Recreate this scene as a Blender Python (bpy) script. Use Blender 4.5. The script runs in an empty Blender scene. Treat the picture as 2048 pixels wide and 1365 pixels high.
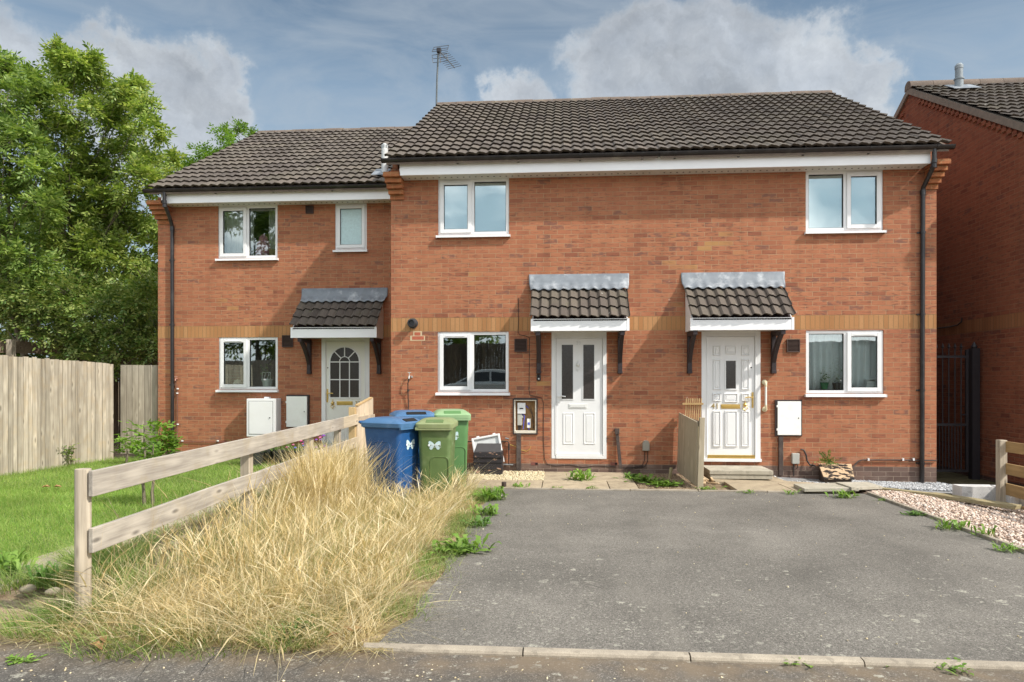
import bpy, bmesh, math, random
import numpy as np
from mathutils import Vector, Matrix
R = math.radians
rnd = random.Random(11)
rng = np.random.default_rng(5)
SC = bpy.context.scene
COL = SC.collection

# ------------------------------------------------------------------ survey of the site
# metres; X along the terrace front, Y into the plot, Z up; the front-left corner of the
# projecting pair of houses is the origin.  A survey sheet (2048 x 1365, level line 760)
# is read off into real positions on known planes.
PSI = R(4.29); FL = 1365.0; CAM = Vector((2.858, -11.18, 1.51)); HZ = 760.0
cp, sp = math.cos(PSI), math.sin(PSI)
def AT(px, py, zc):
    t = (px-1024)/FL
    return Vector((CAM.x+(cp*t-sp)*zc, CAM.y+(sp*t+cp)*zc, CAM.z-(py-HZ)*zc/FL))
def W(px, py, Y):
    t = (px-1024)/FL
    zc = (Y-CAM.y)/(sp*t+cp)
    p = AT(px, py, zc)
    return p.x, p.z
def G(px, py, z=0.0):
    zc = FL*(CAM.z-z)/(py-HZ)
    p = AT(px, py, zc)
    return p.x, p.y
def rect(px0, py0, px1, py1, Y):
    pm = (px0+px1)/2; qm = (py0+py1)/2
    return W(px0, qm, Y)[0], W(px1, qm, Y)[0], W(pm, py1, Y)[1], W(pm, py0, Y)[1]
def ss(a, b, x):
    t = min(1.0, max(0.0, (x-a)/(b-a)))
    return t*t*(3-2*t)
def gz(x, y):
    z = -0.12*ss(5.0, 8.5, x)*ss(-1.9, -0.4, y) - 0.08*ss(8.6, 9.2, x)*ss(-1.0, 0.5, y)
    z -= .10*ss(7.2, 8.4, x)*ss(-5.5, -2.6, y)*(1-ss(-1.9, -.4, y))
    return z

# ------------------------------------------------------------------ mesh helper
class MB:
    def __init__(s): s.v = []; s.f = []; s.m = []; s.cur = 0
    def add(s, vs, fs):
        o = len(s.v)
        s.v += [tuple(v) for v in vs]
        s.f += [tuple(i+o for i in f) for f in fs]
        s.m += [s.cur]*len(fs)
        return s
    def box(s, x0, x1, y0, y1, z0, z1):
        return s.add([(x0,y0,z0),(x1,y0,z0),(x1,y1,z0),(x0,y1,z0),(x0,y0,z1),(x1,y0,z1),(x1,y1,z1),(x0,y1,z1)],
                     [(0,3,2,1),(4,5,6,7),(0,1,5,4),(1,2,6,5),(2,3,7,6),(3,0,4,7)])
    def hexa(s, b, t):
        return s.add(list(b)+list(t), [(0,3,2,1),(4,5,6,7),(0,1,5,4),(1,2,6,5),(2,3,7,6),(3,0,4,7)])
    def bar(s, p0, p1, w, h, up=(0,0,1)):
        p0 = Vector(p0); p1 = Vector(p1); d = (p1-p0).normalized(); up = Vector(up)
        a = d.cross(up)
        if a.length < 1e-4: a = d.cross(Vector((1,0,0)))
        a.normalize(); b = a.cross(d).normalized()
        a *= w/2; b *= h/2
        c = [p0-a-b, p0+a-b, p0+a+b, p0-a+b]; e = [p1-a-b, p1+a-b, p1+a+b, p1-a+b]
        return s.add(c+e, [(0,1,2,3),(7,6,5,4),(0,4,5,1),(1,5,6,2),(2,6,7,3),(3,7,4,0)])
    def tube(s, pts, r, n=8, cap=True):
        pts = [Vector(p) for p in pts]; k = len(pts)
        rs = r if isinstance(r, (list, tuple)) else [r]*k
        vs = []; fs = []
        prev = None
        for i, p in enumerate(pts):
            d = (pts[min(i+1,k-1)]-pts[max(i-1,0)]).normalized()
            if prev is None:
                a = d.cross(Vector((0,0,1)))
                if a.length < 1e-3: a = d.cross(Vector((1,0,0)))
            else:
                a = prev - d*prev.dot(d)
            a.normalize(); prev = a; b = d.cross(a)
            for j in range(n):
                an = 2*math.pi*j/n
                vs.append(p + (a*math.cos(an)+b*math.sin(an))*rs[i])
        for i in range(k-1):
            for j in range(n):
                fs.append((i*n+j, i*n+(j+1)%n, (i+1)*n+(j+1)%n, (i+1)*n+j))
        if cap:
            fs.append(tuple(range(n))[::-1]); fs.append(tuple((k-1)*n+j for j in range(n)))
        return s.add(vs, fs)
    def prism(s, poly, axis, a0, a1):
        n = len(poly)
        def m(p, a):
            if axis == 'y': return (p[0], a, p[1])
            if axis == 'x': return (a, p[0], p[1])
            return (p[0], p[1], a)
        vs = [m(p, a0) for p in poly]+[m(p, a1) for p in poly]
        fs = [tuple(range(n)), tuple(range(2*n-1, n-1, -1))]
        fs += [(i, i+n, (i+1) % n+n, (i+1) % n) for i in range(n)]
        return s.add(vs, fs)
    def lathe(s, prof, c, n=16, axis='z'):
        vs = []; fs = []; k = len(prof)
        for (r, h) in prof:
            for j in range(n):
                a = 2*math.pi*j/n
                if axis == 'z': vs.append((c[0]+r*math.cos(a), c[1]+r*math.sin(a), c[2]+h))
                elif axis == 'y': vs.append((c[0]+r*math.cos(a), c[1]+h, c[2]+r*math.sin(a)))
                else: vs.append((c[0]+h, c[1]+r*math.cos(a), c[2]+r*math.sin(a)))
        for i in range(k-1):
            for j in range(n):
                fs.append((i*n+j, i*n+(j+1) % n, (i+1)*n+(j+1) % n, (i+1)*n+j))
        fs.append(tuple(range(n))[::-1]); fs.append(tuple((k-1)*n+j for j in range(n)))
        return s.add(vs, fs)
    def build(s, name, mats, parent=None, local=False, bevel=0, smooth=False, label=None, recalc=True):
        me = bpy.data.meshes.new(name)
        me.from_pydata(s.v, [], s.f)
        if not isinstance(mats, (list, tuple)): mats = [mats]
        for m in mats: me.materials.append(m)
        if len(mats) > 1: me.polygons.foreach_set('material_index', s.m)
        if recalc:
            bm = bmesh.new(); bm.from_mesh(me)
            bmesh.ops.recalc_face_normals(bm, faces=bm.faces)
            bm.to_mesh(me); bm.free()
        o = bpy.data.objects.new(name, me); COL.objects.link(o)
        if parent is not None:
            o.parent = parent
            if not local:
                q = wloc(parent)
                me.transform(Matrix.Translation(-q))
        if smooth:
            me.polygons.foreach_set('use_smooth', [True]*len(me.polygons))
            if smooth is not True:
                me.set_sharp_from_angle(angle=R(smooth))
        if bevel:
            b = o.modifiers.new('bevel', 'BEVEL'); b.width = bevel; b.segments = 2
            b.limit_method = 'ANGLE'; b.angle_limit = R(40)
        if label: o['label'] = label
        me.update()
        return o
def wloc(o):
    q = Vector((0,0,0))
    while o is not None:
        q += o.location; o = o.parent
    return q
def np_obj(name, V, F, mat, parent=None, smooth=False):
    V = np.asarray(V, dtype=np.float32); F = np.asarray(F, dtype=np.int32)
    if parent is not None:
        V = V - np.array(wloc(parent), dtype=np.float32)
    k = F.shape[1]; me = bpy.data.meshes.new(name)
    me.vertices.add(len(V)); me.vertices.foreach_set('co', V.ravel())
    me.loops.add(F.size); me.loops.foreach_set('vertex_index', F.ravel())
    me.polygons.add(len(F)); me.polygons.foreach_set('loop_start', np.arange(0, F.size, k, dtype=np.int32))
    if smooth: me.polygons.foreach_set('use_smooth', np.ones(len(F), dtype=bool))
    me.update(calc_edges=True); me.validate()
    for m in (mat if isinstance(mat, (list, tuple)) else [mat]): me.materials.append(m)
    o = bpy.data.objects.new(name, me); COL.objects.link(o)
    if parent is not None: o.parent = parent
    return o
def thing(name, loc, label, cat, group=None, rz=0.0):
    o = bpy.data.objects.new(name, None); COL.objects.link(o)
    o.empty_display_size = 0.1
    o.location = loc; o.rotation_euler = (0, 0, rz)
    return tag(o, label, cat, group)
def tag(o, label=None, cat=None, group=None, kind=None):
    if label: o['label'] = label
    if cat: o['category'] = cat
    if group: o['group'] = group
    if kind: o['kind'] = kind
    return o
def copy_tree(o, parent=None):
    c = o.copy(); COL.objects.link(c)
    if parent is not None: c.parent = parent
    for ch in [x for x in bpy.data.objects if x.parent == o]:
        copy_tree(ch, c)
    return c
def text_part(name, body, size, depth, mat, parent, M):
    cu = bpy.data.curves.new('t', 'FONT'); cu.body = body; cu.size = size; cu.extrude = depth
    cu.align_x = 'CENTER'; cu.align_y = 'CENTER'; cu.resolution_u = 3
    t = bpy.data.objects.new('t', cu); COL.objects.link(t)
    dg = bpy.context.evaluated_depsgraph_get()
    me = bpy.data.meshes.new_from_object(t.evaluated_get(dg))
    bpy.data.objects.remove(t); bpy.data.curves.remove(cu)
    me.name = name; me.materials.clear(); me.materials.append(mat)
    me.transform(M)
    o = bpy.data.objects.new(name, me); COL.objects.link(o); o.parent = parent
    return o

# ------------------------------------------------------------------ materials
def new_mat(name):
    m = bpy.data.materials.new(name); m.use_nodes = True
    nt = m.node_tree; nt.nodes.clear()
    out = nt.nodes.new('ShaderNodeOutputMaterial')
    return m, nt, out
class NB:
    def __init__(s, nt): s.nt = nt
    def n(s, t, props=None, **ins):
        nd = s.nt.nodes.new('ShaderNode'+t)
        for k, v in (props or {}).items(): setattr(nd, k, v)
        for k, v in ins.items():
            key = k.replace('_', ' ')
            if key not in nd.inputs: key = int(k[1:])
            if isinstance(v, bpy.types.NodeSocket): s.nt.links.new(v, nd.inputs[key])
            else: nd.inputs[key].default_value = v
        return nd
    def math(s, op, a, b=0.0, c=None, clamp=False):
        nd = s.nt.nodes.new('ShaderNodeMath'); nd.operation = op; nd.use_clamp = clamp
        for i, v in enumerate((a, b, c)):
            if v is None: continue
            if isinstance(v, bpy.types.NodeSocket): s.nt.links.new(v, nd.inputs[i])
            else: nd.inputs[i].default_value = v
        return nd.outputs[0]
    def mix(s, fac, a, b, blend='MIX'):
        nd = s.nt.nodes.new('ShaderNodeMix'); nd.data_type = 'RGBA'; nd.blend_type = blend
        for i, v in ((0, fac), (6, a), (7, b)):
            if isinstance(v, bpy.types.NodeSocket): s.nt.links.new(v, nd.inputs[i])
            else: nd.inputs[i].default_value = (v if i == 0 else c4(v))
        return nd.outputs[2]
    def ramp(s, fac, stops, interp='LINEAR'):
        nd = s.nt.nodes.new('ShaderNodeValToRGB'); cr = nd.color_ramp; cr.interpolation = interp
        while len(cr.elements) < len(stops): cr.elements.new(0.5)
        for e, (p, c) in zip(cr.elements, stops): e.position = p; e.color = c4(c)
        s.nt.links.new(fac, nd.inputs[0])
        return nd.outputs[0]
    def rng(s, v, a, b, c=0.0, d=1.0, smooth=False):
        nd = s.nt.nodes.new('ShaderNodeMapRange')
        if smooth: nd.interpolation_type = 'SMOOTHSTEP'
        s.nt.links.new(v, nd.inputs[0])
        for i, x in enumerate((a, b, c, d)): nd.inputs[i+1].default_value = x
        return nd.outputs[0]
    def noise(s, vec, scale, detail=3.0, rough=0.55, dist=0.0):
        return s.n('TexNoise', Vector=vec, Scale=scale, Detail=detail, Roughness=rough, Distortion=dist).outputs[0]
    def scalev(s, vec, sc):
        nd = s.nt.nodes.new('ShaderNodeVectorMath'); nd.operation = 'MULTIPLY'
        s.nt.links.new(vec, nd.inputs[0]); nd.inputs[1].default_value = sc
        return nd.outputs[0]
def c4(c):
    if isinstance(c, (int, float)): return (c, c, c, 1)
    return tuple(c) if len(c) == 4 else (c[0], c[1], c[2], 1)
def simple(name, col, rough=0.5, var=0.12, scale=14.0, bump=0.0, bscale=60.0, island=0.0, metal=0.0,
           dirt=None, dirt_amt=0.0, dirt_scale=4.0, spec=0.5, fine=0.0):
    m, nt, out = new_mat(name); b = NB(nt)
    co = b.n('TexCoord').outputs['Object']
    nz = b.noise(co, scale, 4)
    f = b.rng(nz, 0.25, 0.75, 1-var, 1+var)
    if island:
        ri = b.n('NewGeometry').outputs['Random Per Island']
        f = b.math('MULTIPLY', f, b.rng(ri, 0, 1, 1-island, 1+island))
    if fine:
        f = b.math('MULTIPLY', f, b.rng(b.noise(co, 400, 2), 0.3, 0.7, 1-fine, 1+fine))
    c = b.mix(1.0, c4(col), f, 'MULTIPLY')
    nd = b.nt.nodes[-1]
    if dirt:
        dm = b.rng(b.noise(co, dirt_scale, 5, 0.65), 0.52, 0.72, 0, dirt_amt)
        c = b.mix(dm, c, dirt)
    p = b.n('BsdfPrincipled', Base_Color=c, Roughness=rough, Metallic=metal)
    p.inputs['Specular IOR Level'].default_value = spec
    if bump:
        bp = b.n('Bump', Height=b.noise(co, bscale, 3), Strength=bump, Distance=0.01)
        nt.links.new(bp.outputs[0], p.inputs['Normal'])
    nt.links.new(p.outputs[0], out.inputs[0])
    return m
def wood(name, c1, c2, axis='z', rough=0.75, island=0.18, stain=None, stain_amt=0.0, grain=1.0):
    m, nt, out = new_mat(name); b = NB(nt)
    co = b.n('TexCoord').outputs['Object']
    ri = b.n('NewGeometry').outputs['Random Per Island']
    off = b.n('CombineXYZ', X=b.math('MULTIPLY', ri, 37.0), Y=b.math('MULTIPLY', ri, 11.0), Z=b.math('MULTIPLY', ri, 23.0)).outputs[0]
    va = b.n('VectorMath', {'operation': 'ADD'}, i0=co, i1=off).outputs[0]
    hi, lo = 48.0*grain, 1.6*grain
    sc = {'x': (lo, hi, hi), 'y': (hi, lo, hi), 'z': (hi, hi, lo)}[axis]
    g1 = b.noise(b.scalev(va, sc), 1.0, 4, 0.6, 0.6)
    g2 = b.noise(va, 3.0, 3)
    g3 = b.noise(b.scalev(va, tuple(k*.22 for k in sc)), 1.0, 4, .65, 1.2)
    f = b.math('ADD', b.math('MULTIPLY', g1, 0.45), b.math('ADD', b.math('MULTIPLY', g2, 0.20), b.math('MULTIPLY', g3, .35)))
    c = b.ramp(f, [(0.36, c2), (0.5, [(x+y)/2 for x, y in zip(c1, c2)]), (0.62, c1)])
    kn = b.n('TexVoronoi', {'feature': 'F1'}, Vector=b.scalev(va, {'x': (2.5, 8, 8), 'y': (8, 2.5, 8), 'z': (8, 8, 2.5)}[axis]), Scale=1.0).outputs['Distance']
    c = b.mix(b.rng(kn, 0.42, 0.20, 0, 0.5), c, [min(.75, x*1.18) for x in c1])
    c = b.mix(b.rng(kn, 0.16, 0.06, 0, 0.75), c, [x*0.4 for x in c2])
    if stain:
        c = b.mix(b.rng(b.noise(va, 5.0, 4), 0.5, 0.7, 0, stain_amt), c, stain)
    c = b.mix(1.0, c, b.rng(ri, 0, 1, 1-island, 1+island), 'MULTIPLY')
    p = b.n('BsdfPrincipled', Base_Color=c, Roughness=rough)
    p.inputs['Specular IOR Level'].default_value = 0.25
    bp = b.n('Bump', Height=g1, Strength=0.35, Distance=0.004)
    nt.links.new(bp.outputs[0], p.inputs['Normal'])
    nt.links.new(p.outputs[0], out.inputs[0])
    return m
def brick(name, axis, plinth=None, band=None, tint=(1, 1, 1), zoff=0.0, xoff=0.0, patches=True):
    m, nt, out = new_mat(name); b = NB(nt)
    pos = b.n('NewGeometry').outputs['Position']
    s = b.n('SeparateXYZ', Vector=pos)
    u = s.outputs[0] if axis == 'x' else s.outputs[1]
    z = s.outputs[2]
    u = b.math('ADD', u, 50.0+xoff); zz = b.math('ADD', z, 3.0+zoff)
    vec = b.n('CombineXYZ', X=u, Y=zz, Z=0.0).outputs[0]
    def bt(v, w, h):
        return b.n('TexBrick', {'offset': 0.5, 'offset_frequency': 2}, Vector=v, Color1=c4(0), Color2=c4(1), Mortar=c4(0.5),
                   Scale=1.0, Mortar_Size=0.0040, Mortar_Smooth=0.5, Bias=0.0, Brick_Width=w, Row_Height=h)
    B = bt(vec, 0.225, 0.075)
    tv = B.outputs['Color']; mort = B.outputs['Fac']
    cr = b.ramp(tv, [(0.0, (.30, .108, .064)), (0.06, (.385, .145, .08)), (0.3, (.42, .162, .088)), (0.6, (.445, .176, .095)), (0.85, (.47, .193, .104)), (1.0, (.43, .163, .09))])
    # dragged dark fire marks
    st = b.noise(b.scalev(vec, (7.5, 38, 1)), 1.0, 4, 0.62)
    big = b.noise(vec, 1.1, 3)
    mk = b.math('MULTIPLY', b.rng(st, 0.52, 0.63, 0, 1, True), b.rng(big, 0.38, 0.62, 0.45, 1.0))
    cr = b.mix(b.math('MULTIPLY', mk, 0.78), cr, (.15, .07, .052))
    cr = b.mix(b.rng(b.noise(vec, 9, 3), 0.55, 0.75, 0, 0.35), cr, (.52, .25, .14))
    smo = b.math('MULTIPLY', b.math('GREATER_THAN', b.math('FRACT', b.math('MULTIPLY', tv, 13.7)), 0.955), b.rng(b.noise(b.scalev(vec, (9, 22, 1)), 1.0, 3), .42, .56, 0, .75, True))
    cr = b.mix(smo, cr, (.20, .10, .08))
    if patches:      # odd buff bricks and pale spots
        pb = b.math('MULTIPLY', b.rng(b.noise(vec, 0.55, 2), 0.60, 0.70, 0, 1), b.math('GREATER_THAN', b.math('FRACT', b.math('MULTIPLY', tv, 7.31)), 0.9))
        cr = b.mix(b.math('MULTIPLY', pb, 0.8), cr, (.50, .285, .115))
        ps = b.n('TexVoronoi', Vector=vec, Scale=7.0)
        sel = b.math('GREATER_THAN', b.n('SeparateColor', Color=ps.outputs['Color']).outputs[0], 0.93)
        cr = b.mix(b.math('MULTIPLY', sel, b.rng(ps.outputs['Distance'], 0.05, 0.14, 0.5, 0)), cr, (.62, .5, .42))
    mo = b.mix(b.rng(b.noise(vec, 3, 3), 0.35, 0.65), (.40, .265, .155), (.56, .40, .25))
    col = b.mix(mort, cr, mo)
    hgt = b.math('SUBTRACT', b.math('MULTIPLY', b.noise(b.scalev(vec, (22, 60, 1)), 1.0, 4), 0.45), mort)
    if band:
        z0, z1, tall = band
        v2 = b.n('CombineXYZ', X=b.math('ADD', zz, -(z0+3.0+zoff)+4*(z1-z0+0.0)), Y=u, Z=0.0).outputs[0]
        B2 = b.n('TexBrick', {'offset': 0.0, 'offset_frequency': 2}, Vector=v2, Color1=c4(0), Color2=c4(1), Mortar=c4(0.5), Scale=1.0,
                 Mortar_Size=0.0052, Mortar_Smooth=0.35, Bias=0.0, Brick_Width=(z1-z0), Row_Height=0.075)
        cb = b.ramp(B2.outputs['Color'], [(0, (.43, .205, .088)), (0.5, (.47, .235, .105)), (1, (.52, .275, .13))])
        cb = b.mix(b.rng(b.noise(vec, 40, 3), 0.5, 0.75, 0, 0.4), cb, (.36, .18, .06))
        cb = b.mix(B2.outputs['Fac'], cb, (.30, .19, .09))
        inb = b.math('MULTIPLY', b.math('GREATER_THAN', z, z0), b.math('LESS_THAN', z, z1))
        col = b.mix(inb, col, cb)
        hgt = b.math('ADD', b.math('MULTIPLY', hgt, b.math('SUBTRACT', 1.0, inb)), b.math('MULTIPLY', inb, b.math('MULTIPLY', B2.outputs['Fac'], -1.0)))
    if plinth is not None:
        cpn = b.ramp(tv, [(0, (.125, .08, .068)), (0.6, (.18, .118, .10)), (1, (.22, .14, .115))])
        cpn = b.mix(b.math('MULTIPLY', mort, 0.95), cpn, (.42, .33, .26))
        cpn = b.mix(b.rng(b.noise(vec, 6, 4), 0.5, 0.75, 0, 0.5), cpn, (.20, .15, .13))
        inp = b.math('LESS_THAN', z, plinth)
        col = b.mix(inp, col, cpn)
    salt = b.math('MULTIPLY', b.rng(z, .9, .1, 0, 1), b.rng(b.noise(b.scalev(vec, (2.5, 5, 1)), 1.0, 5, .65), .52, .72, 0, .28))
    col = b.mix(salt, col, (.52, .42, .36))
    stk = b.rng(b.noise(b.scalev(vec, (6, .5, 1)), 1.0, 4), .5, .75, 1.0, .84)
    col = b.mix(1.0, col, stk, 'MULTIPLY')
    wea = b.rng(b.noise(vec, 0.45, 4), 0.3, 0.7, 0.90, 1.08)
    col = b.mix(1.0, col, wea, 'MULTIPLY')
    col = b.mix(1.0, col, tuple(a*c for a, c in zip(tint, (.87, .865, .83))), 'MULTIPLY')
    p = b.n('BsdfPrincipled', Base_Color=col, Roughness=0.85)
    p.inputs['Specular IOR Level'].default_value = 0.25
    bp = b.n('Bump', Height=hgt, Strength=0.7, Distance=0.006)
    nt.links.new(bp.outputs[0], p.inputs['Normal'])
    nt.links.new(p.outputs[0], out.inputs[0])
    return m
def tiles_mat(name):
    m, nt, out = new_mat(name); b = NB(nt)
    pos = b.n('NewGeometry').outputs['Position']; ri = b.n('NewGeometry').outputs['Random Per Island']
    c = b.ramp(ri, [(0, (.078, .063, .053)), (0.4, (.102, .083, .070)), (0.75, (.116, .096, .080)), (1, (.134, .108, .088))])
    big = b.noise(pos, 0.9, 4)
    c = b.mix(b.rng(big, 0.45, 0.7, 0, 0.45), c, (.135, .118, .085))
    gr = b.noise(pos, 160, 2)
    c = b.mix(1.0, c, b.rng(gr, 0.3, 0.7, 0.78, 1.2), 'MULTIPLY')
    lich = b.n('TexVoronoi', Vector=pos, Scale=5.5)
    sel = b.math('GREATER_THAN', b.n('SeparateColor', Color=lich.outputs['Color']).outputs[1], 0.60)
    c = b.mix(b.math('MULTIPLY', sel, b.rng(lich.outputs['Distance'], 0.04, 0.11, 0.75, 0)), c, (.48, .46, .40))
    ms = b.noise(pos, 6, 5, 0.7)
    c = b.mix(b.rng(ms, 0.58, 0.72, 0, 0.5), c, (.10, .10, .045))
    p = b.n('BsdfPrincipled', Base_Color=c, Roughness=0.8)
    p.inputs['Specular IOR Level'].default_value = 0.3
    bp = b.n('Bump', Height=gr, Strength=0.25, Distance=0.004)
    nt.links.new(bp.outputs[0], p.inputs['Normal'])
    nt.links.new(p.outputs[0], out.inputs[0])
    return m
def glass(name, refl=0.3, tint=(.92, .96, .95)):
    m, nt, out = new_mat(name); b = NB(nt)
    co = b.n('TexCoord').outputs['Object']
    tr = b.n('BsdfTransparent', Color=c4(tint))
    bp = b.n('Bump', Height=b.noise(co, 1.6, 1), Strength=0.03, Distance=0.05)
    gl = b.n('BsdfGlossy', Color=c4((.9, .97, .97)), Roughness=0.015, Normal=bp.outputs[0])
    fr = b.n('Fresnel', IOR=1.5).outputs[0]
    f = b.math('ADD', b.math('MULTIPLY', fr, 0.9), refl, clamp=True)
    mx = b.n('MixShader', i0=f, i1=tr.outputs[0], i2=gl.outputs[0])
    nt.links.new(mx.outputs[0], out.inputs[0])
    return m
def leafmat(name, cols, trans=0.35, rough=0.5, spec=0.35, nscale=0.9, nr=(.76, 1.3), alt=None):
    m, nt, out = new_mat(name); b = NB(nt)
    ri = b.n('NewGeometry').outputs['Random Per Island']
    pos = b.n('NewGeometry').outputs['Position']
    k = len(cols)
    c = b.ramp(ri, [(i/(k-1), q) for i, q in enumerate(cols)])
    if alt: c = b.mix(b.rng(b.noise(pos, 2.6, 4), .5, .68, 0, .75), c, alt)
    c = b.mix(1.0, c, b.rng(b.noise(pos, nscale, 3), 0.3, 0.7, *nr), 'MULTIPLY')
    p = b.n('BsdfPrincipled', Base_Color=c, Roughness=rough)
    p.inputs['Specular IOR Level'].default_value = spec
    t = b.n('BsdfTranslucent', Color=b.mix(1.0, c, (1.15, 1.15, .6), 'MULTIPLY'))
    mx = b.n('MixShader', i0=trans, i1=p.outputs[0], i2=t.outputs[0])
    nt.links.new(mx.outputs[0], out.inputs[0])
    return m
SKYC = (0, 0); SKY_FILL = 0.9; SUN_E = 2.0; EXPO = 1.38
BAND = (2.311, 2.536, 0)
M = {}
M['brick_f'] = brick('brick_front', 'x', plinth=0.136, band=BAND, zoff=0.014)
M['brick_s'] = brick('brick_side', 'y', plinth=0.136, band=BAND, zoff=0.014)
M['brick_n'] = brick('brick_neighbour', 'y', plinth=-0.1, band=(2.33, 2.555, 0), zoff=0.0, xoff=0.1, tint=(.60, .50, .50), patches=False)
M['corbel'] = brick('corbel_brick', 'x', zoff=0.014, tint=(1.02, .98, .80), patches=False)
M['red_brick'] = simple('new_red_brick', (.42, .11, .06), .8, .2, 30)
M['tiles'] = tiles_mat('concrete_tiles')
M['ridge'] = simple('ridge_tile', (.135, .10, .078), .85, .2, 9, .3, 90, island=.12, dirt=(.30, .26, .17), dirt_amt=.5)
M['upvc'] = simple('white_upvc', (.77, .77, .77), .32, .04, 3, dirt=(.60, .57, .50), dirt_amt=.25, dirt_scale=2.5)
M['upvc_door'] = simple('white_door_skin', (.77, .77, .77), .35, .03, 3)
M['cream_door'] = simple('off_white_door_skin', (.76, .75, .69), .35, .03, 3)
M['fascia'] = simple('white_fascia_board', (.87, .87, .88), .35, .03, 3)
M['soffit'] = simple('soffit_board', (.62, .61, .58), .5, .08, 6, dirt=(.35, .33, .28), dirt_amt=.4)
M['black_pvc'] = simple('black_gutter_plastic', (.018, .016, .017), .32, .2, 8, dirt=(.09, .085, .08), dirt_amt=.4)
M['lead'] = simple('lead_flashing', (.19, .21, .235), .5, .22, 7, .35, 12, dirt=(.46, .48, .50), dirt_amt=.85, dirt_scale=5)
M['dark_wood'] = simple('dark_stained_timber', (.026, .016, .018), .55, .3, 20, .2, 60)
M['brown_vent'] = simple('brown_vent_plastic', (.06, .032, .024), .6, .15, 20)
M['void'] = simple('dark_void', (.006, .005, .005), .9, 0)
M['brass'] = simple('polished_brass', (.72, .50, .16), .28, .1, 20, metal=.75)
M['chrome'] = simple('satin_metal', (.60, .60, .58), .3, .1, 20, metal=.6)
M['pale_metal'] = simple('pale_letter_plate', (.70, .70, .68), .4, .05, 20)
M['grey_plastic'] = simple('grey_box_plastic', (.42, .42, .38), .5, .08, 9)
M['tan_plastic'] = simple('tan_box_plastic', (.34, .31, .26), .5, .08, 9)
M['meter_white'] = simple('meter_box_white', (.88, .88, .84), .4, .04, 4, dirt=(.55, .52, .45), dirt_amt=.3)
M['meter_frame'] = simple('meter_box_brown_frame', (.035, .022, .02), .55, .2, 12)
M['foam'] = simple('chipped_cream_edge', (.70, .64, .54), .8, .15, 60, .5, 90, dirt=(.25, .15, .08), dirt_amt=.6, dirt_scale=18)
M['backboard'] = simple('brown_backboard', (.30, .17, .07), .8, .25, 10)
M['blue_cable'] = simple('blue_cable', (.06, .09, .55), .5, .1)
M['yellow_cable'] = simple('yellow_cable', (.60, .42, .08), .5, .1)
M['cable'] = simple('dark_cable', (.03, .022, .02), .6, .2)
M['conduit'] = simple('brown_conduit_board', (.065, .045, .038), .7, .35, 16, .2, 40, dirt=(.28, .25, .22), dirt_amt=.25)
M['grab'] = simple('grab_rail_white', (.82, .80, .74), .35, .03)
M['grab_end'] = simple('grab_rail_ivory', (.70, .62, .42), .4, .05)
M['flue_dull'] = simple('flue_dull_grey', (.24, .27, .29), .45, .12, 9)
M['mast'] = simple('dull_mast_steel', (.10, .115, .12), .5, .15, 20)
M['flue'] = simple('flue_grey', (.60, .61, .60), .4, .08, 9)
M['flue_black'] = simple('flue_black', (.03, .03, .033), .35, .1)
M['room'] = simple('room_wall', (.16, .145, .13), .9, .1)
M['glass'] = glass('window_glass', .13)
M['glass_up'] = glass('sky_window_glass', .34)
M['frosted'] = simple('obscured_glass', (.48, .66, .68), .22, .10, 30, .35, 120, spec=.9)
M['dark_glass'] = simple('dark_door_glass', (.045, .04, .038), .12, .25, 40, .15, 80, spec=.8)
M['blind'] = simple('pale_window_blind', (.64, .82, .85), .7, .06, 3)
M['net'] = simple('net_curtain', (.93, .94, .95), .8, .05, 6)
M['curtain'] = simple('cream_curtain', (.56, .52, .47), .85, .12, 6)
M['gold_num'] = simple('brass_numeral', (.42, .30, .10), .4, .1, metal=.4)
M['num_white'] = simple('pale_numeral', (.66, .66, .66), .4, .05)
M['steel'] = simple('galvanised_steel', (.30, .32, .33), .45, .15, 20, metal=.6)
M['alu'] = simple('aerial_rod', (.10, .10, .10), .5, .1, metal=.3)
M['iron'] = simple('black_iron', (.016, .014, .018), .5, .2)

# ------------------------------------------------------------------ house parts
def wall_holes(mb, x0, x1, z0, z1, holes, y, t, rev=0.12):
    xs = sorted({x0, x1, *[h[0] for h in holes], *[h[1] for h in holes]})
    zs = sorted({z0, z1, *[h[2] for h in holes], *[h[3] for h in holes]})
    xs = [x for x in xs if x0 <= x <= x1]; zs = [z for z in zs if z0 <= z <= z1]
    for a, b in zip(xs, xs[1:]):
        for c, d in zip(zs, zs[1:]):
            mx, mz = (a+b)/2, (c+d)/2
            if any(h[0] < mx < h[1] and h[2] < mz < h[3] for h in holes): continue
            mb.add([(a, y, c), (b, y, c), (b, y, d), (a, y, d)], [(0, 1, 2, 3)])
            mb.add([(a, y+t, c), (b, y+t, c), (b, y+t, d), (a, y+t, d)], [(3, 2, 1, 0)])
    for xe in (x0, x1): mb.add([(xe, y, z0), (xe, y+t, z0), (xe, y+t, z1), (xe, y, z1)], [(0, 1, 2, 3)])
    mb.add([(x0, y, z1), (x1, y, z1), (x1, y+t, z1), (x0, y+t, z1)], [(0, 1, 2, 3)])
    for a, b, c, d in holes:
        mb.add([(a, y, c), (b, y, c), (b, y+t, c), (a, y+t, c)], [(0, 3, 2, 1)])
        mb.add([(a, y, d), (b, y, d), (b, y+t, d), (a, y+t, d)], [(0, 1, 2, 3)])
        mb.add([(a, y, c), (a, y, d), (a, y+t, d), (a, y+t, c)], [(0, 3, 2, 1)])
        mb.add([(b, y, c), (b, y, d), (b, y+t, d), (b, y+t, c)], [(0, 1, 2, 3)])

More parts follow.
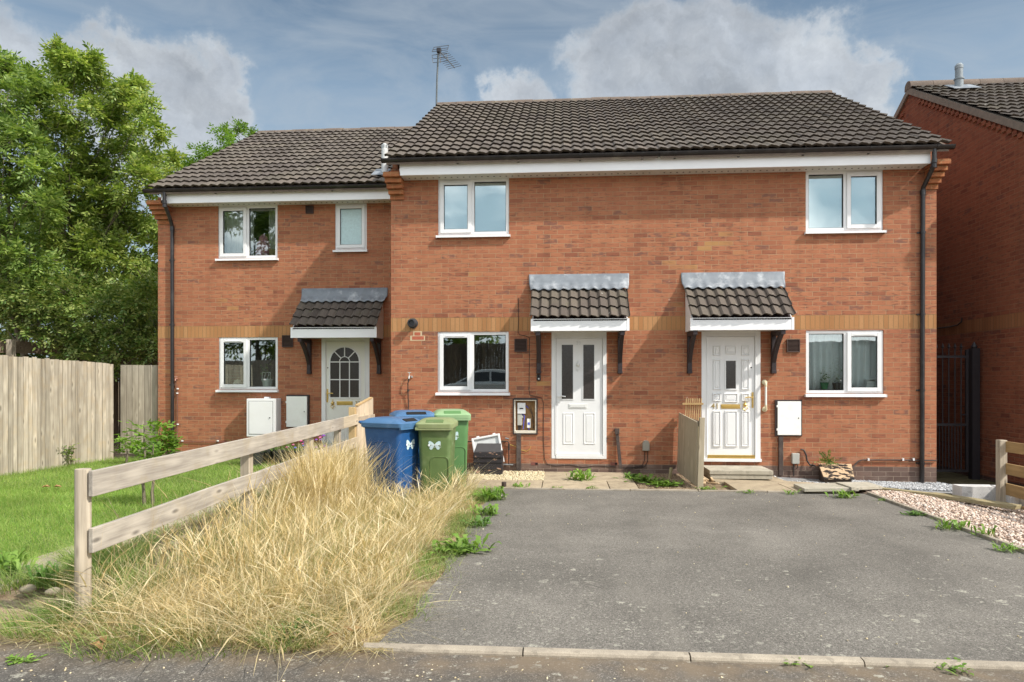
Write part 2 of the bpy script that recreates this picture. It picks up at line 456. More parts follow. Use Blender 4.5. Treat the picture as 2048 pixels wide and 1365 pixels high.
def tile_field(x0, x1, ye, ze, pitch, rows, gauge, cover, wave_amp=.015, seed=1, nw=2, jit=1.0):
    r = random.Random(seed); n = max(1, round((x1-x0)/cover)); cover = (x1-x0)/n
    c, s = math.cos(pitch), math.sin(pitch); K = 8*nw
    V = []; F = []
    for k in range(rows):
        for i in range(n):
            dx = r.uniform(-.0025, .0025)*jit; ds = r.uniform(-.005, .005)*jit; dn = r.uniform(-.0025, .0025)*jit
            o = len(V)
            for row in range(3):
                for j in range(K+1):
                    ph = j/8.0
                    h = wave_amp*(math.sin(2*math.pi*ph)*0.82 + 0.34*math.sin(4*math.pi*ph+0.5))
                    if row == 0: ss_, nn = k*gauge+ds+.035, h+.010
                    elif row == 1: ss_, nn = k*gauge+ds, h+.054
                    else: ss_, nn = (k+1)*gauge+.04, h+.018
                    nn += dn
                    x = x0+i*cover+j*cover/K+dx
                    V.append((x, ye+ss_*c-nn*s, ze+ss_*s+nn*c))
            for row in range(2):
                for j in range(K):
                    a = o+row*(K+1)+j
                    F.append((a, a+1, a+K+2, a+K+1))
    return V, F

EY, EZ = -0.41, 5.07       # front lip of the lowest tiles, underlay level
PITCH = R(30.2); ROWS = 16; GAUGE = 0.338
RUN = ROWS*GAUGE
RY = EY+RUN*math.cos(PITCH); RZ = EZ+RUN*math.sin(PITCH)

def roof(root, x0, x1, dy, seed, ridge=True, ends=(True, True), cover=.335, rows=ROWS, back=True):
    ye, ze = EY+dy, EZ
    V, F = tile_field(x0, x1, ye, ze, PITCH, rows, GAUGE, cover, seed=seed)
    o = np_obj('roof', V, F, M['tiles'], root, smooth=False)
    me = o.data
    me.polygons.foreach_set('use_smooth', np.ones(len(me.polygons), dtype=bool)); me.set_sharp_from_angle(angle=R(35))
    c, s = math.cos(PITCH), math.sin(PITCH)
    ry, rz = ye+rows*GAUGE*c, ze+rows*GAUGE*s
    u = MB()   # deck below the tiles and the rear slope
    y2 = 2*ry-ye
    u.prism([(ye+.03, ze-.012), (ry, rz-.02), (y2, ze-.02), (y2, ze-.10), (ry, rz-.13), (ye+.03, ze-.10)], 'x', x0+.02, x1-.02)
    u.build('roof_deck', M['ridge'], root)
    if ridge:
        g = MB(); L = .45; n = max(1, round((x1-x0)/L)); L = (x1-x0)/n
        for i in range(n):
            a0 = x0+i*L+.004; a1 = x0+(i+1)*L-.004
            r_ = .118+rnd.uniform(-.004, .004); zo = rz-.062+rnd.uniform(-.004, .004)
            poly = [(ry+r_*1.1*math.cos(t), zo+r_*math.sin(t)) for t in [math.pi*k/9 for k in range(10)]]
            poly = [(ry+.13, zo-.06)]+poly+[(ry-.13, zo-.06)]
            g.prism(poly, 'x', a0, a1)
        g.build('ridge', M['ridge'], root, smooth=35)
    return ry, rz

FY = -.30; FZ0, FZ1 = 4.818, 5.0
def eaves(root, x0, x1, dy, fx0, fx1, pipes=()):
    f = MB(); f.box(fx0, fx1, FY+dy, FY+dy+.022, FZ0, FZ1+.02)
    f.build('fascia', M['fascia'], root)
    v = MB(); v.box(fx0, fx1, FY+dy+.022, dy+.03, FZ0+.004, FZ0+.016); v.cur = 1; x = fx0+.12
    while x < fx1-.05:
        v.lathe([(.014, 0), (.014, .003)], (x, dy-.12, FZ0+.0005), 8); x += .1
    v.build('soffit', [M['soffit'], M['void']], root)
    g = MB(); yc, zc, r_ = FY+dy-.066, 5.062, .060
    arc = [(yc+r_*math.cos(t), zc+r_*math.sin(t)) for t in [math.pi+math.pi*k/10 for k in range(11)]]
    inn = [(yc+(r_-.005)*math.cos(t), zc+(r_-.005)*math.sin(t)) for t in [2*math.pi-math.pi*k/10 for k in range(11)]]
    g.prism(arc+inn, 'x', x0, x1)
    for xe in (x0, x1-.008):
        g.prism(arc, 'x', xe, xe+.008)
    go = g.build('gutter', M['black_pvc'], root, smooth=40)
    n = max(2, int((x1-x0)/.85))
    for i in range(n):
        b = MB()
        xx = x0+.25+(x1-x0-.5)*i/(n-1)
        a2 = [(yc+(r_+.006)*math.cos(t), zc+(r_+.006)*math.sin(t)) for t in [math.pi+math.pi*k/8 for k in range(9)]]
        b.prism(a2+[(yc, zc-.02)], 'x', xx-.014, xx+.014)
        b.box(xx-.014, xx+.014, yc-.01, FY+dy-.001, zc-.085, zc-.055)
        b.build('gutter_bracket', M['black_pvc'], go)
    return go

def downpipe(root, x, dy, ztop, zbot, xtop, xb=None):
    p = MB(); r_ = .033; y = dy-.040
    yg = FY+dy-.066
    xb = x if xb is None else xb
    p.tube([(xtop, yg, 5.02), (xtop, yg, 4.84), (xtop, yg+.01, 4.80)], r_, 12)
    p.tube([(xtop, yg+.005, 4.82), (xtop, yg+.02, 4.77), ((xtop+x)/2, (yg+y)/2, 4.64), (x, y-.015, ztop+.06), (x, y, ztop)], r_*1.02, 12)
    p.tube([(x, y, ztop+.03), (xb, y, zbot)], r_, 12)
    for zc in (ztop-.02, 4.80, 4.73): 
        if zc > 4.7: p.lathe([(.04, -.03), (.04, .03)], (xtop, yg+(.0 if zc > 4.75 else .01), zc+.03), 12)
        else: p.lathe([(.04, -.04), (.04, .04)], (x, y, zc), 12)
    o = p.build('downpipe', M['black_pvc'], root, smooth=40)
    for f in (.14, .42, .68, .93):
        c = MB()
        z = ztop+(zbot-ztop)*f; xx = x+(xb-x)*f
        c.lathe([(.040, -.018), (.040, .018)], (xx, y, z), 12)
        c.box(xx-.075, xx+.03, y+.02, dy-.001, z-.012, z+.012)
        c.build('pipe_clip', M['black_pvc'], o)
    return o

def corbel(root, x0, x1, dy, z0, n, side, dmax=.27):
    c = MB()
    for i in range(n):
        d = .03+dmax*i/(n-1); z = z0+i*.0775; k = .012*i
        a, b_ = (x0-k, x1) if side == 'l' else (x0, x1+k)
        c.box(a, b_, dy-d, dy-.002, z, z+.068)
        c.box(a+.01, b_-.01, dy-d+.012, dy-.004, z+.068, z+.0775)
    return c.build('corbel', M['corbel'], root)

def window(root, r, Y, sash='l', upper=False, split=.47, gl='glass', open_sash=0.0, sill=True, both=None, sill_l=.02, sill_r=.02, label=None):
    """uPVC casement; r = (x0,x1,z0,z1) outer frame; z0 is the top of the sill"""
    x0, x1, z0, z1 = r; f = MB(); fw = .052; y0 = Y+.018; y1 = Y+.085
    one = split is None
    xm = x1 if one else x0+(x1-x0)*split
    for a in ((x0, x0+fw, z0, z1), (x1-fw, x1, z0, z1)):
        f.box(a[0], a[1], y0, y1, a[2], a[3])
    f.box(x0+fw, x1-fw, y0, y1, z1-fw, z1); f.box(x0+fw, x1-fw, y0, y1, z0, z0+fw)
    if not one: f.box(xm-.032, xm+.032, y0, y1, z0+fw, z1-fw)
    fo = f.build('window', M['upvc'], root, bevel=.006, label=label)
    def light(a, b_, name_, op):
        if op:
            s = MB(); w = .062; ya, yb = y0-.022, y1-.01
            aa, bb, cc, dd = a-.016, b_+.016, z0+fw-.016, z1-fw+.016
            s.box(aa, aa+w, ya, yb, cc, dd); s.box(bb-w, bb, ya, yb, cc, dd)
            s.box(aa+w, bb-w, ya, yb, dd-w, dd); s.box(aa+w, bb-w, ya, yb, cc, cc+w)
            s.box((aa+bb)/2-.16, (aa+bb)/2+.16, ya-.008, ya, dd-.042, dd-.028)   # trickle vent
            so = s.build('sash', M['upvc'], fo, bevel=.006)
            p = MB(); p.box(aa+w-.004, bb-w+.004, ya+.03, ya+.036, cc+w-.004, dd-w+.004)
            po = p.build('pane', M[gl], fo)
            k = MB()
            for q in ((aa+w, aa+w+.006, cc+w, dd-w), (bb-w-.006, bb-w, cc+w, dd-w)): k.box(q[0], q[1], ya+.012, ya+.028, q[2], q[3])
            for q in ((cc+w, cc+w+.006), (dd-w-.008, dd-w)): k.box(aa+w+.006, bb-w-.006, ya+.012, ya+.028, q[0], q[1])
            k.build('gasket', M['void'], fo)
        else:
            p = MB(); p.box(a-.004, b_+.004, y0+.03, y0+.036, z0+fw-.004, z1-fw+.004)
            p.build('pane', M[gl], fo)
            k = MB()
            for q in ((a, a+.006, z0+fw, z1-fw), (b_-.006, b_, z0+fw, z1-fw)): k.box(q[0], q[1], y0+.012, y0+.028, q[2], q[3])
            for q in ((z0+fw, z0+fw+.006), (z1-fw-.008, z1-fw)): k.box(a+.006, b_-.006, y0+.012, y0+.028, q[0], q[1])
            k.build('gasket', M['void'], fo)
    if one: light(x0+fw, x1-fw, 'a', True)
    else:
        light(x0+fw, xm-.032, 'a', sash == 'l'); light(xm+.032, x1-fw, 'b', sash == 'r')
    if sill:
        s = MB(); s.prism([(Y+.08, z0-.002), (Y+.015, z0-.002), (Y-.062, z0-.014), (Y-.066, z0-.05), (Y-.052, z0-.05), (Y-.045, z0-.03), (Y+.08, z0-.03)], 'x', x0-sill_l, x1+sill_r)
        for xe in (x0-sill_l-.004, x1+sill_r): s.box(xe, xe+.004, Y-.068, Y+.0, z0-.052, z0-.010)
        s.build('sill', M['upvc'], fo)
    return fo

def canopy(root, x0, x1, fx0, fx1, dy, seed, cheek='l'):
    """tiled door hood on two gallows brackets; x0..x1 wall line of the flashing, fx0..fx1 fascia"""
    YF = dy-.55
    t0, t1 = fx0-.015, fx1+.0
    pit = R(43.5); rise0 = 2.475; nrow = 3; gau = .235
    V, F = tile_field(t0+.005, t1+.01, YF-.035, rise0-.012, pit, nrow, gau, .32, wave_amp=.021, seed=seed, jit=1.6)
    V = [v for v in V]
    o = np_obj('canopy', V, F, M['tiles'], root)
    me = o.data
    me.polygons.foreach_set('use_smooth', np.ones(len(me.polygons), dtype=bool)); me.set_sharp_from_angle(angle=R(35))
    # boarding under the tiles with plain cheeks at both sides
    b = MB()
    zt = rise0-.02+.52*math.tan(pit)
    b.prism([(YF+.025, 2.275), (YF+.025, rise0-.02), (dy-.005, zt), (dy-.005, 2.275)], 'x', fx0+.02, fx0+.038)
    b.build('cheek', M['upvc'], o); b = MB()
    b.prism([(YF+.025, 2.275), (YF+.025, rise0-.02), (dy-.005, zt), (dy-.005, 2.275)], 'x', fx1-.038, fx1-.02)
    b.build('cheek', M['upvc'], o)
    s = MB(); s.box(fx0+.038, fx1-.038, YF+.025, dy-.004, 2.285, 2.295); s.build('soffit', M['soffit'], o)
    d = MB(); d.prism([(YF+.0, rise0-.03), (dy-.006, zt-.035), (dy-.006, zt-.055), (YF+.0, rise0-.05)], 'x', fx0+.038, fx1-.038); d.build('deck', M['dark_wood'], o)
    f = MB(); f.box(fx0, fx1, YF, YF+.022, 2.27, 2.458)
    for xe in (fx0-.003, fx1-.035): f.box(xe, xe+.038, YF-.004, YF+.0, 2.268, 2.46)
    f.build('fascia', M['fascia'], o)
    # lead flashing, dressed over the top course
    V = []; Fq = []; n = 60
    prof = [(dy-.012, 3.235), (dy-.014, 3.11), (dy-.035, 3.045), (dy-.085, 2.995), (dy-.125, 2.948)]
    for i in range(n+1):
        x = x0+(x1-x0)*i/n
        for k, (y, z) in enumerate(prof):
            a = (0, 0, .004, .012, .018)[k]; ph = (x-t0-.005)/.16
            h = a*math.sin(2*math.pi*ph)
            sh = (0, 0, .004, .02, .035)[k]
            xx = x + (sh if i == 0 else -sh if i == n else 0)
            V.append((xx, y-h*.5-.006*k, z+h*.8+.022*(k > 1)))
    for i in range(n):
        for k in range(len(prof)-1):
            a = i*5+k; Fq.append((a, a+1, a+6, a+5))
    fl = np_obj('flashing', V, Fq, M['lead'], o, smooth=True)
    sm = fl.modifiers.new('solid', 'SOLIDIFY'); sm.thickness = .004
    return o

def bracket(o, x, dy, foot=1.53):
    b = MB(); w = .07
    b.box(x-w/2, x+w/2, dy-.075, dy-.002, foot+.05, 2.27)
    b.box(x-w/2, x+w/2, dy-.53, dy-.075, 2.20, 2.268)
    pts = [(dy-.075, 1.78), (dy-.17, 1.93), (dy-.30, 2.07), (dy-.46, 2.20), (dy-.36, 2.20), (dy-.24, 2.13), (dy-.14, 2.02), (dy-.075, 1.95)]
    b.prism(pts, 'x', x-w/2+.004, x+w/2-.004)
    b.box(x-w/2-.004, x+w/2+.004, dy-.08, dy-.001, foot, foot+.05)
    return b.build('bracket', M['dark_wood'], o, bevel=.006)

def vent_grille(root, r, Y, mat='brown_vent', louvres=8, name='air_vent'):
    x0, x1, z0, z1 = r; b = MB(); t = .012
    b.box(x0, x0+t, Y-.03, Y, z0, z1); b.box(x1-t, x1, Y-.03, Y, z0, z1)
    b.box(x0+t, x1-t, Y-.03, Y, z1-t, z1); b.box(x0+t, x1-t, Y-.03, Y, z0, z0+t)
    for i in range(louvres):
        z = z0+t+(z1-z0-2*t)*(i+.5)/louvres
        b.hexa([(x0+t, Y-.026, z-.010), (x1-t, Y-.026, z-.010), (x1-t, Y-.004, z-.001), (x0+t, Y-.004, z-.001)],
               [(x0+t, Y-.026, z-.004), (x1-t, Y-.026, z-.004), (x1-t, Y-.004, z+.005), (x0+t, Y-.004, z+.005)])
    b.box(x0+.004, x1-.004, Y-.006, Y-.002, z0+.004, z1-.004)
    return b.build(name, M[mat], root)

def panel(mb, x0, x1, z0, z1, y, d=.010, w=.022):
    """raised and fielded door panel"""
    def ring(a, yy): return [(x0+a, yy, z0+a), (x1-a, yy, z0+a), (x1-a, yy, z1-a), (x0+a, yy, z1-a)]
    L = [ring(0, y), ring(.008, y-d), ring(w*.6, y-d), ring(w*.95, y-.001), ring(w*1.35, y-.001), ring(w*1.9, y-d*.7)]
    vs = [v for q in L for v in q]; fs = []
    for k in range(len(L)-1):
        for j in range(4): fs.append((k*4+j, k*4+(j+1) % 4, k*4+4+(j+1) % 4, k*4+4+j))
    e = len(L)*4-4; fs.append((e, e+1, e+2, e+3))
    mb.add(vs, fs)

def door_frame(root, r, leaf, Y, mat='upvc'):
    x0, x1, z0, z1 = r; a, b_, c, d = leaf; f = MB(); y0, y1 = Y-.004, Y+.075
    f.box(x0, a-.004, y0, y1, z0, z1); f.box(b_+.004, x1, y0, y1, z0, z1)
    f.box(a-.004, b_+.004, y0, y1, d+.004, z1); f.box(a-.004, b_+.004, y0-.01, y1, z0, c-.004)
    # stepped inner bead
    f.box(a-.02, a-.004, y0-.008, y0, c, d+.004); f.box(b_+.004, b_+.02, y0-.008, y0, c, d+.004); f.box(a-.02, b_+.02, y0-.008, y0, d+.004, d+.02)
    return f.build('door_frame', M[mat], root, bevel=.004)
def lever(parent, x, z, Y, mat, d=1, h=.21):
    b = MB(); b.box(x-.014, x+.014, Y-.008, Y, z-h*.68, z+h*.32)
    b.lathe([(.009, 0), (.009, -.045)], (x, Y-.008, z), 8, 'y')
    b.tube([(x, Y-.05, z), (x+d*.06, Y-.052, z+.004), (x+d*.125, Y-.05, z-.004)], .009, 8)
    b.lathe([(.008, 0), (.008, -.012)], (x, Y-.008, z-h*.45), 8, 'y')
    return b.build('handle', M[mat], parent, smooth=40)
def knocker(parent, x, z, Y, mat):
    b = MB()
    b.lathe([(.008, 0), (.006, .03)], (x, Y-.012, z+.055), 8)
    b.lathe([(.001, -.035), (.026, -.022), (.034, 0), (.02, .028), (.004, .04)], (x, Y-.02, z+.01), 10)
    ring = [(x+.036*math.sin(t), Y-.022, z-.02-.05*(1-math.cos(t))*.5-.0) for t in [math.pi*2*k/14 for k in range(15)]]
    b.tube(ring, .005, 6, cap=False)
    b.lathe([(.003, -.10), (.009, -.085), (.004, -.07)], (x, Y-.015, z), 8)
    return b.build('knocker', M[mat], parent, smooth=40)
def letterbox(parent, r, Y, mat):
    x0, x1, z0, z1 = r; b = MB(); b.box(x0, x1, Y-.008, Y, z0, z1); b.box(x0+.018, x1-.018, Y-.014, Y-.008, z0+.016, z1-.014)
    return b.build('letterbox', M[mat], parent, bevel=.003)
# ================================================================== the three terraced houses
XR = W(1873, 640, 0)[0]; XM = XR/2
DY = 1.40
XL = W(316, 600, DY)[0]
DEP = 8.7
def shell(root, x0, x1, dy, holes, mf, gables):
    b = MB(); wall_holes(b, x0, x1, -.5, 5.02, holes, dy, .10)
    o = b.build('wall', M[mf], root, recalc=False)
    s = MB()
    yb = 2*(RY+dy)-(EY+dy)-.4
    tp = math.tan(PITCH)
    prof = [(dy+.10, -.5), (yb, -.5), (yb, EZ-.1), (RY+dy, RZ-.16), (dy+.10, EZ+.12)]
    for (xa, xb_) in ((x0, x0+.09), (x1-.09, x1)): s.prism(prof, 'x', xa, xb_)
    s.box(x0+.09, x1-.09, yb-.1, yb, -.5, EZ-.1)
    s.build('side_wall', M['brick_s'], root)
    q = MB()
    q.box(x0+.1, x1-.1, dy+3.2, dy+3.26, -.4, 4.9)
    q.box(x0+.1, x1-.1, dy+.12, dy+3.2, 2.34, 2.42); q.box(x0+.1, x1-.1, dy+.12, dy+3.2, 4.84, 4.88); q.box(x0+.1, x1-.1, dy+.12, dy+3.2, -.1, .2)
    q.build('interior', M['room'], root)
    return o

# ---- number 39
h39 = thing('terraced_house', (0, 0, 0), 'brick terraced house with two dark glass strips in its door and an open meter box', 'house', 'terraced houses')
w39l = rect(875, 664, 1017.5, 785, 0); w39u = rect(876, 352, 1018, 470, 0)
w39u = (w39u[0], w39u[1], w39u[2], 4.83)
d39 = rect(1103, 663, 1213, 918, 0); leaf39 = rect(1112.5, 677, 1205, 911, 0)
mb39 = rect(1028, 800, 1073, 867, 0)
shell(h39, 0, XM, 0, [w39l, w39u, (d39[0], d39[1], d39[2], d39[3]), mb39], 'brick_f', (True, False))
roof(h39, .0, XM, 0, 3)
eaves(h39, -.06, XM, 0, W(799, 345, FY)[0], XM)
corbel(h39, -.01, W(803, 370, -.2)[0]+.0, 0, 4.50, 5, 'l')
window(h39, w39u, 0, 'l', gl='glass_up', split=.485)
window(h39, w39l, 0, 'l', gl='glass', split=.485)
# door 39
x0, x1, z0, z1 = leaf39
b = MB(); b.box(x0, x1, .012, .05, z0, z1)
for q in (rect(1126, 826, 1148, 889, 0), rect(1167.5, 826, 1190.5, 889, 0)): panel(b, *q, .012)
door = b.build('door', M['upvc_door'], h39, label='white door with two long narrow dark glass strips')
for q in (rect(1123.5, 690, 1146, 798.5, 0), rect(1166.5, 690, 1188.5, 798.5, 0)):
    g = MB(); g.box(q[0], q[1], .006, .014, q[2], q[3]); g.build('door_glass', M['dark_glass'], door)
    f = MB(); t = .012
    f.box(q[0]-t, q[0], .002, .012, q[2]-t, q[3]+t); f.box(q[1], q[1]+t, .002, .012, q[2]-t, q[3]+t)
    f.box(q[0], q[1], .002, .012, q[2]-t, q[2]); f.box(q[0], q[1], .002, .012, q[3], q[3]+t)
    f.build('glass_bead', M['upvc'], door)
lever(door, W(1116, 793, 0)[0], W(1116, 793, 0)[1], .012, 'upvc', 1, .20)
letterbox(door, rect(1137.5, 808, 1174, 817.5, 0), .012, 'pale_metal')
kx, kz = W(1156, 731, 0); knocker(door, kx, kz, .012, 'pale_metal')
nx, nz = W(1157, 687, 0)
text_part('house_number', '39', .085, .003, M['num_white'], door, Matrix.Translation((nx, .008, nz)) @ Matrix.Rotation(R(90), 4, 'X'))
b = MB(); b.box(x0, x1, -.012, .012, z0-.006, z0+.022); b.build('weather_bar', M['upvc'], door)
door_frame(h39, d39, leaf39, 0)
xa, _ = W(1058, 550, 0); xb, _ = W(1258, 550, 0); fa, _ = W(1062, 650, -.55); fb, _ = W(1258.5, 650, -.55)
can = canopy(h39, xa, xb, fa, fb, 0, 21)
br = bracket(can, W(1077.5, 700, -.04)[0], 0, 1.61); bracket(can, W(1240, 700, -.04)[0], 0, 1.61)
# door camera under the bracket
cx_, cz_ = W(1077.5, 755.5, -.02)
b = MB(); b.box(cx_-.034, cx_+.034, -.03, -.001, cz_-.055, cz_+.055); dc = b.build('door_camera', M['black_pvc'], h39, bevel=.012)
b = MB(); b.lathe([(.016, 0), (.013, -.006)], (cx_, -.031, cz_+.02), 12, 'y'); b.build('camera_lens', M['void'], dc)
b = MB(); b.lathe([(.014, 0), (.014, -.004)], (cx_, -.031, cz_-.02), 12, 'y'); b.build('bell_button', M['chrome'], dc)
vent_grille(h39, rect(1029, 678, 1054, 704, 0), 0)
fx, fz = W(825, 647, -.05)
b = MB(); b.lathe([(.075, 0), (.085, -.012), (.085, -.022), (.062, -.03), (.062, -.10), (.07, -.105), (.07, -.13), (.05, -.135), (.045, -.10)], (fx, -.001, fz), 20, 'y')
fl = b.build('wall_flue', M['flue_black'], h39, smooth=35)
for (p0, p1, p2, p3) in ((829, 665, 841, 671.5), (824, 673, 848, 680)):
    q = rect(p0, p1, p2, p3, 0); b = MB(); b.box(q[0], q[1], -.004, .02, q[2], q[3]); b.build('repair_brick', M['red_brick'], h39)
q = rect(820.5, 663, 850, 682, 0)
b = MB(); b.prism([(q[0], q[2]), (q[1], q[2]), (q[1], q[2]+.085), (q[1]-.05, q[2]+.085), (q[1]-.05, q[3]), (q[0]+.05, q[3]), (q[0]+.05, q[2]+.085), (q[0], q[2]+.085)], 'y', -.002, .02); b.build('repair_mortar', simple('fresh_mortar', (.58, .47, .30), .9, .1), h39)
# tap with its black hose
tx, tz = W(820, 752, 0)
b = MB(); b.tube([(tx, 0, tz), (tx, -.05, tz), (tx, -.07, tz-.02), (tx, -.075, tz-.05)], .010, 8); b.tube([(tx, -.05, tz), (tx, -.05, tz+.05)], .006, 6); b.tube([(tx-.025, -.05, tz+.05), (tx+.03, -.05, tz+.052)], .007, 6)
b.box(tx+.02, tx+.05, -.03, 0, tz-.03, tz+.0)
tap = b.build('tap', M['chrome'], h39, smooth=40)
b = MB(); b.tube([(tx, -.075, tz-.05), (tx-.02, -.07, tz-.13), (tx-.025, -.04, tz-.25), (tx-.022, -.02, tz-.5), (tx-.03, -.02, tz-.62)], .009, 8); b.tube([(tx-.022, -.03, tz-.225), (tx-.023, -.03, tz-.262)], .02, 8); b.build('hose', M['cable'], tap, smooth=60)
# open meter box
x0, x1, z0, z1 = mb39
b = MB(); b.box(x0, x1, .085, .095, z0, z1); mbx = b.build('meter_box', M['backboard'], h39, label='open electric meter box with its door missing')
b = MB(); t = .022
b.box(x0, x0+t, -.012, .085, z0, z1); b.box(x1-t, x1, -.012, .085, z0, z1); b.box(x0+t, x1-t, -.012, .085, z1-t*.8, z1); b.box(x0+t, x1-t, -.016, .085, z0, z0+t*1.9)
b.build('box_rim', M['foam'], mbx, bevel=.004)
b = MB(); t = .02
b.box(x0-t, x0, -.018, 0, z0-t, z1+t); b.box(x1, x1+t, -.018, 0, z0-t, z1+t); b.box(x0, x1, -.018, 0, z1, z1+t*1.6); b.box(x0, x1, -.018, 0, z0-t, z0)
b.build('box_frame', M['meter_frame'], mbx)
q = rect(1035, 806, 1051, 828, .05); b = MB(); b.box(q[0], q[1], .02, .085, q[2], q[3]); mt = b.build('electric_meter', M['upvc'], mbx, bevel=.006)
b = MB(); xx = (q[0]+q[1])/2; zz = (q[2]+q[3])/2; b.box(xx-.03, xx+.03, .017, .02, zz-.012, zz+.006); b.build('display', M['void'], mbx)
q2 = rect(1035, 829, 1044, 851, .05); b = MB(); b.box(q2[0], q2[1], .03, .085, q2[2], q2[3]); b.box(q2[0]+.005, q2[1]+.02, .04, .085, q2[2]+.12, q2[3]-.02); b.build('cut_out_fuse', M['grey_plastic'], mbx, bevel=.005)
q3 = rect(1054, 838, 1061.5, 856, .05); b = MB(); b.box(q3[0], q3[1], .035, .085, q3[2], q3[3]); b.build('isolator', M['meter_white'], mbx, bevel=.005)
b = MB(); b.box(q3[0]+.015, q3[1]-.015, .03, .035, q3[2]+.05, q3[2]+.09); b.build('switch', M['blue_cable'], mbx)
b = MB()
b.tube([(q[0]+.08, .05, q[2]), (q[0]+.12, .045, q[2]-.04), (q2[1]+.03, .04, q2[3]-.12), (q2[1]+.02, .05, z0+.06)], .007, 6)
b.tube([((q3[0]+q3[1])/2, .05, q3[2]), ((q3[0]+q3[1])/2, .05, z0+.05)], .007, 6)
b.tube([(q[1]+.01, .06, q[3]-.05), (q[1]+.05, .04, q[3]-.09)], .006, 6)
b.build('wire', M['blue_cable'], mbx, smooth=60)
b = MB(); b.tube([(q2[1]-.01, .06, q2[2]+.02), (q2[1]+.02, .055, q2[2]-.05), (q2[1]+.005, .05, z0+.06)], .005, 6); b.build('wire', M['yellow_cable'], mbx, smooth=60)
b = MB()
for k in range(3):
    b.tube([(q[1]+.02+.03*k, .06, q[3]-.04), (x1-.09+.01*k, .05, q[3]-.16), (x1-.05-.012*k, .05, q3[3]+.02), (x1-.06+.008*k, .05, q3[2]-.01), (x1-.045, .06, z0+.08)], .003, 5)
b.build('wire', M['cable'], mbx, smooth=60)
b = MB(); b.tube([(q2[0]+.02, .06, q2[2]), (q2[0]+.02, .06, z0+.03)], .014, 8); b.tube([(q2[0]+.05, .06, q2[2]), (q2[0]+.04, .06, z0+.03)], .012, 8); b.build('supply_cable', M['cable'], mbx, smooth=60)
# boards over the incoming cables
q = rect(1033, 869, 1042, 941, -.03); b = MB(); b.box(q[0], q[1], -.05, -.001, q[2], q[3]); b.build('cable_cover', M['conduit'], h39, bevel=.003)
cxa, cza = W(1234, 866, -.03); cxb, czb = W(1241, 937, -.03)
b = MB(); b.bar((cxa, -.035, cza), (cxb, -.06, czb), .05, .04, (0, 1, 0)); b.box(cxa-.034, cxa+.034, -.07, -.005, cza-.02, cza+.07); b.build('cable_cover', M['conduit'], h39, bevel=.003, label='warped brown cable cover right of the door')
# thin black cable down the wall
pts = [(1037, 596), (1037, 640), (1036, 663), (1039, 670), (1050, 672), (1059, 676), (1059, 700), (1058, 780), (1060, 791), (1072, 794), (1083, 796), (1087, 806), (1087, 880), (1089, 918), (1094, 928), (1110, 932), (1140, 930), (1165, 935), (1190, 932), (1230, 934)]
b = MB(); b.tube([(W(p[0], p[1], 0)[0], -.006, W(p[0], p[1], 0)[1]) for p in pts], .0045, 6); b.build('wall_cable', M['cable'], h39, smooth=60)
q = rect(1285, 881, 1299, 902, -.03); b = MB(); b.prism([(q[0], q[2]), (q[1], q[2]), (q[1], q[3]-.05), (q[1]-.02, q[3]-.01), ((q[0]+q[1])/2, q[3]), (q[0]+.02, q[3]-.01), (q[0], q[3]-.05)], 'y', -.05, -.001)
bx = b.build('junction_box', M['tan_plastic'], h39, bevel=.006)
b = MB()
for (sx, pp) in ((1289, [(1289, 902), (1289, 920), (1284, 932), (1268, 935), (1245, 934)]), (1295, [(1295, 902), (1295, 922), (1290, 933), (1272, 937), (1246, 938)])):
    b.tube([(W(p[0], p[1], 0)[0], -.01, W(p[0], p[1], 0)[1]) for p in pp], .005, 6)
b.build('wire', M['cable'], bx, smooth=60)
# gas pipe
pp = [(928, 883), (1010, 883), (1016, 883), (1018, 886), (1018, 930)]
b = MB(); b.tube([(W(p[0], p[1], 0)[0], -.03, W(p[0], p[1], 0)[1]) for p in pp], .009, 8)
gx, gz_ = W(1018, 894, 0); b.tube([(gx, -.03, gz_-.05), (gx, -.03, gz_+.05)], .016, 8)
gp = b.build('gas_pipe', M['cable'], h39, smooth=60)
b = MB(); gx, gz_ = W(1018, 929, 0); b.tube([(gx-.13, -.03, gz_), (gx+.07, -.03, gz_-.005)], .012, 8); b.tube([(gx-.0, -.03, gz_+.42), (gx-.06, -.03, gz_+.43)], .012, 8); b.build('pipe_fitting', M['steel'], gp, smooth=60)
pp = [(1020, 889), (1030, 893), (1042, 900), (1053, 903), (1060, 898), (1062, 893)]
b = MB(); b.tube([(W(p[0], p[1], 0)[0], -.02, W(p[0], p[1], 0)[1]) for p in pp], .004, 6); b.build('earth_wire', M['yellow_cable'], h39, smooth=60)
for (px, py) in ((1069, 928), (1228, 928)):
    q = rect(px-7, py-3, px+7, py+3, 0); b = MB(); b.box(q[0], q[1], -.004, .0, q[2], q[3]); ab = b.build('air_brick', simple('air_brick', (.20, .07, .055), .8, .1), h39)
    b = MB(); b.box(q[0]+.07, q[1]-.005, -.006, -.003, q[2]+.01, q[3]-.01); b.build('vent_hole', M['void'], ab)

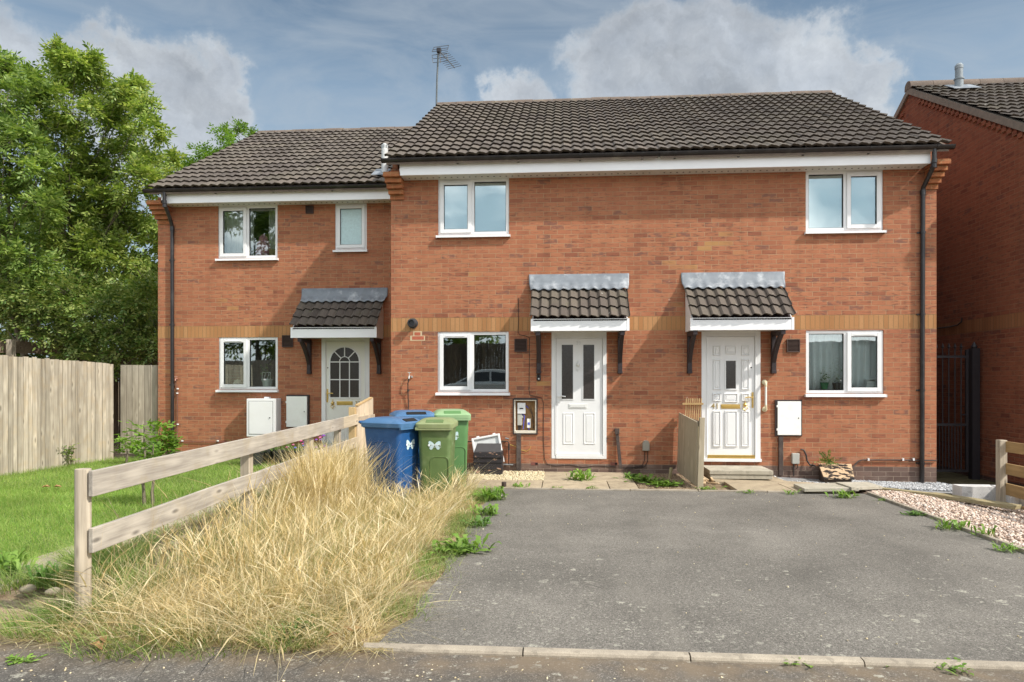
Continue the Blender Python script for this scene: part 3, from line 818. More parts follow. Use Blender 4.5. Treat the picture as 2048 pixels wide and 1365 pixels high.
# ---- number 41
h41 = thing('terraced_house', (XM, 0, 0), 'brick terraced house with a gold 41 and small square glass in its white door', 'house', 'terraced houses')
w41l = rect(1612, 661, 1767.5, 788, 0); w41u = rect(1611.5, 337, 1766.5, 462, 0); w41u = (w41u[0], w41u[1], w41u[2], 4.83)
d41 = rect(1403, 663, 1521, 922, 0); leaf41 = rect(1415, 674, 1509.5, 917, 0)
shell(h41, XM, XR, 0, [w41l, w41u, d41], 'brick_f', (False, True))
roof(h41, XM, XR+.0, 0, 5)
eaves(h41, XM, XR+.06, 0, XM, W(1861, 320, FY)[0])
corbel(h41, W(1856, 350, -.1)[0], XR+.01, 0, 4.50, 5, 'r')
window(h41, w41u, 0, 'r', gl='glass_up', split=.52)
window(h41, w41l, 0, 'r', gl='glass', split=.52)
x0, x1, z0, z1 = leaf41
b = MB(); b.box(x0, x1, .012, .05, z0+.05, z1)
for q in ((1426, 692, 1442, 712), (1451, 692, 1473, 709), (1483, 692, 1499, 712), (1426, 719, 1442, 780), (1483, 719, 1499, 780), (1425, 787, 1442, 803), (1448, 787, 1476, 805), (1483, 787, 1499, 803), (1426, 822, 1442, 894), (1450, 822, 1475, 894), (1483, 822, 1499, 894)):
    panel(b, *rect(*q, 0), .010, .018)
door = b.build('door', M['upvc_door'], h41, label='white panelled door with brass fittings and one small dark window')
q = rect(1452, 722, 1471.5, 778, 0)
g = MB(); g.box(q[0], q[1], .004, .014, q[2], q[3]); g.build('door_glass', M['dark_glass'], door)
f = MB(); t = .022
f.box(q[0]-t, q[0], -.002, .012, q[2]-t, q[3]+t); f.box(q[1], q[1]+t, -.002, .012, q[2]-t, q[3]+t); f.box(q[0], q[1], -.002, .012, q[2]-t, q[2]); f.box(q[0], q[1], -.002, .012, q[3], q[3]+t)
f.build('glass_bead', M['upvc'], door, bevel=.004)
px, pz = W(1505.5, 795, 0); lever(door, px, pz, .012, 'brass', -1, .25)
letterbox(door, rect(1442, 809, 1480.5, 818, 0), .012, 'brass')
kx, kz = W(1490, 811, 0); knocker(door, kx, kz, .012, 'brass')
nx, nz = W(1430.5, 813, 0)
text_part('house_number', '41', .125, .004, M['gold_num'], door, Matrix.Translation((nx-XM, .006, nz)) @ Matrix.Rotation(R(90), 4, 'X'))
px, pz = W(1503, 735.5, 0); b = MB(); b.lathe([(.012, 0), (.009, -.008)], (px, .012, pz), 10, 'y'); b.build('spy_hole', M['cable'], door)
b = MB(); b.box(x0, x1, -.014, .012, z0+.012, z0+.03); b.box(x0, x1, -.006, .012, z0+.034, z0+.052); b.box(x0, x1, .0, .04, z0-.004, z0+.01); b.build('weather_bar', M['brass'], door)
df = door_frame(h41, d41, leaf41, 0)
q = rect(1402, 918, 1523, 924, -.03); b = MB(); b.box(q[0], q[1], -.045, .0, q[2], q[3]); b.build('door_sill', M['upvc'], df, bevel=.004)
xa, _ = W(1362, 550, 0); xb, _ = W(1569, 550, 0); fa, _ = W(1381, 650, -.55); fb, _ = W(1588, 650, -.55)
can = canopy(h41, xa, xb, fa, fb, 0, 22)
bracket(can, W(1379, 700, -.04)[0], 0, 1.61); bracket(can, W(1547, 700, -.04)[0], 0, 1.61)
vent_grille(h41, rect(1573, 679, 1599, 705, 0), 0, louvres=9)
q = rect(1550, 800, 1604, 873, -.02); t = .022
b = MB(); b.box(q[0], q[1], -.03, 0, q[2], q[3]); mbx = b.build('meter_box', M['meter_frame'], h41, bevel=.004, label='closed white meter box in a dark frame')
b = MB(); b.box(q[0]+.035, q[1]-.02, -.042, -.03, q[2]+.02, q[3]-.025)
for zz in (q[3]-.12, q[2]+.09): b.box(q[0]+.018, q[0]+.035, -.046, -.03, zz, zz+.035)
dr = b.build('box_door', M['meter_white'], mbx, bevel=.004)
b = MB(); zz = (q[2]+q[3])/2; b.lathe([(.010, 0), (.008, -.006)], (q[1]-.06, -.042, zz), 10, 'y'); b.build('lock', M['void'], dr)
q = rect(1557.5, 874, 1566, 945, -.03); b = MB(); b.box(q[0], q[1], -.045, -.001, q[2]-.05, q[3]); b.build('cable_cover', M['conduit'], h41, bevel=.003)
q = rect(1583.5, 907, 1598, 928, -.03); b = MB(); b.box(q[0], q[1], -.06, -.001, q[2], q[3]); bx = b.build('junction_box', M['grey_plastic'], h41, bevel=.008)
b = MB(); xx = q[0]+.03; b.tube([(xx, -.03, q[2]), (xx, -.03, q[2]-.2)], .011, 8); b.tube([(xx+.06, -.03, q[2]), (xx+.06, -.03, q[2]-.06), (xx+.05, -.01, q[2]-.08)], .006, 6); b.build('wire', M['cable'], bx, smooth=60)
# grab rail
gx, g1 = W(1529, 765, 0); _, g0 = W(1529, 819, 0)
b = MB(); b.tube([(gx, -.075, g0+.03), (gx, -.075, g1-.03)], .0165, 12); gr = b.build('grab_rail', M['grab'], h41, smooth=60)
for zz, sgn in ((g1, 1), (g0, -1)):
    b = MB(); b.lathe([(.042, 0), (.042, -.012), (.030, -.02), (.022, -.03)], (gx, -.001, zz), 16, 'y'); b.tube([(gx, -.02, zz), (gx, -.055, zz-.005*sgn), (gx, -.075, zz-.035*sgn), (gx, -.075, zz-.07*sgn)], [.022, .022, .020, .018], 12)
    b.build('rail_end', M['grab_end'], gr, smooth=60)
# pipes low on the wall
pp = [(1600, 899), (1606, 900), (1611, 910), (1613, 922), (1617, 929), (1628, 931)]
b = MB(); b.tube([(W(p[0], p[1], 0)[0], -.03-(.03 if i > 3 else 0), W(p[0], p[1], 0)[1]) for i, p in enumerate(pp)], .013, 8); b.build('supply_pipe', M['cable'], h41, smooth=60)
pp = [(1696, 935), (1705, 934), (1710, 928), (1716, 922), (1724, 920), (1780, 920), (1872, 921)]
b = MB(); b.tube([(W(p[0], p[1], 0)[0], -.025, W(p[0], p[1], 0)[1]) for p in pp], .011, 8); wp = b.build('waste_pipe', M['conduit'], h41, smooth=60)
for px in (1735, 1804, 1825):
    xx, zz = W(px, 920, 0); b = MB(); b.box(xx-.012, xx+.012, -.045, -.01, zz-.01, zz+.028); b.build('pipe_clip', M['upvc'], wp)
downpipe(h41, W(1847, 430, -.055)[0], 0, 4.46, -.12, W(1864, 315, FY)[0], W(1845, 960, -.055)[0])

# ---- number 37
h37 = thing('terraced_house', (XL, DY, 0), 'set-back brick terraced house with an arched fan window in its white door', 'house', 'terraced houses')
w37l = rect(437, 675, 555.5, 779.5, DY); w37u = rect(436, 395, 555, 517, DY); w37u = (w37u[0], w37u[1], w37u[2], 4.83)
w37b = rect(670, 396, 733.5, 500, DY); w37b = (w37b[0], w37b[1], w37b[2], 4.83)
d37 = rect(643, 672, 739, 908, DY); leaf37 = rect(652, 684, 729, 900, DY)
d37 = (d37[0], d37[1], .2, 2.30); leaf37 = (leaf37[0], leaf37[1], .24, leaf37[3])
shell(h37, XL, -.005, DY, [w37l, w37u, w37b, d37], 'brick_f', (True, False))
roof(h37, W(296, 378, EY+DY)[0], -.01, DY, 7)
eaves(h37, W(288, 376, DY-.36)[0], -.02, DY, W(322, 390, FY+DY)[0], -.02)
corbel(h37, XL-.0, W(334, 400, DY-.15)[0], DY, 4.50, 5, 'l')
window(h37, w37u, DY, 'l', gl='glass', split=.49); window(h37, w37l, DY, 'l', gl='glass', split=.49)
window(h37, w37b, DY, 'l', gl='frosted', split=None)
x0, x1, z0, z1 = leaf37
b = MB(); b.box(x0, x1, DY+.012, DY+.05, z0, z1)
pw = (x1-x0)
panel(b, x0+.12, x0+pw*.47, z0+.10, z0+.52, DY+.012, .01); panel(b, x0+pw*.53, x1-.12, z0+.10, z0+.52, DY+.012, .01)
door = b.build('door', M['cream_door'], h37, label='white door with an arched window divided by white bars')
q = rect(660.5, 695, 718, 795, DY)
def archpoly(a, b_, c, d, n=12):
    r_ = (b_-a)/2; xc = (a+b_)/2; zs = d-r_
    return [(a, c), (b_, c)]+[(xc+r_*math.cos(math.pi*k/n), zs+r_*math.sin(math.pi*k/n)) for k in range(n+1)], xc, zs, r_
po, xc, zs, r_ = archpoly(*q)
g = MB(); g.prism(po, 'y', DY+.006, DY+.014); g.build('door_glass', M['dark_glass'], door)
f = MB(); t = .03
po2, _, _, r2 = archpoly(q[0]-t, q[1]+t, q[2]-t, q[3]+t)
for i in range(len(po)):
    a, b_ = po[i], po[(i+1) % len(po)]; c, d = po2[i], po2[(i+1) % len(po)]
    f.hexa([(a[0], DY-.004, a[1]), (b_[0], DY-.004, b_[1]), (d[0], DY+.002, d[1]), (c[0], DY+.002, c[1])], [(a[0], DY+.012, a[1]), (b_[0], DY+.012, b_[1]), (d[0], DY+.012, d[1]), (c[0], DY+.012, c[1])])
gw = .018
for fr in (1/3, 2/3): f.box(q[0]+(q[1]-q[0])*fr-gw/2, q[0]+(q[1]-q[0])*fr+gw/2, DY+.0, DY+.008, q[2], zs)
zm = q[2]+(zs-q[2])*.5
f.box(q[0], q[1], DY-.001, DY+.007, zm-gw/2, zm+gw/2); f.box(q[0], q[1], DY-.001, DY+.007, zs-gw/2, zs+gw/2)
ri = r_*.36
for k in range(10):
    t0, t1 = math.pi*k/10, math.pi*(k+1)/10
    f.bar((xc+ri*math.cos(t0), DY+.003, zs+ri*math.sin(t0)), (xc+ri*math.cos(t1), DY+.003, zs+ri*math.sin(t1)), .012, gw, (0, 1, 0))
for an in (R(45), R(90), R(135)):
    f.bar((xc+ri*math.cos(an), DY+.003, zs+ri*math.sin(an)), (xc+r_*math.cos(an), DY+.003, zs+r_*math.sin(an)), gw, .012, (0, 1, 0))
f.build('glazing_bar', M['upvc'], door)
px, pz = W(653.5, 787, DY); lever(door, px+.01, pz, DY+.012, 'brass', 1, .25)
letterbox(door, rect(673, 803, 705, 810.5, DY), DY+.012, 'brass')
kx, kz = W(665.5, 808, DY); knocker(door, kx, kz, DY+.012, 'brass')
nx, nz = W(715, 807, DY)
text_part('house_number', '37', .10, .004, M['gold_num'], door, Matrix.Translation((nx-XL, .006, nz)) @ Matrix.Rotation(R(90), 4, 'X'))
px, pz = W(655, 736, DY); b = MB(); b.lathe([(.012, 0), (.009, -.008)], (px, DY+.012, pz), 10, 'y'); b.build('spy_hole', M['cable'], door)
door_frame(h37, d37, leaf37, DY)
xa, _ = W(604, 575, DY); xb, _ = W(776, 570, DY); fa, _ = W(581.5, 660, DY-.55); fb, _ = W(753, 660, DY-.55)
can = canopy(h37, xa, xb, fa, fb, DY, 23)
bracket(can, W(618.5, 700, DY-.04)[0], DY, 1.62); bracket(can, W(758, 700, DY-.04)[0], DY, 1.62)
vent_grille(h37, rect(565, 671, 586.5, 695, DY), DY); vent_grille(h37, rect(612, 412, 627.5, 428, DY), DY, louvres=4)
q = rect(574, 792, 616, 855, DY); b = MB(); b.box(q[0], q[1]+.035, DY-.03, DY, q[2], q[3]+.02); mbx = b.build('meter_box', M['meter_frame'], h37, bevel=.004, label='flat cream meter box in a dark frame')
b = MB(); b.box(q[0]+.01, q[1]-.0, DY-.06, DY-.03, q[2]+.01, q[3]-.01)
for zz in (q[3]-.14, q[2]+.08): b.box(q[0]-.008, q[0]+.01, DY-.055, DY-.03, zz, zz+.04)
dr = b.build('box_door', M['meter_white'], mbx, bevel=.004)
b = MB(); b.lathe([(.010, 0), (.008, -.006)], (q[1]-.05, DY-.06, (q[2]+q[3])/2), 10, 'y'); b.build('lock', M['void'], dr)
q = rect(492.5, 798, 550, 874, DY-.28); b = MB(); b.box(q[0], q[1], DY-.27, DY-.001, q[2], q[3]); b.box((q[0]+q[1])/2, (q[0]+q[1])/2+.1, DY-.14, DY-.06, q[3], q[3]+.03)
cab = b.build('wall_cabinet', M['upvc'], h37, bevel=.008, label='big white meter cabinet standing proud of the wall')
b = MB(); b.box(q[0]+.05, q[1]-.05, DY-.278, DY-.27, q[2]+.05, q[3]-.05); cd = b.build('cabinet_door', M['upvc'], cab, bevel=.003)
b = MB(); t = .006
for s_ in ((q[0]+.044, q[0]+.05, q[2]+.044, q[3]-.044), (q[1]-.05, q[1]-.044, q[2]+.044, q[3]-.044), (q[0]+.05, q[1]-.05, q[3]-.05, q[3]-.044), (q[0]+.05, q[1]-.05, q[2]+.044, q[2]+.05)): b.box(s_[0], s_[1], DY-.2725, DY-.27, s_[2], s_[3])
b.lathe([(.011, 0), (.011, -.012)], (q[1]-.10, DY-.278, (q[2]+q[3])/2), 10, 'y'); b.build('door_gap', M['void'], cab)
# tap and thin pipe at the left corner
pp = [(354, 761), (352, 768), (356, 775), (356, 830), (356, 880), (360, 884), (440, 884), (500, 886)]
b = MB(); b.tube([(W(p[0], p[1], DY)[0], DY-.02, W(p[0], p[1], DY)[1]) for p in pp], .006, 6); wp = b.build('water_pipe', simple('copper_pipe', (.13, .06, .045), .5, .2), h37, smooth=60)
for (px, py) in ((357, 778), (356, 787), (357, 849), (366, 882), (437, 882)):
    xx, zz = W(px, py, DY); b = MB(); b.box(xx-.016, xx+.016, DY-.04, DY-.01, zz-.012, zz+.012); b.build('pipe_clip', M['upvc'], wp, bevel=.004)
xx, zz = W(355, 758, DY); b = MB(); b.tube([(xx, DY, zz), (xx, DY-.06, zz), (xx, DY-.075, zz-.04)], .010, 8); b.tube([(xx-.03, DY-.05, zz+.04), (xx+.03, DY-.05, zz+.04)], .007, 6); b.tube([(xx, DY-.05, zz), (xx, DY-.05, zz+.04)], .006, 6); b.build('tap', simple('tap_pink_brass', (.55, .30, .24), .4, .1, metal=.5), h37, smooth=40)
downpipe(h37, W(343.5, 500, DY-.055)[0], DY, 4.42, 0.0, W(333, 400, DY+FY)[0], W(344, 880, DY-.055)[0])
# boiler flue through the roof with its lead slate
fx, fz0 = W(772.5, 345, DY+.1); fy = DY+.12
zr = EZ+(fy-EY-DY)*math.tan(PITCH)
_, ft = W(772.5, 288, fy)
fx = W(769.5, 315, fy)[0]
b = MB(); b.lathe([(.062, zr-.05), (.062, ft-.10), (.056, ft-.095), (.056, ft-.02), (.03, ft)], (fx, fy, 0), 18); fl = b.build('roof_flue', M['flue'], h37, smooth=35)
b = MB()
for k in range(8):
    a = 2*math.pi*k/8; b.box(fx+.057*math.cos(a)-.008, fx+.057*math.cos(a)+.008, fy+.057*math.sin(a)-.008, fy+.057*math.sin(a)+.008, ft-.085, ft-.03)
b.build('terminal_slot', M['steel'], fl)
b = MB(); tp = math.tan(PITCH)
b.hexa([(fx-.2, fy-.22, zr+.075-.22*tp), (fx+.08, fy-.22, zr+.075-.22*tp), (fx+.08, fy+.15, zr+.075+.15*tp), (fx-.2, fy+.15, zr+.075+.15*tp)], [(fx-.2, fy-.22, zr+.085-.22*tp), (fx+.08, fy-.22, zr+.085-.22*tp), (fx+.08, fy+.15, zr+.085+.15*tp), (fx-.2, fy+.15, zr+.085+.15*tp)])
b.build('lead_slate', M['lead'], fl)

# ---- aerial on the gable end
ax, az = W(871, 222, RY); ay = RY
tx_, tz_ = W(877, 100, RY)
aer = thing('tv_aerial', (ax, ay, az), 'tall grey television aerial mast rising from the left end of the ridge', 'aerial')
b = MB(); b.tube([(ax, ay, az-.9), (ax+(tx_-ax)*.5, ay, (az+tz_)/2), (tx_, ay, tz_)], .02, 8); b.build('mast', M['mast'], aer, smooth=60)
def aw(px, py, Y): q = W(px, py, Y); return Vector((q[0], Y, q[1]))
b = MB()
boom0 = aw(880, 104, ay-.05); boom1 = aw(909, 136, ay-.75)
b.tube([boom0, boom1], .011, 6); b.tube([boom0, aw(881, 126, ay-.05)], .009, 6); b.build('boom', M['alu'], aer)
b = MB()
up = [((868, 95), (898, 91)), ((866, 100), (897, 96)), ((864, 104), (895, 100))]
lo = [((864, 111), (894, 107)), ((865, 118), (895, 115)), ((866, 126), (896, 122))]
for (a, c) in up+lo: b.tube([aw(a[0], a[1], ay), aw(c[0], c[1], ay-.02)], .006, 6)
for (a, c) in (((868, 95), (864, 104)), ((897.5, 91), (895, 100)), ((864, 111), (866, 126)), ((894, 107), (896, 122))): b.tube([aw(a[0], a[1], ay), aw(c[0], c[1], ay)], .006, 6)
b.build('reflector', M['alu'], aer)
b = MB()
for k in range(9):
    p = boom0.lerp(boom1, (k+1)/9); L = .17
    b.tube([p+Vector((-L*.9, .2*L, -.04*L)), p+Vector((L*.9, -.2*L, .16*L))], .005, 6)
b.build('director', M['alu'], aer)
b = MB(); c0 = aw(879, 102, ay); b.box(c0.x-.06, c0.x+.04, ay-.06, ay+.03, c0.z-.05, c0.z+.05); b.build('clamp', M['iron'], aer, bevel=.01)

# ---- house next door, its gable end across the alley
XN = 9.91; NRY = 3.30; NRZ = 7.50; NP = R(30.2)
nb = thing('neighbour_house', (XN, 2, -.2), 'brown brick house gable at the right edge with its shaded side wall facing the alley', 'house')
yf, yb = -.45, 2*NRY+.45
tp = math.tan(NP)
b = MB(); zz = lambda y: NRZ-.13-abs(y-NRY)*tp
b.prism([(yf, -.6), (yb, -.6), (yb, zz(yb)), (NRY, zz(NRY)), (yf, zz(yf))], 'x', XN, XN+.1)
b.box(XN+.1, XN+6, yf, yf+.1, -.6, zz(yf)-.05); b.box(XN+.1, XN+6, yb-.1, yb, -.6, zz(yb)-.05)
for sgn in (-1, 1):
    for k in range(26):
        y = NRY+sgn*(.35+k*.13); z = NRZ-.19-abs(y-NRY)*tp
        if y < yf or y > yb: continue
        b.box(XN-.03, XN-.001, y-.11, y+.0, z-.12, z-.045)
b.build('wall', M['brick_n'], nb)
ye = yf-.32; rows = 14
ga = math.hypot(NRY-ye, (NRY-ye)*tp)/rows
V, F = tile_field(XN-.04, XN+6, ye, NRZ-(NRY-ye)*tp-.02, NP, rows, ga, .335, seed=9)
o = np_obj('roof', V, F, M['tiles'], nb); o.data.polygons.foreach_set('use_smooth', np.ones(len(o.data.polygons), dtype=bool)); o.data.set_sharp_from_angle(angle=R(35))
b = MB(); y2 = 2*NRY-ye
b.prism([(ye+.03, NRZ-(NRY-ye)*tp-.03), (NRY, NRZ-.03), (y2, NRZ-(NRY-ye)*tp-.03), (y2, NRZ-(NRY-ye)*tp-.10), (NRY, NRZ-.10), (ye+.03, NRZ-(NRY-ye)*tp-.10)], 'x', XN-.02, XN+6)
b.build('roof_deck', M['ridge'], nb)
b = MB()
for k in range(14):
    a0 = XN-.05+k*.45
    b.prism([(NRY+.13, NRZ-.08)]+[(NRY+.125*math.cos(math.pi*j/8), NRZ-.02+.11*math.sin(math.pi*j/8)) for j in range(9)]+[(NRY-.13, NRZ-.08)], 'x', a0, a0+.443)
b.build('ridge', M['ridge'], nb, smooth=35)
b = MB()     # mortared verge with corbelled brick steps below
for sgn in (-1, 1):
    ya, yb_ = NRY, (ye if sgn < 0 else y2)
    za, zb = NRZ-.035, NRZ-abs(yb_-NRY)*tp-.035
    b.hexa([(XN-.045, ya, za-.13), (XN-.045, yb_, zb-.13), (XN+.05, yb_, zb-.13), (XN+.05, ya, za-.13)], [(XN-.045, ya, za), (XN-.045, yb_, zb), (XN+.05, yb_, zb), (XN+.05, ya, za)])
b.build('verge', simple('verge_mortar', (.20, .165, .13), .85, .25, 10), nb)
yy = 2.65; pz0 = NRZ-(NRY-yy)*tp
xx, zt = W(1918, 128, yy)
b = MB(); b.lathe([(.075, pz0-.1), (.075, pz0+.2), (.09, pz0+.2), (.09, pz0+.225), (.068, pz0+.23), (.068, zt-.10), (.074, zt-.1), (.074, zt-.04), (.045, zt)], (xx, yy, 0), 18)
fl = b.build('roof_flue', M['flue_dull'], nb, smooth=35)
b = MB(); b.hexa([(xx-.2, yy-.2, pz0+.07-.2*tp), (xx+.3, yy-.2, pz0+.07-.2*tp), (xx+.3, yy+.15, pz0+.07+.15*tp), (xx-.2, yy+.15, pz0+.07+.15*tp)], [(xx-.2, yy-.2, pz0+.08-.2*tp), (xx+.3, yy-.2, pz0+.08-.2*tp), (xx+.3, yy+.15, pz0+.08+.15*tp), (xx-.2, yy+.15, pz0+.08+.15*tp)])
b.build('lead_slate', M['lead'], fl)
def PX(px, py, X):
    t = (px-1024)/FL; zc = (X-CAM.x)/(cp*t-sp); p = AT(px, py, zc); return p.y, p.z
pp = [(1875, 657), (1900, 654), (1914, 651), (1923, 644), (1924, 636)]
b = MB(); b.tube([(XN-.02, *PX(p[0], p[1], XN-.02)) for p in pp], .012, 8); b.build('wall_pipe', M['cable'], nb, smooth=60)
# ================================================================== ground
def sheet(name, poly, mat, zf, step=.5, kind='structure', lift=0.0, skirt=0.0):
    bm = bmesh.new()
    f = bm.faces.new([bm.verts.new((p[0], p[1], 0)) for p in poly])
    if f.normal.z < 0 or sum((poly[i][0]*poly[(i+1) % len(poly)][1]-poly[(i+1) % len(poly)][0]*poly[i][1]) for i in range(len(poly))) < 0: f.normal_flip()
    xs = [p[0] for p in poly]; ys = [p[1] for p in poly]
    for ax, lo, hi in ((0, min(xs), max(xs)), (1, min(ys), max(ys))):
        k = 1; n = int((hi-lo)/step)
        for k in range(1, n+1):
            co = [0, 0, 0]; no = [0, 0, 0]; co[ax] = lo+k*(hi-lo)/(n+1); no[ax] = 1
            bmesh.ops.bisect_plane(bm, geom=bm.verts[:]+bm.edges[:]+bm.faces[:], plane_co=co, plane_no=no)
    if skirt:
        r = bmesh.ops.extrude_face_region(bm, geom=bm.faces[:])
        for v in [g for g in r['geom'] if isinstance(g, bmesh.types.BMVert)]: v.co.z += 1.0
        for v in bm.verts: v.co.z = zf(v.co.x, v.co.y)+lift - (skirt if v.co.z < .5 else 0)
        bmesh.ops.recalc_face_normals(bm, faces=bm.faces)
    else:
        for v in bm.verts: v.co.z = zf(v.co.x, v.co.y)+lift
    me = bpy.data.meshes.new(name); bm.to_mesh(me); bm.free(); me.materials.append(mat)
    o = bpy.data.objects.new(name, me); COL.objects.link(o)
    if kind: o['kind'] = kind
    return o
def asphalt(name, base, lichen, ystart=None, yend=None, verge=None):
    m, nt, out = new_mat(name); b = NB(nt)
    pos = b.n('NewGeometry').outputs['Position']; y = b.n('SeparateXYZ', Vector=pos).outputs[1]
    fine = b.noise(pos, 210, 3, 0.7); mid = b.noise(pos, 38, 3); big = b.noise(pos, 0.8, 5, .6)
    f = b.math('ADD', b.math('MULTIPLY', fine, .7), b.math('MULTIPLY', mid, .3))
    c = b.ramp(f, [(.30, [k*.55 for k in base]), (.5, base), (.72, [k*1.5 for k in base])])
    v = b.n('TexVoronoi', Vector=pos, Scale=150.0)
    hs = b.n('SeparateColor', Color=v.outputs['Color'])
    c = b.mix(b.math('MULTIPLY', b.math('GREATER_THAN', hs.outputs[0], .86), .55), c, (.36, .33, .29))
    c = b.mix(b.math('MULTIPLY', b.math('LESS_THAN', hs.outputs[1], .16), .6), c, [k*.3 for k in base])
    c = b.mix(1.0, c, b.rng(big, .3, .7, .74, 1.22), 'MULTIPLY')
    c = b.mix(b.rng(b.noise(pos, 1.7, 5, .62), .52, .70, 0, .5), c, [k*.62 for k in base])
    c = b.mix(b.rng(b.noise(b.scalev(pos, (3.2, .35, 1)), 1.0, 4), .55, .75, 0, .35), c, (.22, .20, .17))
    if verge: c = b.mix(b.math('MULTIPLY', b.rng(y, verge[0], verge[1], 0, 1, True), b.rng(b.noise(pos, 5, 5), .35, .6, .2, .8)), c, (.20, .15, .10))
    # pale lichen discs, thick near the kerb
    amt = lichen
    dens = b.rng(y, ystart, yend, 0, 1, True) if ystart is not None else 1.0
    for sc, th, rad in ((9.0, .50, .34), (21.0, .45, .36), (40.0, .40, .36)):
        wv = b.n('TexVoronoi', Vector=b.n('VectorMath', {'operation': 'ADD'}, i0=pos, i1=b.scalev(b.n('TexNoise', Vector=pos, Scale=sc*2.2).outputs[1], (.9/sc, .9/sc, 0))).outputs[0], Scale=sc)
        hv = b.n('SeparateColor', Color=wv.outputs['Color'])
        rr = b.math('MULTIPLY', hv.outputs[1], rad)
        spot = b.math('MULTIPLY', b.math('LESS_THAN', wv.outputs['Distance'], rr), b.math('GREATER_THAN', hv.outputs[0], b.math('SUBTRACT', 1.0, b.math('MULTIPLY', dens, (1-th)*amt)) if ystart is not None else 1-(1-th)*amt))
        spot = b.math('MULTIPLY', spot, b.rng(b.noise(pos, sc*7, 3, .7), .38, .58, 0, 1))
        clus = b.rng(b.noise(pos, 2.2, 3), .40, .56, .25, 1)
        c = b.mix(b.math('MULTIPLY', b.math('MULTIPLY', spot, clus), .85), c, (.42, .40, .33))
    p = b.n('BsdfPrincipled', Base_Color=c, Roughness=.88); p.inputs['Specular IOR Level'].default_value = .25
    bp = b.n('Bump', Height=f, Strength=.55, Distance=.006); nt.links.new(bp.outputs[0], p.inputs['Normal'])
    nt.links.new(p.outputs[0], out.inputs[0]); return m
def soil(name, c1, c2, c3):
    m, nt, out = new_mat(name); b = NB(nt)
    pos = b.n('NewGeometry').outputs['Position']
    c = b.ramp(b.noise(pos, 7, 6, .65), [(.32, c2), (.5, c1), (.68, c3)])
    c = b.mix(1.0, c, b.rng(b.noise(pos, 130, 3), .3, .7, .6, 1.35), 'MULTIPLY')
    p = b.n('BsdfPrincipled', Base_Color=c, Roughness=.95); p.inputs['Specular IOR Level'].default_value = .1
    bp = b.n('Bump', Height=b.noise(pos, 60, 5, .7), Strength=.8, Distance=.02); nt.links.new(bp.outputs[0], p.inputs['Normal'])
    nt.links.new(p.outputs[0], out.inputs[0]); return m
def slabmat(name, base, dark):
    m, nt, out = new_mat(name); b = NB(nt)
    pos = b.n('NewGeometry').outputs['Position']; ri = b.n('NewGeometry').outputs['Random Per Island']
    c = b.ramp(b.noise(pos, 4.5, 5, .6), [(.3, dark), (.55, base), (.75, [k*1.12 for k in base])])
    c = b.mix(1.0, c, b.rng(b.noise(pos, 180, 2), .3, .7, .82, 1.18), 'MULTIPLY')
    c = b.mix(1.0, c, b.rng(ri, 0, 1, .88, 1.1), 'MULTIPLY')
    v = b.n('TexVoronoi', Vector=pos, Scale=30.0)
    c = b.mix(b.math('MULTIPLY', b.math('GREATER_THAN', b.n('SeparateColor', Color=v.outputs['Color']).outputs[0], .9), .35), c, [k*.45 for k in base])
    p = b.n('BsdfPrincipled', Base_Color=c, Roughness=.9); p.inputs['Specular IOR Level'].default_value = .2
    bp = b.n('Bump', Height=b.noise(pos, 120, 4), Strength=.35, Distance=.005); nt.links.new(bp.outputs[0], p.inputs['Normal'])
    nt.links.new(p.outputs[0], out.inputs[0]); return m
M['drive'] = asphalt('weathered_asphalt', (.160, .147, .128), 1.0, -4.6, -7.2)
M['road'] = asphalt('road_asphalt', (.105, .097, .088), .6, verge=(-7.95, -7.42))
M['soil'] = soil('dry_soil', (.27, .20, .13), (.16, .11, .07), (.40, .32, .23))
M['turf'] = soil('turf_soil', (.16, .22, .06), (.11, .15, .045), (.24, .27, .10))
M['straw_soil'] = soil('thatch', (.36, .265, .165), (.22, .155, .09), (.48, .38, .26))
M['slab'] = slabmat('paving_slab', (.40, .325, .225), (.30, .24, .17))
M['slab_grey'] = slabmat('grey_paving_slab', (.46, .42, .34), (.36, .33, .26))
M['kerbstone'] = slabmat('kerb_concrete', (.36, .31, .245), (.25, .215, .17))
M['block'] = slabmat('concrete_block', (.60, .585, .57), (.50, .49, .475))

def terr(x, y):      # lie of the land
    z = gz(x, y)-.03
    if y < -13.2: z += .5*ss(-13.2, -15.0, y)
    if y < -16.6: z += .55*ss(-16.6, -17.6, y)
    return z-.05*ss(-7.3, -7.5, y) if y < -7.2 else z
def grid_ground():
    xs = sorted(set([-400, -150, -60, -30, -20]+list(np.arange(-16, 20.01, .5))+[25, 35, 60, 150, 400]))
    ys = sorted(set([-400, -150, -60, -30, -24, -20, -18]+list(np.arange(-17.8, -12.9, .3))+list(np.arange(-12, 14.1, .5))+[20, 30, 60, 150, 400]))
    V = [(x, y, terr(x, y)-.01) for y in ys for x in xs]; n = len(xs); F = []
    for j in range(len(ys)-1):
        for i in range(n-1): F.append((j*n+i, j*n+i+1, (j+1)*n+i+1, (j+1)*n+i))
    o = np_obj('ground', V, F, M['soil']); o['kind'] = 'structure'
grid_ground()
DX0, DX1, DY0, DY1 = 1.88, 6.85, -7.34, -1.80
sheet('driveway', [(DX0+.02-.1*(k < 2)+.03*math.sin(k*1.3)+.012*math.sin(k*3.7), DY1+(DY0-DY1)*(1-k/24)) for k in range(24, -1, -1)]+[(DX1+.05, DY0), (DX1, DY1)], M['drive'], gz, .5)
sheet('road', [(-60, -7.40), (60, -7.40), (60, -13.4), (-60, -13.4)], M['road'], lambda x, y: -.024, 30)
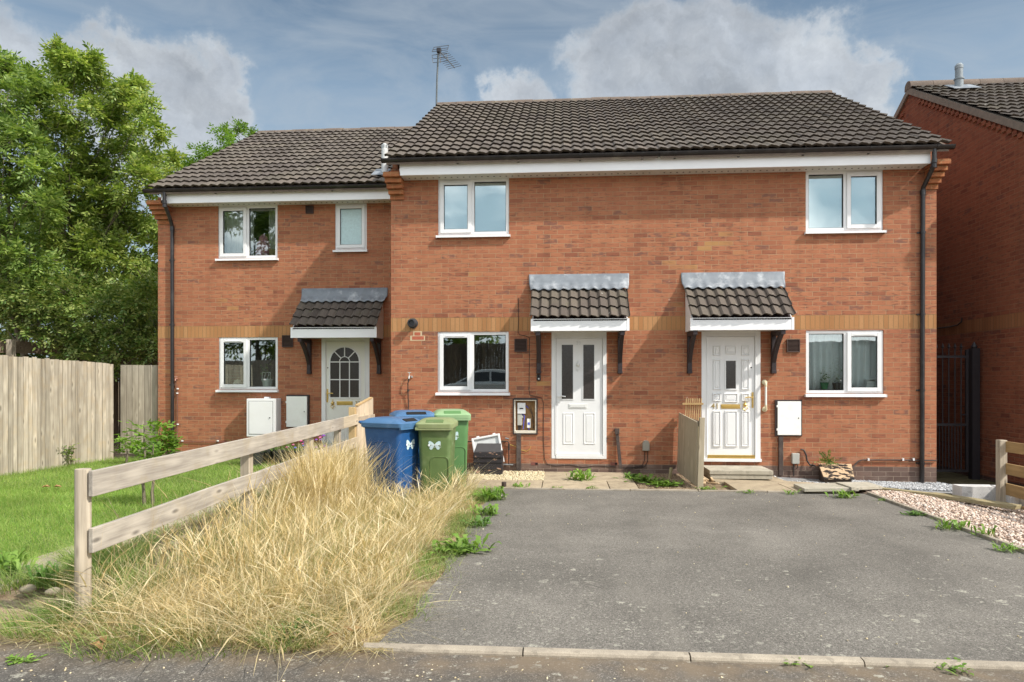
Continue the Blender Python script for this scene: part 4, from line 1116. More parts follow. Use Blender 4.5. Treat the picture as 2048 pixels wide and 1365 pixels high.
# kerb stones laid flush with the drive
b = MB(); L = .915; r = random.Random(3)
x = 1.72
while x < 9:
    j = r.uniform(-.004, .004)
    prof = [(-7.405+j, -.12), (-7.405+j, -.014), (-7.398+j, -.002), (-7.386+j, .004), (-7.345, .006), (-7.345, -.12)]
    b.prism(prof, 'x', x+.004, x+L-.004); x += L
tag(b.build('kerb', M['kerbstone']), kind='structure')
# edging along the right of the drive and across its top
b = MB(); y = -7.3
while y < -1.9:
    zt = .03+r.uniform(-.006, .006); xx = DX1+r.uniform(-.006, .006)
    b.hexa([(xx, y+.005, -.1), (xx+.06, y+.005, -.1), (xx+.06, y+.90, -.1), (xx, y+.90, -.1)], [(xx+.004, y+.005, zt), (xx+.056, y+.005, zt), (xx+.056, y+.90, zt), (xx+.004, y+.90, zt)]); y += .915
tag(b.build('drive_edging', M['kerbstone'], bevel=.006), kind='structure')
b = MB(); x = 1.95
while x < 6.4:
    zt = .018+r.uniform(-.004, .004)
    b.box(x+.004, min(x+.9, 6.5), DY1+.0, DY1+.05, -.1, zt+gz(x, DY1)); x += .91
tag(b.build('path_edging', M['kerbstone'], bevel=.005), kind='structure')
# paving by the doors
def slab(mb, x0, x1, y0, y1, th=.05, tilt=0.0, z=None):
    zz = lambda x, y: gz(x, y)+.012+r.uniform(-.002, .002)
    t = [(x0, y0, zz(x0, y0)), (x1, y0, zz(x1, y0)), (x1, y1, zz(x1, y1)), (x0, y1, zz(x0, y1))]
    mb.hexa([(p[0], p[1], p[2]-th) for p in t], t)
b = MB()
sx = [1.35, 2.18, G(1088, 960)[0]-.01, 3.50]
for a, c in zip(sx, sx[1:]): slab(b, a+.006, c-.006, DY1+.056, -.98)
xs1 = W(1240, 945, 0)[0]
slab(b, sx[2]+.006, sx[2]+.62, -.97, -.04); slab(b, sx[2]+.63, xs1+.12, -.97, -.04); slab(b, 3.506, xs1+.12, DY1+.056, -.98)
tag(b.build('front_path', M['slab'], bevel=.004), kind='structure')
b = MB()
xs2 = W(1408, 950, 0)[0]
for a, c in ((xs2+.1, xs2+.86), (xs2+.87, xs2+1.63), (xs2+1.64, 6.55)): slab(b, a+.003, c-.003, DY1+.056, -.92)
slab(b, xs2-.02, xs2+1.1, -.91, -.02); slab(b, xs2+1.11, xs2+1.75, -.91, -.55)
tag(b.build('side_path', M['slab'], bevel=.004), kind='structure')

# grass, weeds, gravel ---------------------------------------------------------
def blades(n, px, py, zf, h, w, lean, curl, seedhead=0.0, dirs=None, levels=5):
    """thin ribbons: px,py,h,w,lean,curl arrays of n"""
    az = rng.uniform(0, 2*np.pi, n) if dirs is None else dirs
    fa = rng.uniform(0, 2*np.pi, n)
    t = np.linspace(0, 1, levels)
    base = np.stack([px, py, zf], 1)
    sh = rng.random(n) < seedhead
    V = np.zeros((n, levels, 2, 3), dtype=np.float32)
    wp = np.linspace(1, .12, levels)
    ws = np.array([.75, .6, .5, 2.3, .4]) if levels == 5 else wp
    for k, tt in enumerate(t):
        off = h*(lean*tt + curl*tt*tt)
        z = h*(tt*(1-.5*np.clip(np.abs(lean)-.6, 0, .9)) - .36*np.clip(curl*curl, 0, 2.2)*tt**3 - .15*np.abs(lean)*tt*tt)
        c = base + np.stack([np.cos(az)*off, np.sin(az)*off, z], 1)
        ww = np.where(sh, ws[k], wp[k])*w*.5
        side = np.stack([np.cos(fa)*ww, np.sin(fa)*ww, 0*ww], 1)
        V[:, k, 0] = c-side; V[:, k, 1] = c+side
    idx = np.arange(n)[:, None]*(levels*2); F = []
    for k in range(levels-1):
        a = idx+k*2; F.append(np.concatenate([a, a+1, a+3, a+2], 1))
    return V.reshape(-1, 3), np.concatenate(F, 0)
def join(parts):
    V = []; F = []; o = 0
    for v, f in parts: V.append(v); F.append(f+o); o += len(v)
    return np.concatenate(V), np.concatenate(F)
M['lawn'] = leafmat('lawn_blade', [(.15, .27, .05), (.21, .36, .07), (.28, .43, .10), (.40, .48, .16), (.33, .42, .13)], .5, .6, .2)
M['straw'] = leafmat('straw_blade', [(.28, .19, .07), (.62, .47, .20), (.80, .67, .38), (.88, .79, .54), (.70, .55, .27), (.42, .40, .14), (.84, .72, .44)], .35, .6, .25, nscale=6.0, nr=(.34, 1.0), alt=(.40, .37, .14))  # low mat darkened in colour, standing in for shaded gaps between stems
M['greenblade'] = leafmat('green_blade', [(.10, .18, .04), (.16, .27, .06), (.26, .34, .10), (.40, .42, .16)], .3, .6, .2)
M['weed'] = leafmat('weed_leaf', [(.12, .23, .035), (.18, .31, .05), (.26, .39, .08)], .3, .5, .3)
M['weed_dark'] = leafmat('weed_leaf_dark', [(.08, .17, .04), (.12, .23, .05), (.18, .29, .08)], .3, .5, .3)

# lawn
sheet('lawn', [(-6.1, -6.9), (-1.52, -6.2), (-1.52, 1.0), (-1.9, 1.38), (-6.0, 1.38), (-6.3, -6.9)], M['turf'], gz, 2.0, lift=-.012)
def lawn_blades(n, x0, x1, y0, y1, hmin, hmax, keep=None):
    x = rng.uniform(x0, x1, n); y = rng.uniform(y0, y1, n)
    if keep is not None: k = keep(x, y); x, y = x[k], y[k]
    n = len(x); pat = .6+.4*np.sin(x*3.1+np.sin(y*2.3)*2)*np.sin(y*2.7)
    h = rng.uniform(hmin, hmax, n)*(.75+.5*pat)
    return blades(n, x, y, np.full(n, -.015), h, rng.uniform(.004, .008, n), rng.uniform(-.6, .9, n), rng.uniform(0, .9, n), levels=4)
edge = lambda x, y: y > -6.45+.25*np.sin(x*2.3)-.0*x
parts = [lawn_blades(65000, -6.05, -1.5, -6.7, -2.2, .035, .085, edge), lawn_blades(26000, -6.05, -1.45, -2.4, 1.36, .035, .10)]
Vl, Fl = join(parts)
tag(np_obj('lawn_grass', Vl, Fl, M['lawn']), 'short green lawn grass between the board fence and the low rail fence', 'grass', kind='stuff')
# concrete path edge beside the lawn
b = MB(); y = -6.95
while y < 1.0:
    x0_, x1_ = -1.62+.04*math.sin(y), -1.20
    t = [(x0_, y, .004), (x1_, y, .004), (x1_, y+.88, .004), (x0_, y+.88, .004)]
    b.hexa([(p[0], p[1], -.06) for p in t], t); y += .9
tag(b.build('garden_path', slabmat('garden_path_concrete', (.37, .315, .235), (.29, .245, .18)), bevel=.01), kind='structure')
sheet('verge_thatch', [(-7, -7.50), (1.85, -7.47), (2.0, -7.2), (1.92, -2.0), (1.4, -1.55), (1.3, -.02), (-.2, -.02), (-.2, -6.9), (-7, -6.95)], M['straw_soil'], lambda x, y: gz(x, y)-.020*ss(-7.25, -7.48, y), .25, lift=-.012)

def fx_(y): return -.07+(y+7.14)/6.25*(-.23)      # rail fence line
# tall straw grass
def inside(x, y):
    xe = 1.72+.08*np.sin(y*3.3)+.06*np.sin(y*8.1+1)
    xe = np.where(y < -6.3, xe-(-6.3-y)*.12, xe)
    top = -1.55+.2*np.sin(x*4)
    cut = (y < top) & (x > -.02+0*x) & (x < xe) & (y > -7.36+.05*np.sin(x*5))
    return cut & ~((y > -2.35) & (x > 1.75))
def uneven(x, y):
    fn = .5+.5*np.sin(2.9*x+1.7*np.sin(2.3*y)+.5)*np.sin(2.1*y+1.3*np.sin(3.1*x))
    return .48+.72*fn
def patch(n, hm, hM, w0, w1, seed, thin=None):
    x = rng.uniform(-.05, 2.0, n); y = rng.uniform(-7.42, -1.3, n)
    k = inside(x, y)
    den = .55+.45*np.sin(x*5.3+2*np.sin(y*1.9))*np.sin(y*4.1+1.3*np.sin(x*3))
    k &= rng.random(n) < (.35+.65*den)
    x, y, den = x[k], y[k], den[k]; n = len(x)
    # taller by the fence and in the middle, shorter towards drive and road
    ed = np.clip((1.9-x)/.9, .28, 1)*np.clip((y+7.4)/.8, .18, 1)
    ed *= np.where(y > -3.1, np.clip(1-(y+3.1)*.75, .36, 1), 1)
    ed *= np.where((x > .38) & (y > -5.9), .64, 1.0)
    ed *= uneven(x, y)
    h = rng.uniform(hm, hM, n)*ed*(.7+.45*den)
    wind = .5+.8*np.sin(x*2.2+y*1.4)
    az = rng.uniform(0, 6.283, n)
    az = np.where(rng.random(n) < .25, rng.uniform(0, 6.28, n), az)
    return x, y, h, az, n
px_ = []
def tussocks(nt, nb, h0, h1, seed=0, curl=(.3, 1.25)):
    cx = rng.uniform(-.02, 1.95, nt); cy = rng.uniform(-7.40, -1.4, nt); k = inside(cx, cy); cx, cy = cx[k], cy[k]; nt = len(cx)
    ed = np.clip((1.95-cx)/.8, .35, 1)*np.clip((cy+7.4)/.7, .25, 1)*np.where(cy > -3.1, np.clip(1-(cy+3.1)*.75, .36, 1), 1)*np.where((cx > .38) & (cy > -5.9), .66, 1.0)
    ed = ed*uneven(cx, cy)
    hh = rng.uniform(h0, h1, nt)*ed*rng.uniform(.55, 1.1, nt); lean = rng.uniform(0, 6.28, nt); ls = np.abs(rng.normal(0, .35, nt))
    r_ = np.repeat(np.arange(nt), nb); n = len(r_); a = rng.uniform(0, 6.28, n); rad = .085*np.sqrt(rng.random(n))
    vx = np.cos(a)*(.35+rng.random(n)*.6)+np.cos(lean[r_])*ls[r_]*1.6; vy = np.sin(a)*(.35+rng.random(n)*.6)+np.sin(lean[r_])*ls[r_]*1.6
    sp_ = np.hypot(vx, vy)
    return blades(n, cx[r_]+rad*np.cos(a), cy[r_]+rad*np.sin(a), np.full(n, -.02), hh[r_]*rng.uniform(.55, 1.15, n), rng.uniform(.0022, .0044, n), .12*sp_+rng.uniform(0, .2, n), np.clip(sp_, .2, 1.5)*rng.uniform(*curl, n), .0, np.arctan2(vy, vx))
px_.append(tussocks(900, 34, .20, .42))
px_.append(tussocks(380, 34, .10, .26, curl=(.8, 1.6)))
n_mat = sum(len(q[1]) for q in px_)
x, y, h, az, n = patch(7000, .22, .50, 0, 0, 1)
px_.append(blades(n, x, y, np.full(n, -.02), h, rng.uniform(.0028, .0046, n), rng.uniform(0, .4, n), rng.uniform(.0, .8, n), .3, az))
x, y, h, az, n = patch(11000, .32, .70, 0, 0, 2)
px_.append(blades(n, x, y, np.full(n, -.02), h, rng.uniform(.003, .0046, n), rng.uniform(0, .3, n), rng.uniform(.0, .5, n), .8, az))
# broken stems lying across the mat
n = 1600; cx = rng.uniform(0, 1.7, n); cy = rng.uniform(-7.2, -2.0, n); hz = rng.uniform(.05, .26, n); L = rng.uniform(.15, .4, n)
px_.append(blades(n, cx, cy, hz, L, rng.uniform(.0026, .004, n), np.full(n, .95), rng.uniform(-.2, .5, n), .3, None))
# the dense upright clump against the fence
n = 3600; cx = rng.normal(.14, .20, n); cy = rng.normal(-3.55, .45, n); k = cx > fx_(cy)+.03; cx, cy = cx[k], cy[k]; n = len(cx)
px_.append(blades(n, cx, cy, np.full(n, -.02), rng.uniform(.40, .88, n), rng.uniform(.0025, .0042, n), rng.uniform(0, .3, n), rng.uniform(0, .55, n), .55))
# flattened stalks towards the road and drive
n = 3200; cx = rng.uniform(-.1, 1.75, n); cy = rng.uniform(-7.42, -6.6, n)
px_.append(blades(n, cx, cy, np.full(n, -.015), rng.uniform(.12, .42, n), rng.uniform(.003, .005, n), rng.uniform(.4, 1.2, n), rng.uniform(.3, 1.1, n), .1))
n = 1500; cy = rng.uniform(-6.6, -1.9, n); cx = rng.uniform(1.25, 1.66, n)+.04*np.sin(cy*5)
px_.append(blades(n, cx, cy, np.full(n, -.015), rng.uniform(.15, .48, n), rng.uniform(.003, .0045, n), rng.uniform(.1, .5, n), rng.uniform(.2, .8, n), .3, rng.normal(.2, 1.6, n)))
# few stalks on the lawn side and among the bins
n = 700; cy = rng.uniform(-7.1, -1.2, n); cx = fx_(cy)-np.abs(rng.normal(.08, .12, n))
px_.append(blades(n, cx, cy, np.full(n, -.015), rng.uniform(.15, .75, n), rng.uniform(.003, .0045, n), rng.uniform(0, .4, n), rng.uniform(0, .7, n), .6))
n = 900; cx = rng.uniform(-.2, 1.5, n); cy = rng.uniform(-2.6, -1.6, n)
px_.append(blades(n, cx, cy, np.full(n, -.015), rng.uniform(.12, .42, n), rng.uniform(.003, .0045, n), rng.uniform(0, .6, n), rng.uniform(0, .8, n), .5))
Vs, Fs = join(px_)
M['straw_stem'] = leafmat('straw_stem', [(.48, .34, .15), (.70, .56, .30), (.84, .72, .47), (.60, .45, .21), (.78, .65, .40), (.90, .81, .58)], .3, .55, .3, nscale=5.0, nr=(.68, 1.12))
dg = np_obj('dry_grass', Vs, Fs, [M['straw'], M['straw_stem']]); mi = np.ones(len(Fs), dtype=np.int32); mi[:n_mat] = 0; dg.data.polygons.foreach_set('material_index', mi)
tag(dg, 'tall dry straw coloured grass filling the bed left of the driveway', 'dry grass', kind='stuff')
# green growth among the straw and on the bare corner
gp_ = []
def tuft(cx, cy, n, rad, h0, h1, w=.005, lean=.7):
    a = rng.uniform(0, 6.28, n); rr = rad*np.sqrt(rng.random(n))
    return blades(n, cx+rr*np.cos(a), cy+rr*np.sin(a), np.full(n, -.02), rng.uniform(h0, h1, n), rng.uniform(w*.7, w*1.3, n), rng.uniform(.1, lean, n), rng.uniform(.2, 1.0, n), 0, a+rng.normal(0, .7, n), levels=5)
x, y, h, az, n = patch(13000, .14, .40, 0, 0, 5)
gp_.append(blades(n, x, y, np.full(n, -.02), h+.05, rng.uniform(.003, .005, n), rng.uniform(0, .6, n), rng.uniform(.1, 1.0, n), 0, az))
for k in range(26):
    yy = rng.uniform(-7.2, -1.6); xx = fx_(yy)+rng.normal(-.02, .10)
    gp_.append(tuft(xx, yy, 130, .10, .10, .34))
for (px, py, nn, rad, h0, h1) in ((85, 1250, 420, .20, .08, .22), (140, 1228, 300, .14, .08, .22), (40, 1170, 260, .2, .08, .22), (110, 1165, 260, .12, .10, .26), (10, 1165, 240, .15, .08, .2), (120, 1262, 160, .15, .06, .16),
                                  (165, 1120, 350, .15, .10, .25), (215, 1150, 600, .2, .12, .34), (235, 1120, 500, .2, .15, .36), (250, 1275, 500, .3, .05, .12), (330, 1270, 500, .35, .05, .14), (590, 1275, 420, .2, .06, .16), (430, 1275, 300, .3, .05, .12), (640, 1240, 300, .12, .08, .22), (690, 985, 700, .25, .12, .38), (700, 965, 500, .3, .12, .36), (660, 1000, 400, .3, .15, .38)):
    gx, gy = G(px, py); gp_.append(tuft(gx, gy, nn, rad, h0, h1))
# fringe where the lawn and drive edges grow wild
n = 1100; cy = rng.uniform(-6.4, 1.0, n); cx = -1.18+np.abs(rng.normal(0, .16, n))
gp_.append(blades(n, cx, cy, np.full(n, -.02), rng.uniform(.05, .2, n), rng.uniform(.004, .006, n), rng.uniform(.1, .9, n), rng.uniform(.1, .8, n)))
n = 1300; cx = rng.uniform(-1.2, -.2, n); cy = rng.uniform(-5.6, 1.0, n)
gp_.append(blades(n, cx, cy, np.full(n, -.02), rng.uniform(.05, .22, n), rng.uniform(.004, .006, n), rng.uniform(.1, .9, n), rng.uniform(.1, .8, n)))
n = 4200; cx = 1.80+rng.normal(0, .10, n); cy = rng.uniform(-7.0, -1.9, n); k = np.sin(cy*4.3)+.5*np.sin(cy*9.1) > -.5; cx, cy = cx[k], cy[k]; n = len(cx)
gp_.append(blades(n, cx, cy, np.full(n, -.01), rng.uniform(.04, .15, n), rng.uniform(.003, .005, n), rng.uniform(.2, .9, n), rng.uniform(.1, .8, n)))
Vg, Fg = join(gp_)
tag(np_obj('wild_grass', Vg, Fg, M['greenblade']), 'unmown green grass tufts growing through the straw and on the bare corner', 'wild grass', kind='stuff')
# dead thatch scraps on the ground at the road edge
n = 4600; cx = rng.uniform(-1.9, 1.9, n); cy = -7.42+np.abs(rng.normal(0, .22, n))-.05
e_ = rng.random(n) < .45; cy = np.where(e_, rng.uniform(-7.2, -2.2, n), cy); cx = np.where(e_, 1.80+rng.normal(0, .09, n), cx); h = rng.uniform(.03, .14, n)
a = rng.uniform(0, 6.28, n)
Vt, Ft = blades(n, cx, cy, np.full(n, .0), h, rng.uniform(.003, .007, n), np.full(n, 3.0)*rng.uniform(.3, 1, n), np.zeros(n), 0, a, levels=3)
Vt = Vt.copy(); Vt[:, 2] = np.clip(Vt[:, 2]*.1, -.03, .04)-.002
tag(np_obj('dead_straw', Vt, Ft, M['straw']), 'scraps of dead straw and thatch lying along the road edge', 'litter', kind='stuff')

def stones(n, xs, ys, zs, s0, s1, flat=.6):
    """one squashed angular pebble per point"""
    base = np.array([(1, 0, 0), (.45, .85, 0), (-.5, .8, .1), (-1, 0, 0), (-.45, -.85, .05), (.5, -.8, 0), (0, 0, 1), (.1, 0, -1)], dtype=np.float32)
    tri = np.array([(i, (i+1) % 6, 6) for i in range(6)]+[((i+1) % 6, i, 7) for i in range(6)], dtype=np.int32)
    n = len(xs); V = np.repeat(base[None], n, 0)*(1+rng.uniform(-.28, .28, (n, 8, 3)))
    s = rng.uniform(s0, s1, n)[:, None]*rng.uniform(.7, 1.3, (n, 3))*np.array([1, .85, flat]); V *= s[:, None, :]
    a = rng.uniform(0, 6.28, n); tl = rng.normal(0, .45, n)
    c, s_ = np.cos(tl)[:, None], np.sin(tl)[:, None]
    x, z = V[:, :, 0]*c-V[:, :, 2]*s_, V[:, :, 0]*s_+V[:, :, 2]*c; V[:, :, 0], V[:, :, 2] = x, z
    c, s_ = np.cos(a)[:, None], np.sin(a)[:, None]
    x, y = V[:, :, 0]*c-V[:, :, 1]*s_, V[:, :, 0]*s_+V[:, :, 1]*c; V[:, :, 0], V[:, :, 1] = x, y
    V += np.stack([xs, ys, zs], 1)[:, None, :]
    F = tri[None]+(np.arange(n)*8)[:, None, None]
    return V.reshape(-1, 3), F.reshape(-1, 3)
def gravelmat(name, cols):
    m, nt, out = new_mat(name); b = NB(nt)
    ri = b.n('NewGeometry').outputs['Random Per Island']; pos = b.n('NewGeometry').outputs['Position']
    c = b.ramp(ri, [(i/(len(cols)-1), q) for i, q in enumerate(cols)])
    c = b.mix(1.0, c, b.rng(b.noise(pos, 90, 2), .3, .7, .8, 1.15), 'MULTIPLY')
    p = b.n('BsdfPrincipled', Base_Color=c, Roughness=.75); p.inputs['Specular IOR Level'].default_value = .3
    nt.links.new(p.outputs[0], out.inputs[0]); return m
M['gravel_pink'] = gravelmat('pink_chippings', [(.30, .20, .15), (.52, .40, .32), (.66, .52, .43), (.60, .44, .33), (.74, .64, .56), (.68, .60, .52)])
M['gravel_grey'] = gravelmat('grey_slate_chippings', [(.26, .27, .28), (.42, .43, .44), (.55, .56, .57), (.36, .36, .37), (.66, .66, .65)])
M['gravel_cream'] = gravelmat('cream_chippings', [(.50, .40, .24), (.66, .56, .36), (.74, .66, .47), (.58, .46, .28)])
gv = np.vectorize(gz)
pk = [(6.93, -8.2), (8.50, -8.2), (8.50, -2.1), (7.6, -1.35), (6.6, -1.05), (6.93, -1.9)]
sheet('gravel_bed', pk, soil('gravel_base', (.42, .32, .25), (.28, .2, .15), (.5, .4, .32)), gz, .5, lift=.0)
n = 15000; x = rng.uniform(6.93, 8.46, n); y = rng.uniform(-8.0, -1.0, n); k = (y < -1.35-(x-7.2)*.62)
x, y = x[k], y[k]; n = len(x)
V, F = stones(n, x, y, gv(x, y)+.006+rng.uniform(-.004, .012, n), .012, .024)
tag(np_obj('pink_gravel', V, F, M['gravel_pink']), 'bed of pinkish stone chippings right of the driveway', 'gravel', kind='stuff')
x0g = W(1545, 945, 0)[0]
n = 9000; x = rng.uniform(x0g, 9.2, n); y = -rng.uniform(.0, 1.0, n)*(.55+.10*(x-x0g)); y = np.where(x > XR, rng.uniform(-1.05, .2, n), y)
k = ~((x > 6.2) & (x < 7.25) & (y > -.55)); x, y = x[k], y[k]; n = len(x)
V, F = stones(n, x, y, gv(x, y)+.004+rng.uniform(-.006, .014, n), .011, .022)
tag(np_obj('grey_gravel', V, F, M['gravel_grey']), 'grey slate chippings along the foot of the right hand house wall', 'gravel', kind='stuff')
sheet('gravel_strip', [(x0g-.05, -.62), (9.3, -1.1), (9.3, .05), (x0g-.05, -.0)], soil('gravel_strip_base', (.3, .3, .3), (.2, .2, .2), (.38, .38, .37)), gz, .5, lift=-.004)
n = 3800; x = rng.uniform(1.15, sx[2]-.0, n); y = rng.uniform(-1.02, -.02, n); k = rng.random(n) < np.clip((x-.9)/.6, .2, 1)
x, y = x[k], y[k]; n = len(x)
V, F = stones(n, x, y, .004+rng.uniform(-.004, .014, n), .010, .021)
tag(np_obj('cream_gravel', V, F, M['gravel_cream']), 'cream chippings under the open meter box around the black gas box', 'gravel', kind='stuff')
# loose grit: pale chips scattered on the tarmac, and crumbs of dry soil by the divider
n = 260; x = rng.uniform(2.0, 6.8, n); y = rng.uniform(-7.3, -1.9, n); k = rng.random(n) < np.where(y > -2.6, .9, .5); x, y = x[k], y[k]
n2 = 220; xr = rng.uniform(-1.5, 4.5, n2); yr = rng.uniform(-8.1, -7.47, n2)
xs_ = np.concatenate([x, xr]); ys_ = np.concatenate([y, yr]); zs_ = np.concatenate([np.full(len(x), .003), np.full(n2, -.022)])
V, F = stones(len(xs_), xs_, ys_, zs_, .003, .010)
tag(np_obj('loose_chips', V, F, M['gravel_cream']), 'pale stone chips scattered over the tarmac of drive and road', 'grit', kind='stuff')
# soil bed in front of the pair, left of the divider
xb0, xb1 = xs1+.14, W(1352, 940, 0)[0]
sheet('soil_bed', [(xb0, -1.74), (xb1+.12, -1.74), (xb1+.10, -.02), (xb0, -.02)], M['soil'], gz, .4, lift=-.002)
n = 1500; x = rng.uniform(xb0, xb1+.3, n); y = rng.uniform(-1.75, -.03, n)
V, F = stones(n, x, y, np.full(n, .0), .005, .016)
tag(np_obj('soil_crumbs', V, F, gravelmat('soil_crumb', [(.12, .08, .05), (.25, .18, .11), (.4, .3, .2)])), 'crumbs of dry soil and bark in the weedy bed between the two front doors', 'soil', kind='stuff')
# ================================================================== timber fences
M['rail'] = wood('weathered_rail_timber', (.54, .485, .41), (.285, .25, .215), 'y', stain=(.40, .32, .20), stain_amt=.4)
M['rail_pale'] = wood('pale_rail_timber', (.64, .55, .41), (.45, .37, .26), 'y')
M['post'] = wood('weathered_post_timber', (.53, .455, .35), (.27, .225, .17), 'z', island=.1)
M['new_post'] = wood('fresh_post_timber', (.58, .42, .22), (.40, .27, .13), 'z', island=.1)
M['board'] = wood('silvered_fence_board', (.51, .45, .36), (.235, .20, .155), 'z', island=.20, stain=(.42, .31, .18), stain_amt=.35)
M['gate_board'] = wood('gate_board', (.36, .315, .25), (.20, .17, .13), 'z', island=.2)
M['old_board'] = wood('old_brown_fence', (.17, .125, .085), (.075, .055, .04), 'z', island=.3)
M['slat'] = wood('tan_slat_timber', (.46, .305, .14), (.30, .19, .085), 'y', island=.14)
M['edging'] = wood('green_treated_edging', (.40, .34, .20), (.27, .22, .12), 'x', island=.15)
M['ply'] = wood('weathered_plywood', (.47, .40, .29), (.33, .275, .19), 'z', island=.05, grain=.5)

fz = lambda y: 0.0
lf = thing('rail_fence', (fx_(-7.14), -7.14, 0), 'low weathered two rail timber fence in front of the dry grass', 'fence')
p0y, p1y = -7.14, -.92
for (py_, rad, top, mt, sq) in ((-7.14, .046, .955, 'post', 0), (-4.75, .045, .80, 'post', 1), (-2.95, .045, .86, 'post', 1), (-1.75, .04, .83, 'post', 1), (-.95, .05, 1.09, 'new_post', 1)):
    b = MB(); x = fx_(py_)-.055
    if py_ == p0y: b.lathe([(rad*1.02, -.3), (rad, .3), (rad*1.0, top-.004), (rad*.96, top)], (x, py_, 0), 18)
    else: b.box(x-rad, x+rad, py_-rad, py_+rad, -.2, top)
    b.build('post', M[mt], lf, smooth=40, bevel=0 if py_ == p0y else .004)
def plank(mb, ya, yb, za, zb, h, x_off=0.0, th=.03, seg=6, sag=.0):
    pts = [ya+(yb-ya)*k/seg for k in range(seg+1)]
    V = []
    for k, y in enumerate(pts):
        zc = za+(zb-za)*k/seg-sag*math.sin(math.pi*k/seg)+rnd.uniform(-.003, .003); x = fx_(y)+x_off
        V += [(x, y, zc-h/2), (x+th, y, zc-h/2), (x+th, y, zc+h/2), (x, y, zc+h/2)]
    F = [(0, 1, 2, 3), tuple(seg*4+i for i in (3, 2, 1, 0))]
    for k in range(seg):
        for j in range(4): F.append((k*4+j, k*4+4+j, k*4+4+(j+1) % 4, k*4+(j+1) % 4))
    mb.add(V, F)
RX = .0
for (ya, yb, za, zb) in ((-7.17, -4.20, .864, .882), (-4.196, -1.72, .882, .898), (-1.716, -.93, .898, .906)):
    b = MB(); plank(b, ya, yb, za, zb, .16, RX); b.build('rail', M['rail'] if ya < -1.8 else M['rail_pale'], lf, bevel=.004)
for (ya, yb, za, zb) in ((-7.17, -4.20, .512, .535), (-4.196, -1.72, .535, .555), (-1.716, -.93, .555, .562)):
    b = MB(); plank(b, ya, yb, za, zb, .153, RX); b.build('rail', M['rail'] if ya < -1.8 else M['rail_pale'], lf, bevel=.004)
bp_ = thing('fence_panel', (-.25, -.45, 0), 'short closeboard fence panel between the rail fence and the house wall behind the blue bins', 'fence panel')
b = MB(); y = -.93; k = 0
while y < -.04:
    xx = fx_(y)+.0; top = 1.105+(y+.93)*.11
    b.hexa([(xx-.012, y, .02), (xx+.012, y, .02), (xx+.018, y+.085, .02), (xx-.006, y+.085, .02)], [(xx-.012, y, top), (xx+.012, y, top), (xx+.018, y+.085, top+.008), (xx-.006, y+.085, top+.008)]); y += .088
b.build('board', wood('pale_panel_board', (.66, .56, .42), (.46, .37, .26), 'z', island=.1), bp_)
for z in (.30, .90): b = MB(); b.box(-.30, -.262, -.93, -.04, z-.04, z+.04); b.build('arris_rail', M['post'], bp_)
b = MB(); b.bar((fx_(-.94)+.003, -.94, 1.117), (fx_(-.04)+.003, -.04, 1.213), .05, .022); b.build('capping', M['new_post'], bp_)

# tall board fence on the left boundary and its gate
def at_line(px, py_, zc): return AT(px, py_, zc)
A = Vector((-5.745, 1.31)); Bp = Vector((-5.95, -1.11)); Cp = Vector((-6.35, -5.6))
bf = thing('board_fence', (A.x, -1, 0), 'tall silver grey vertical board fence along the left edge of the lawn', 'fence')
def board_run(parent, P, Q, top0, top1, bot, w, mat, th=.02, gap=.007, jitter=.012, name='board', seed=2, facing=1):
    r = random.Random(seed); d = Vector((Q[0]-P[0], Q[1]-P[1])); L = d.length; d.normalize(); nrm = Vector((-d.y, d.x))*facing
    b = MB(); s = 0
    while s < L-.02:
        ww = min(w*r.uniform(.85, 1.12), L-s); t = s/L
        o = r.uniform(-.006, .006); z1 = top0+(top1-top0)*t+r.uniform(-jitter, jitter); z0_ = bot+r.uniform(-.02, .02)
        a = Vector(P[:2])+d*s+nrm*o; c = Vector(P[:2])+d*(s+ww-gap)+nrm*(o+r.uniform(-.005, .005))
        b.hexa([(a.x, a.y, z0_), (c.x, c.y, z0_), (c.x+nrm.x*th, c.y+nrm.y*th, z0_), (a.x+nrm.x*th, a.y+nrm.y*th, z0_)],
               [(a.x, a.y, z1), (c.x, c.y, z1), (c.x+nrm.x*th, c.y+nrm.y*th, z1+.0), (a.x+nrm.x*th, a.y+nrm.y*th, z1)])
        s += ww
    return b.build(name, mat, parent)
board_run(bf, A, Bp, 1.82, 1.90, -.02, .092, M['board'], facing=-1, seed=2)
board_run(bf, Bp, Cp, 1.90, 1.95, -.02, .092, M['board'], facing=-1, seed=4)
b = MB()
for (P, Q) in ((A, Bp), (Bp, Cp)):
    for z in (.4, 1.5): b.bar((P.x-.05, P.y, z), (Q.x-.05, Q.y, z), .04, .08)
for t in (0, .5, 1): p = A.lerp(Bp, t); b.box(p.x-.14, p.x-.05, p.y-.045, p.y+.045, 0, 1.8)
b.build('frame', M['old_board'], bf)
gt = thing('board_gate', (-5.3, 1.35, 0), 'grey vertical board gate between the board fence and the set-back house corner', 'gate')
board_run(gt, (-5.685, 1.42), (XL+.0, 1.50), 1.80, 1.79, .07, .125, M['gate_board'], facing=1, seed=8, jitter=.004)
b = MB(); b.box(-5.66, XL-.02, 1.50, 1.54, .3, .4); b.box(-5.66, XL-.02, 1.53, 1.57, 1.4, 1.5); b.build('ledge', M['old_board'], gt)
p = AT(60, 700, 15.2)
of = thing('back_fence', (p.x, p.y, 0), 'older dark brown timber fence standing higher behind the grey board fence', 'fence')
board_run(of, AT(-120, 700, 13.6), AT(130, 700, 16.0), 1.92, 1.86, 0, .13, M['board'], facing=1, seed=12, jitter=.02)
board_run(of, AT(130, 700, 16.0), AT(330, 700, 17.2), 2.25, 2.2, 0, .14, M['old_board'], facing=1, seed=13, jitter=.02, name='board')
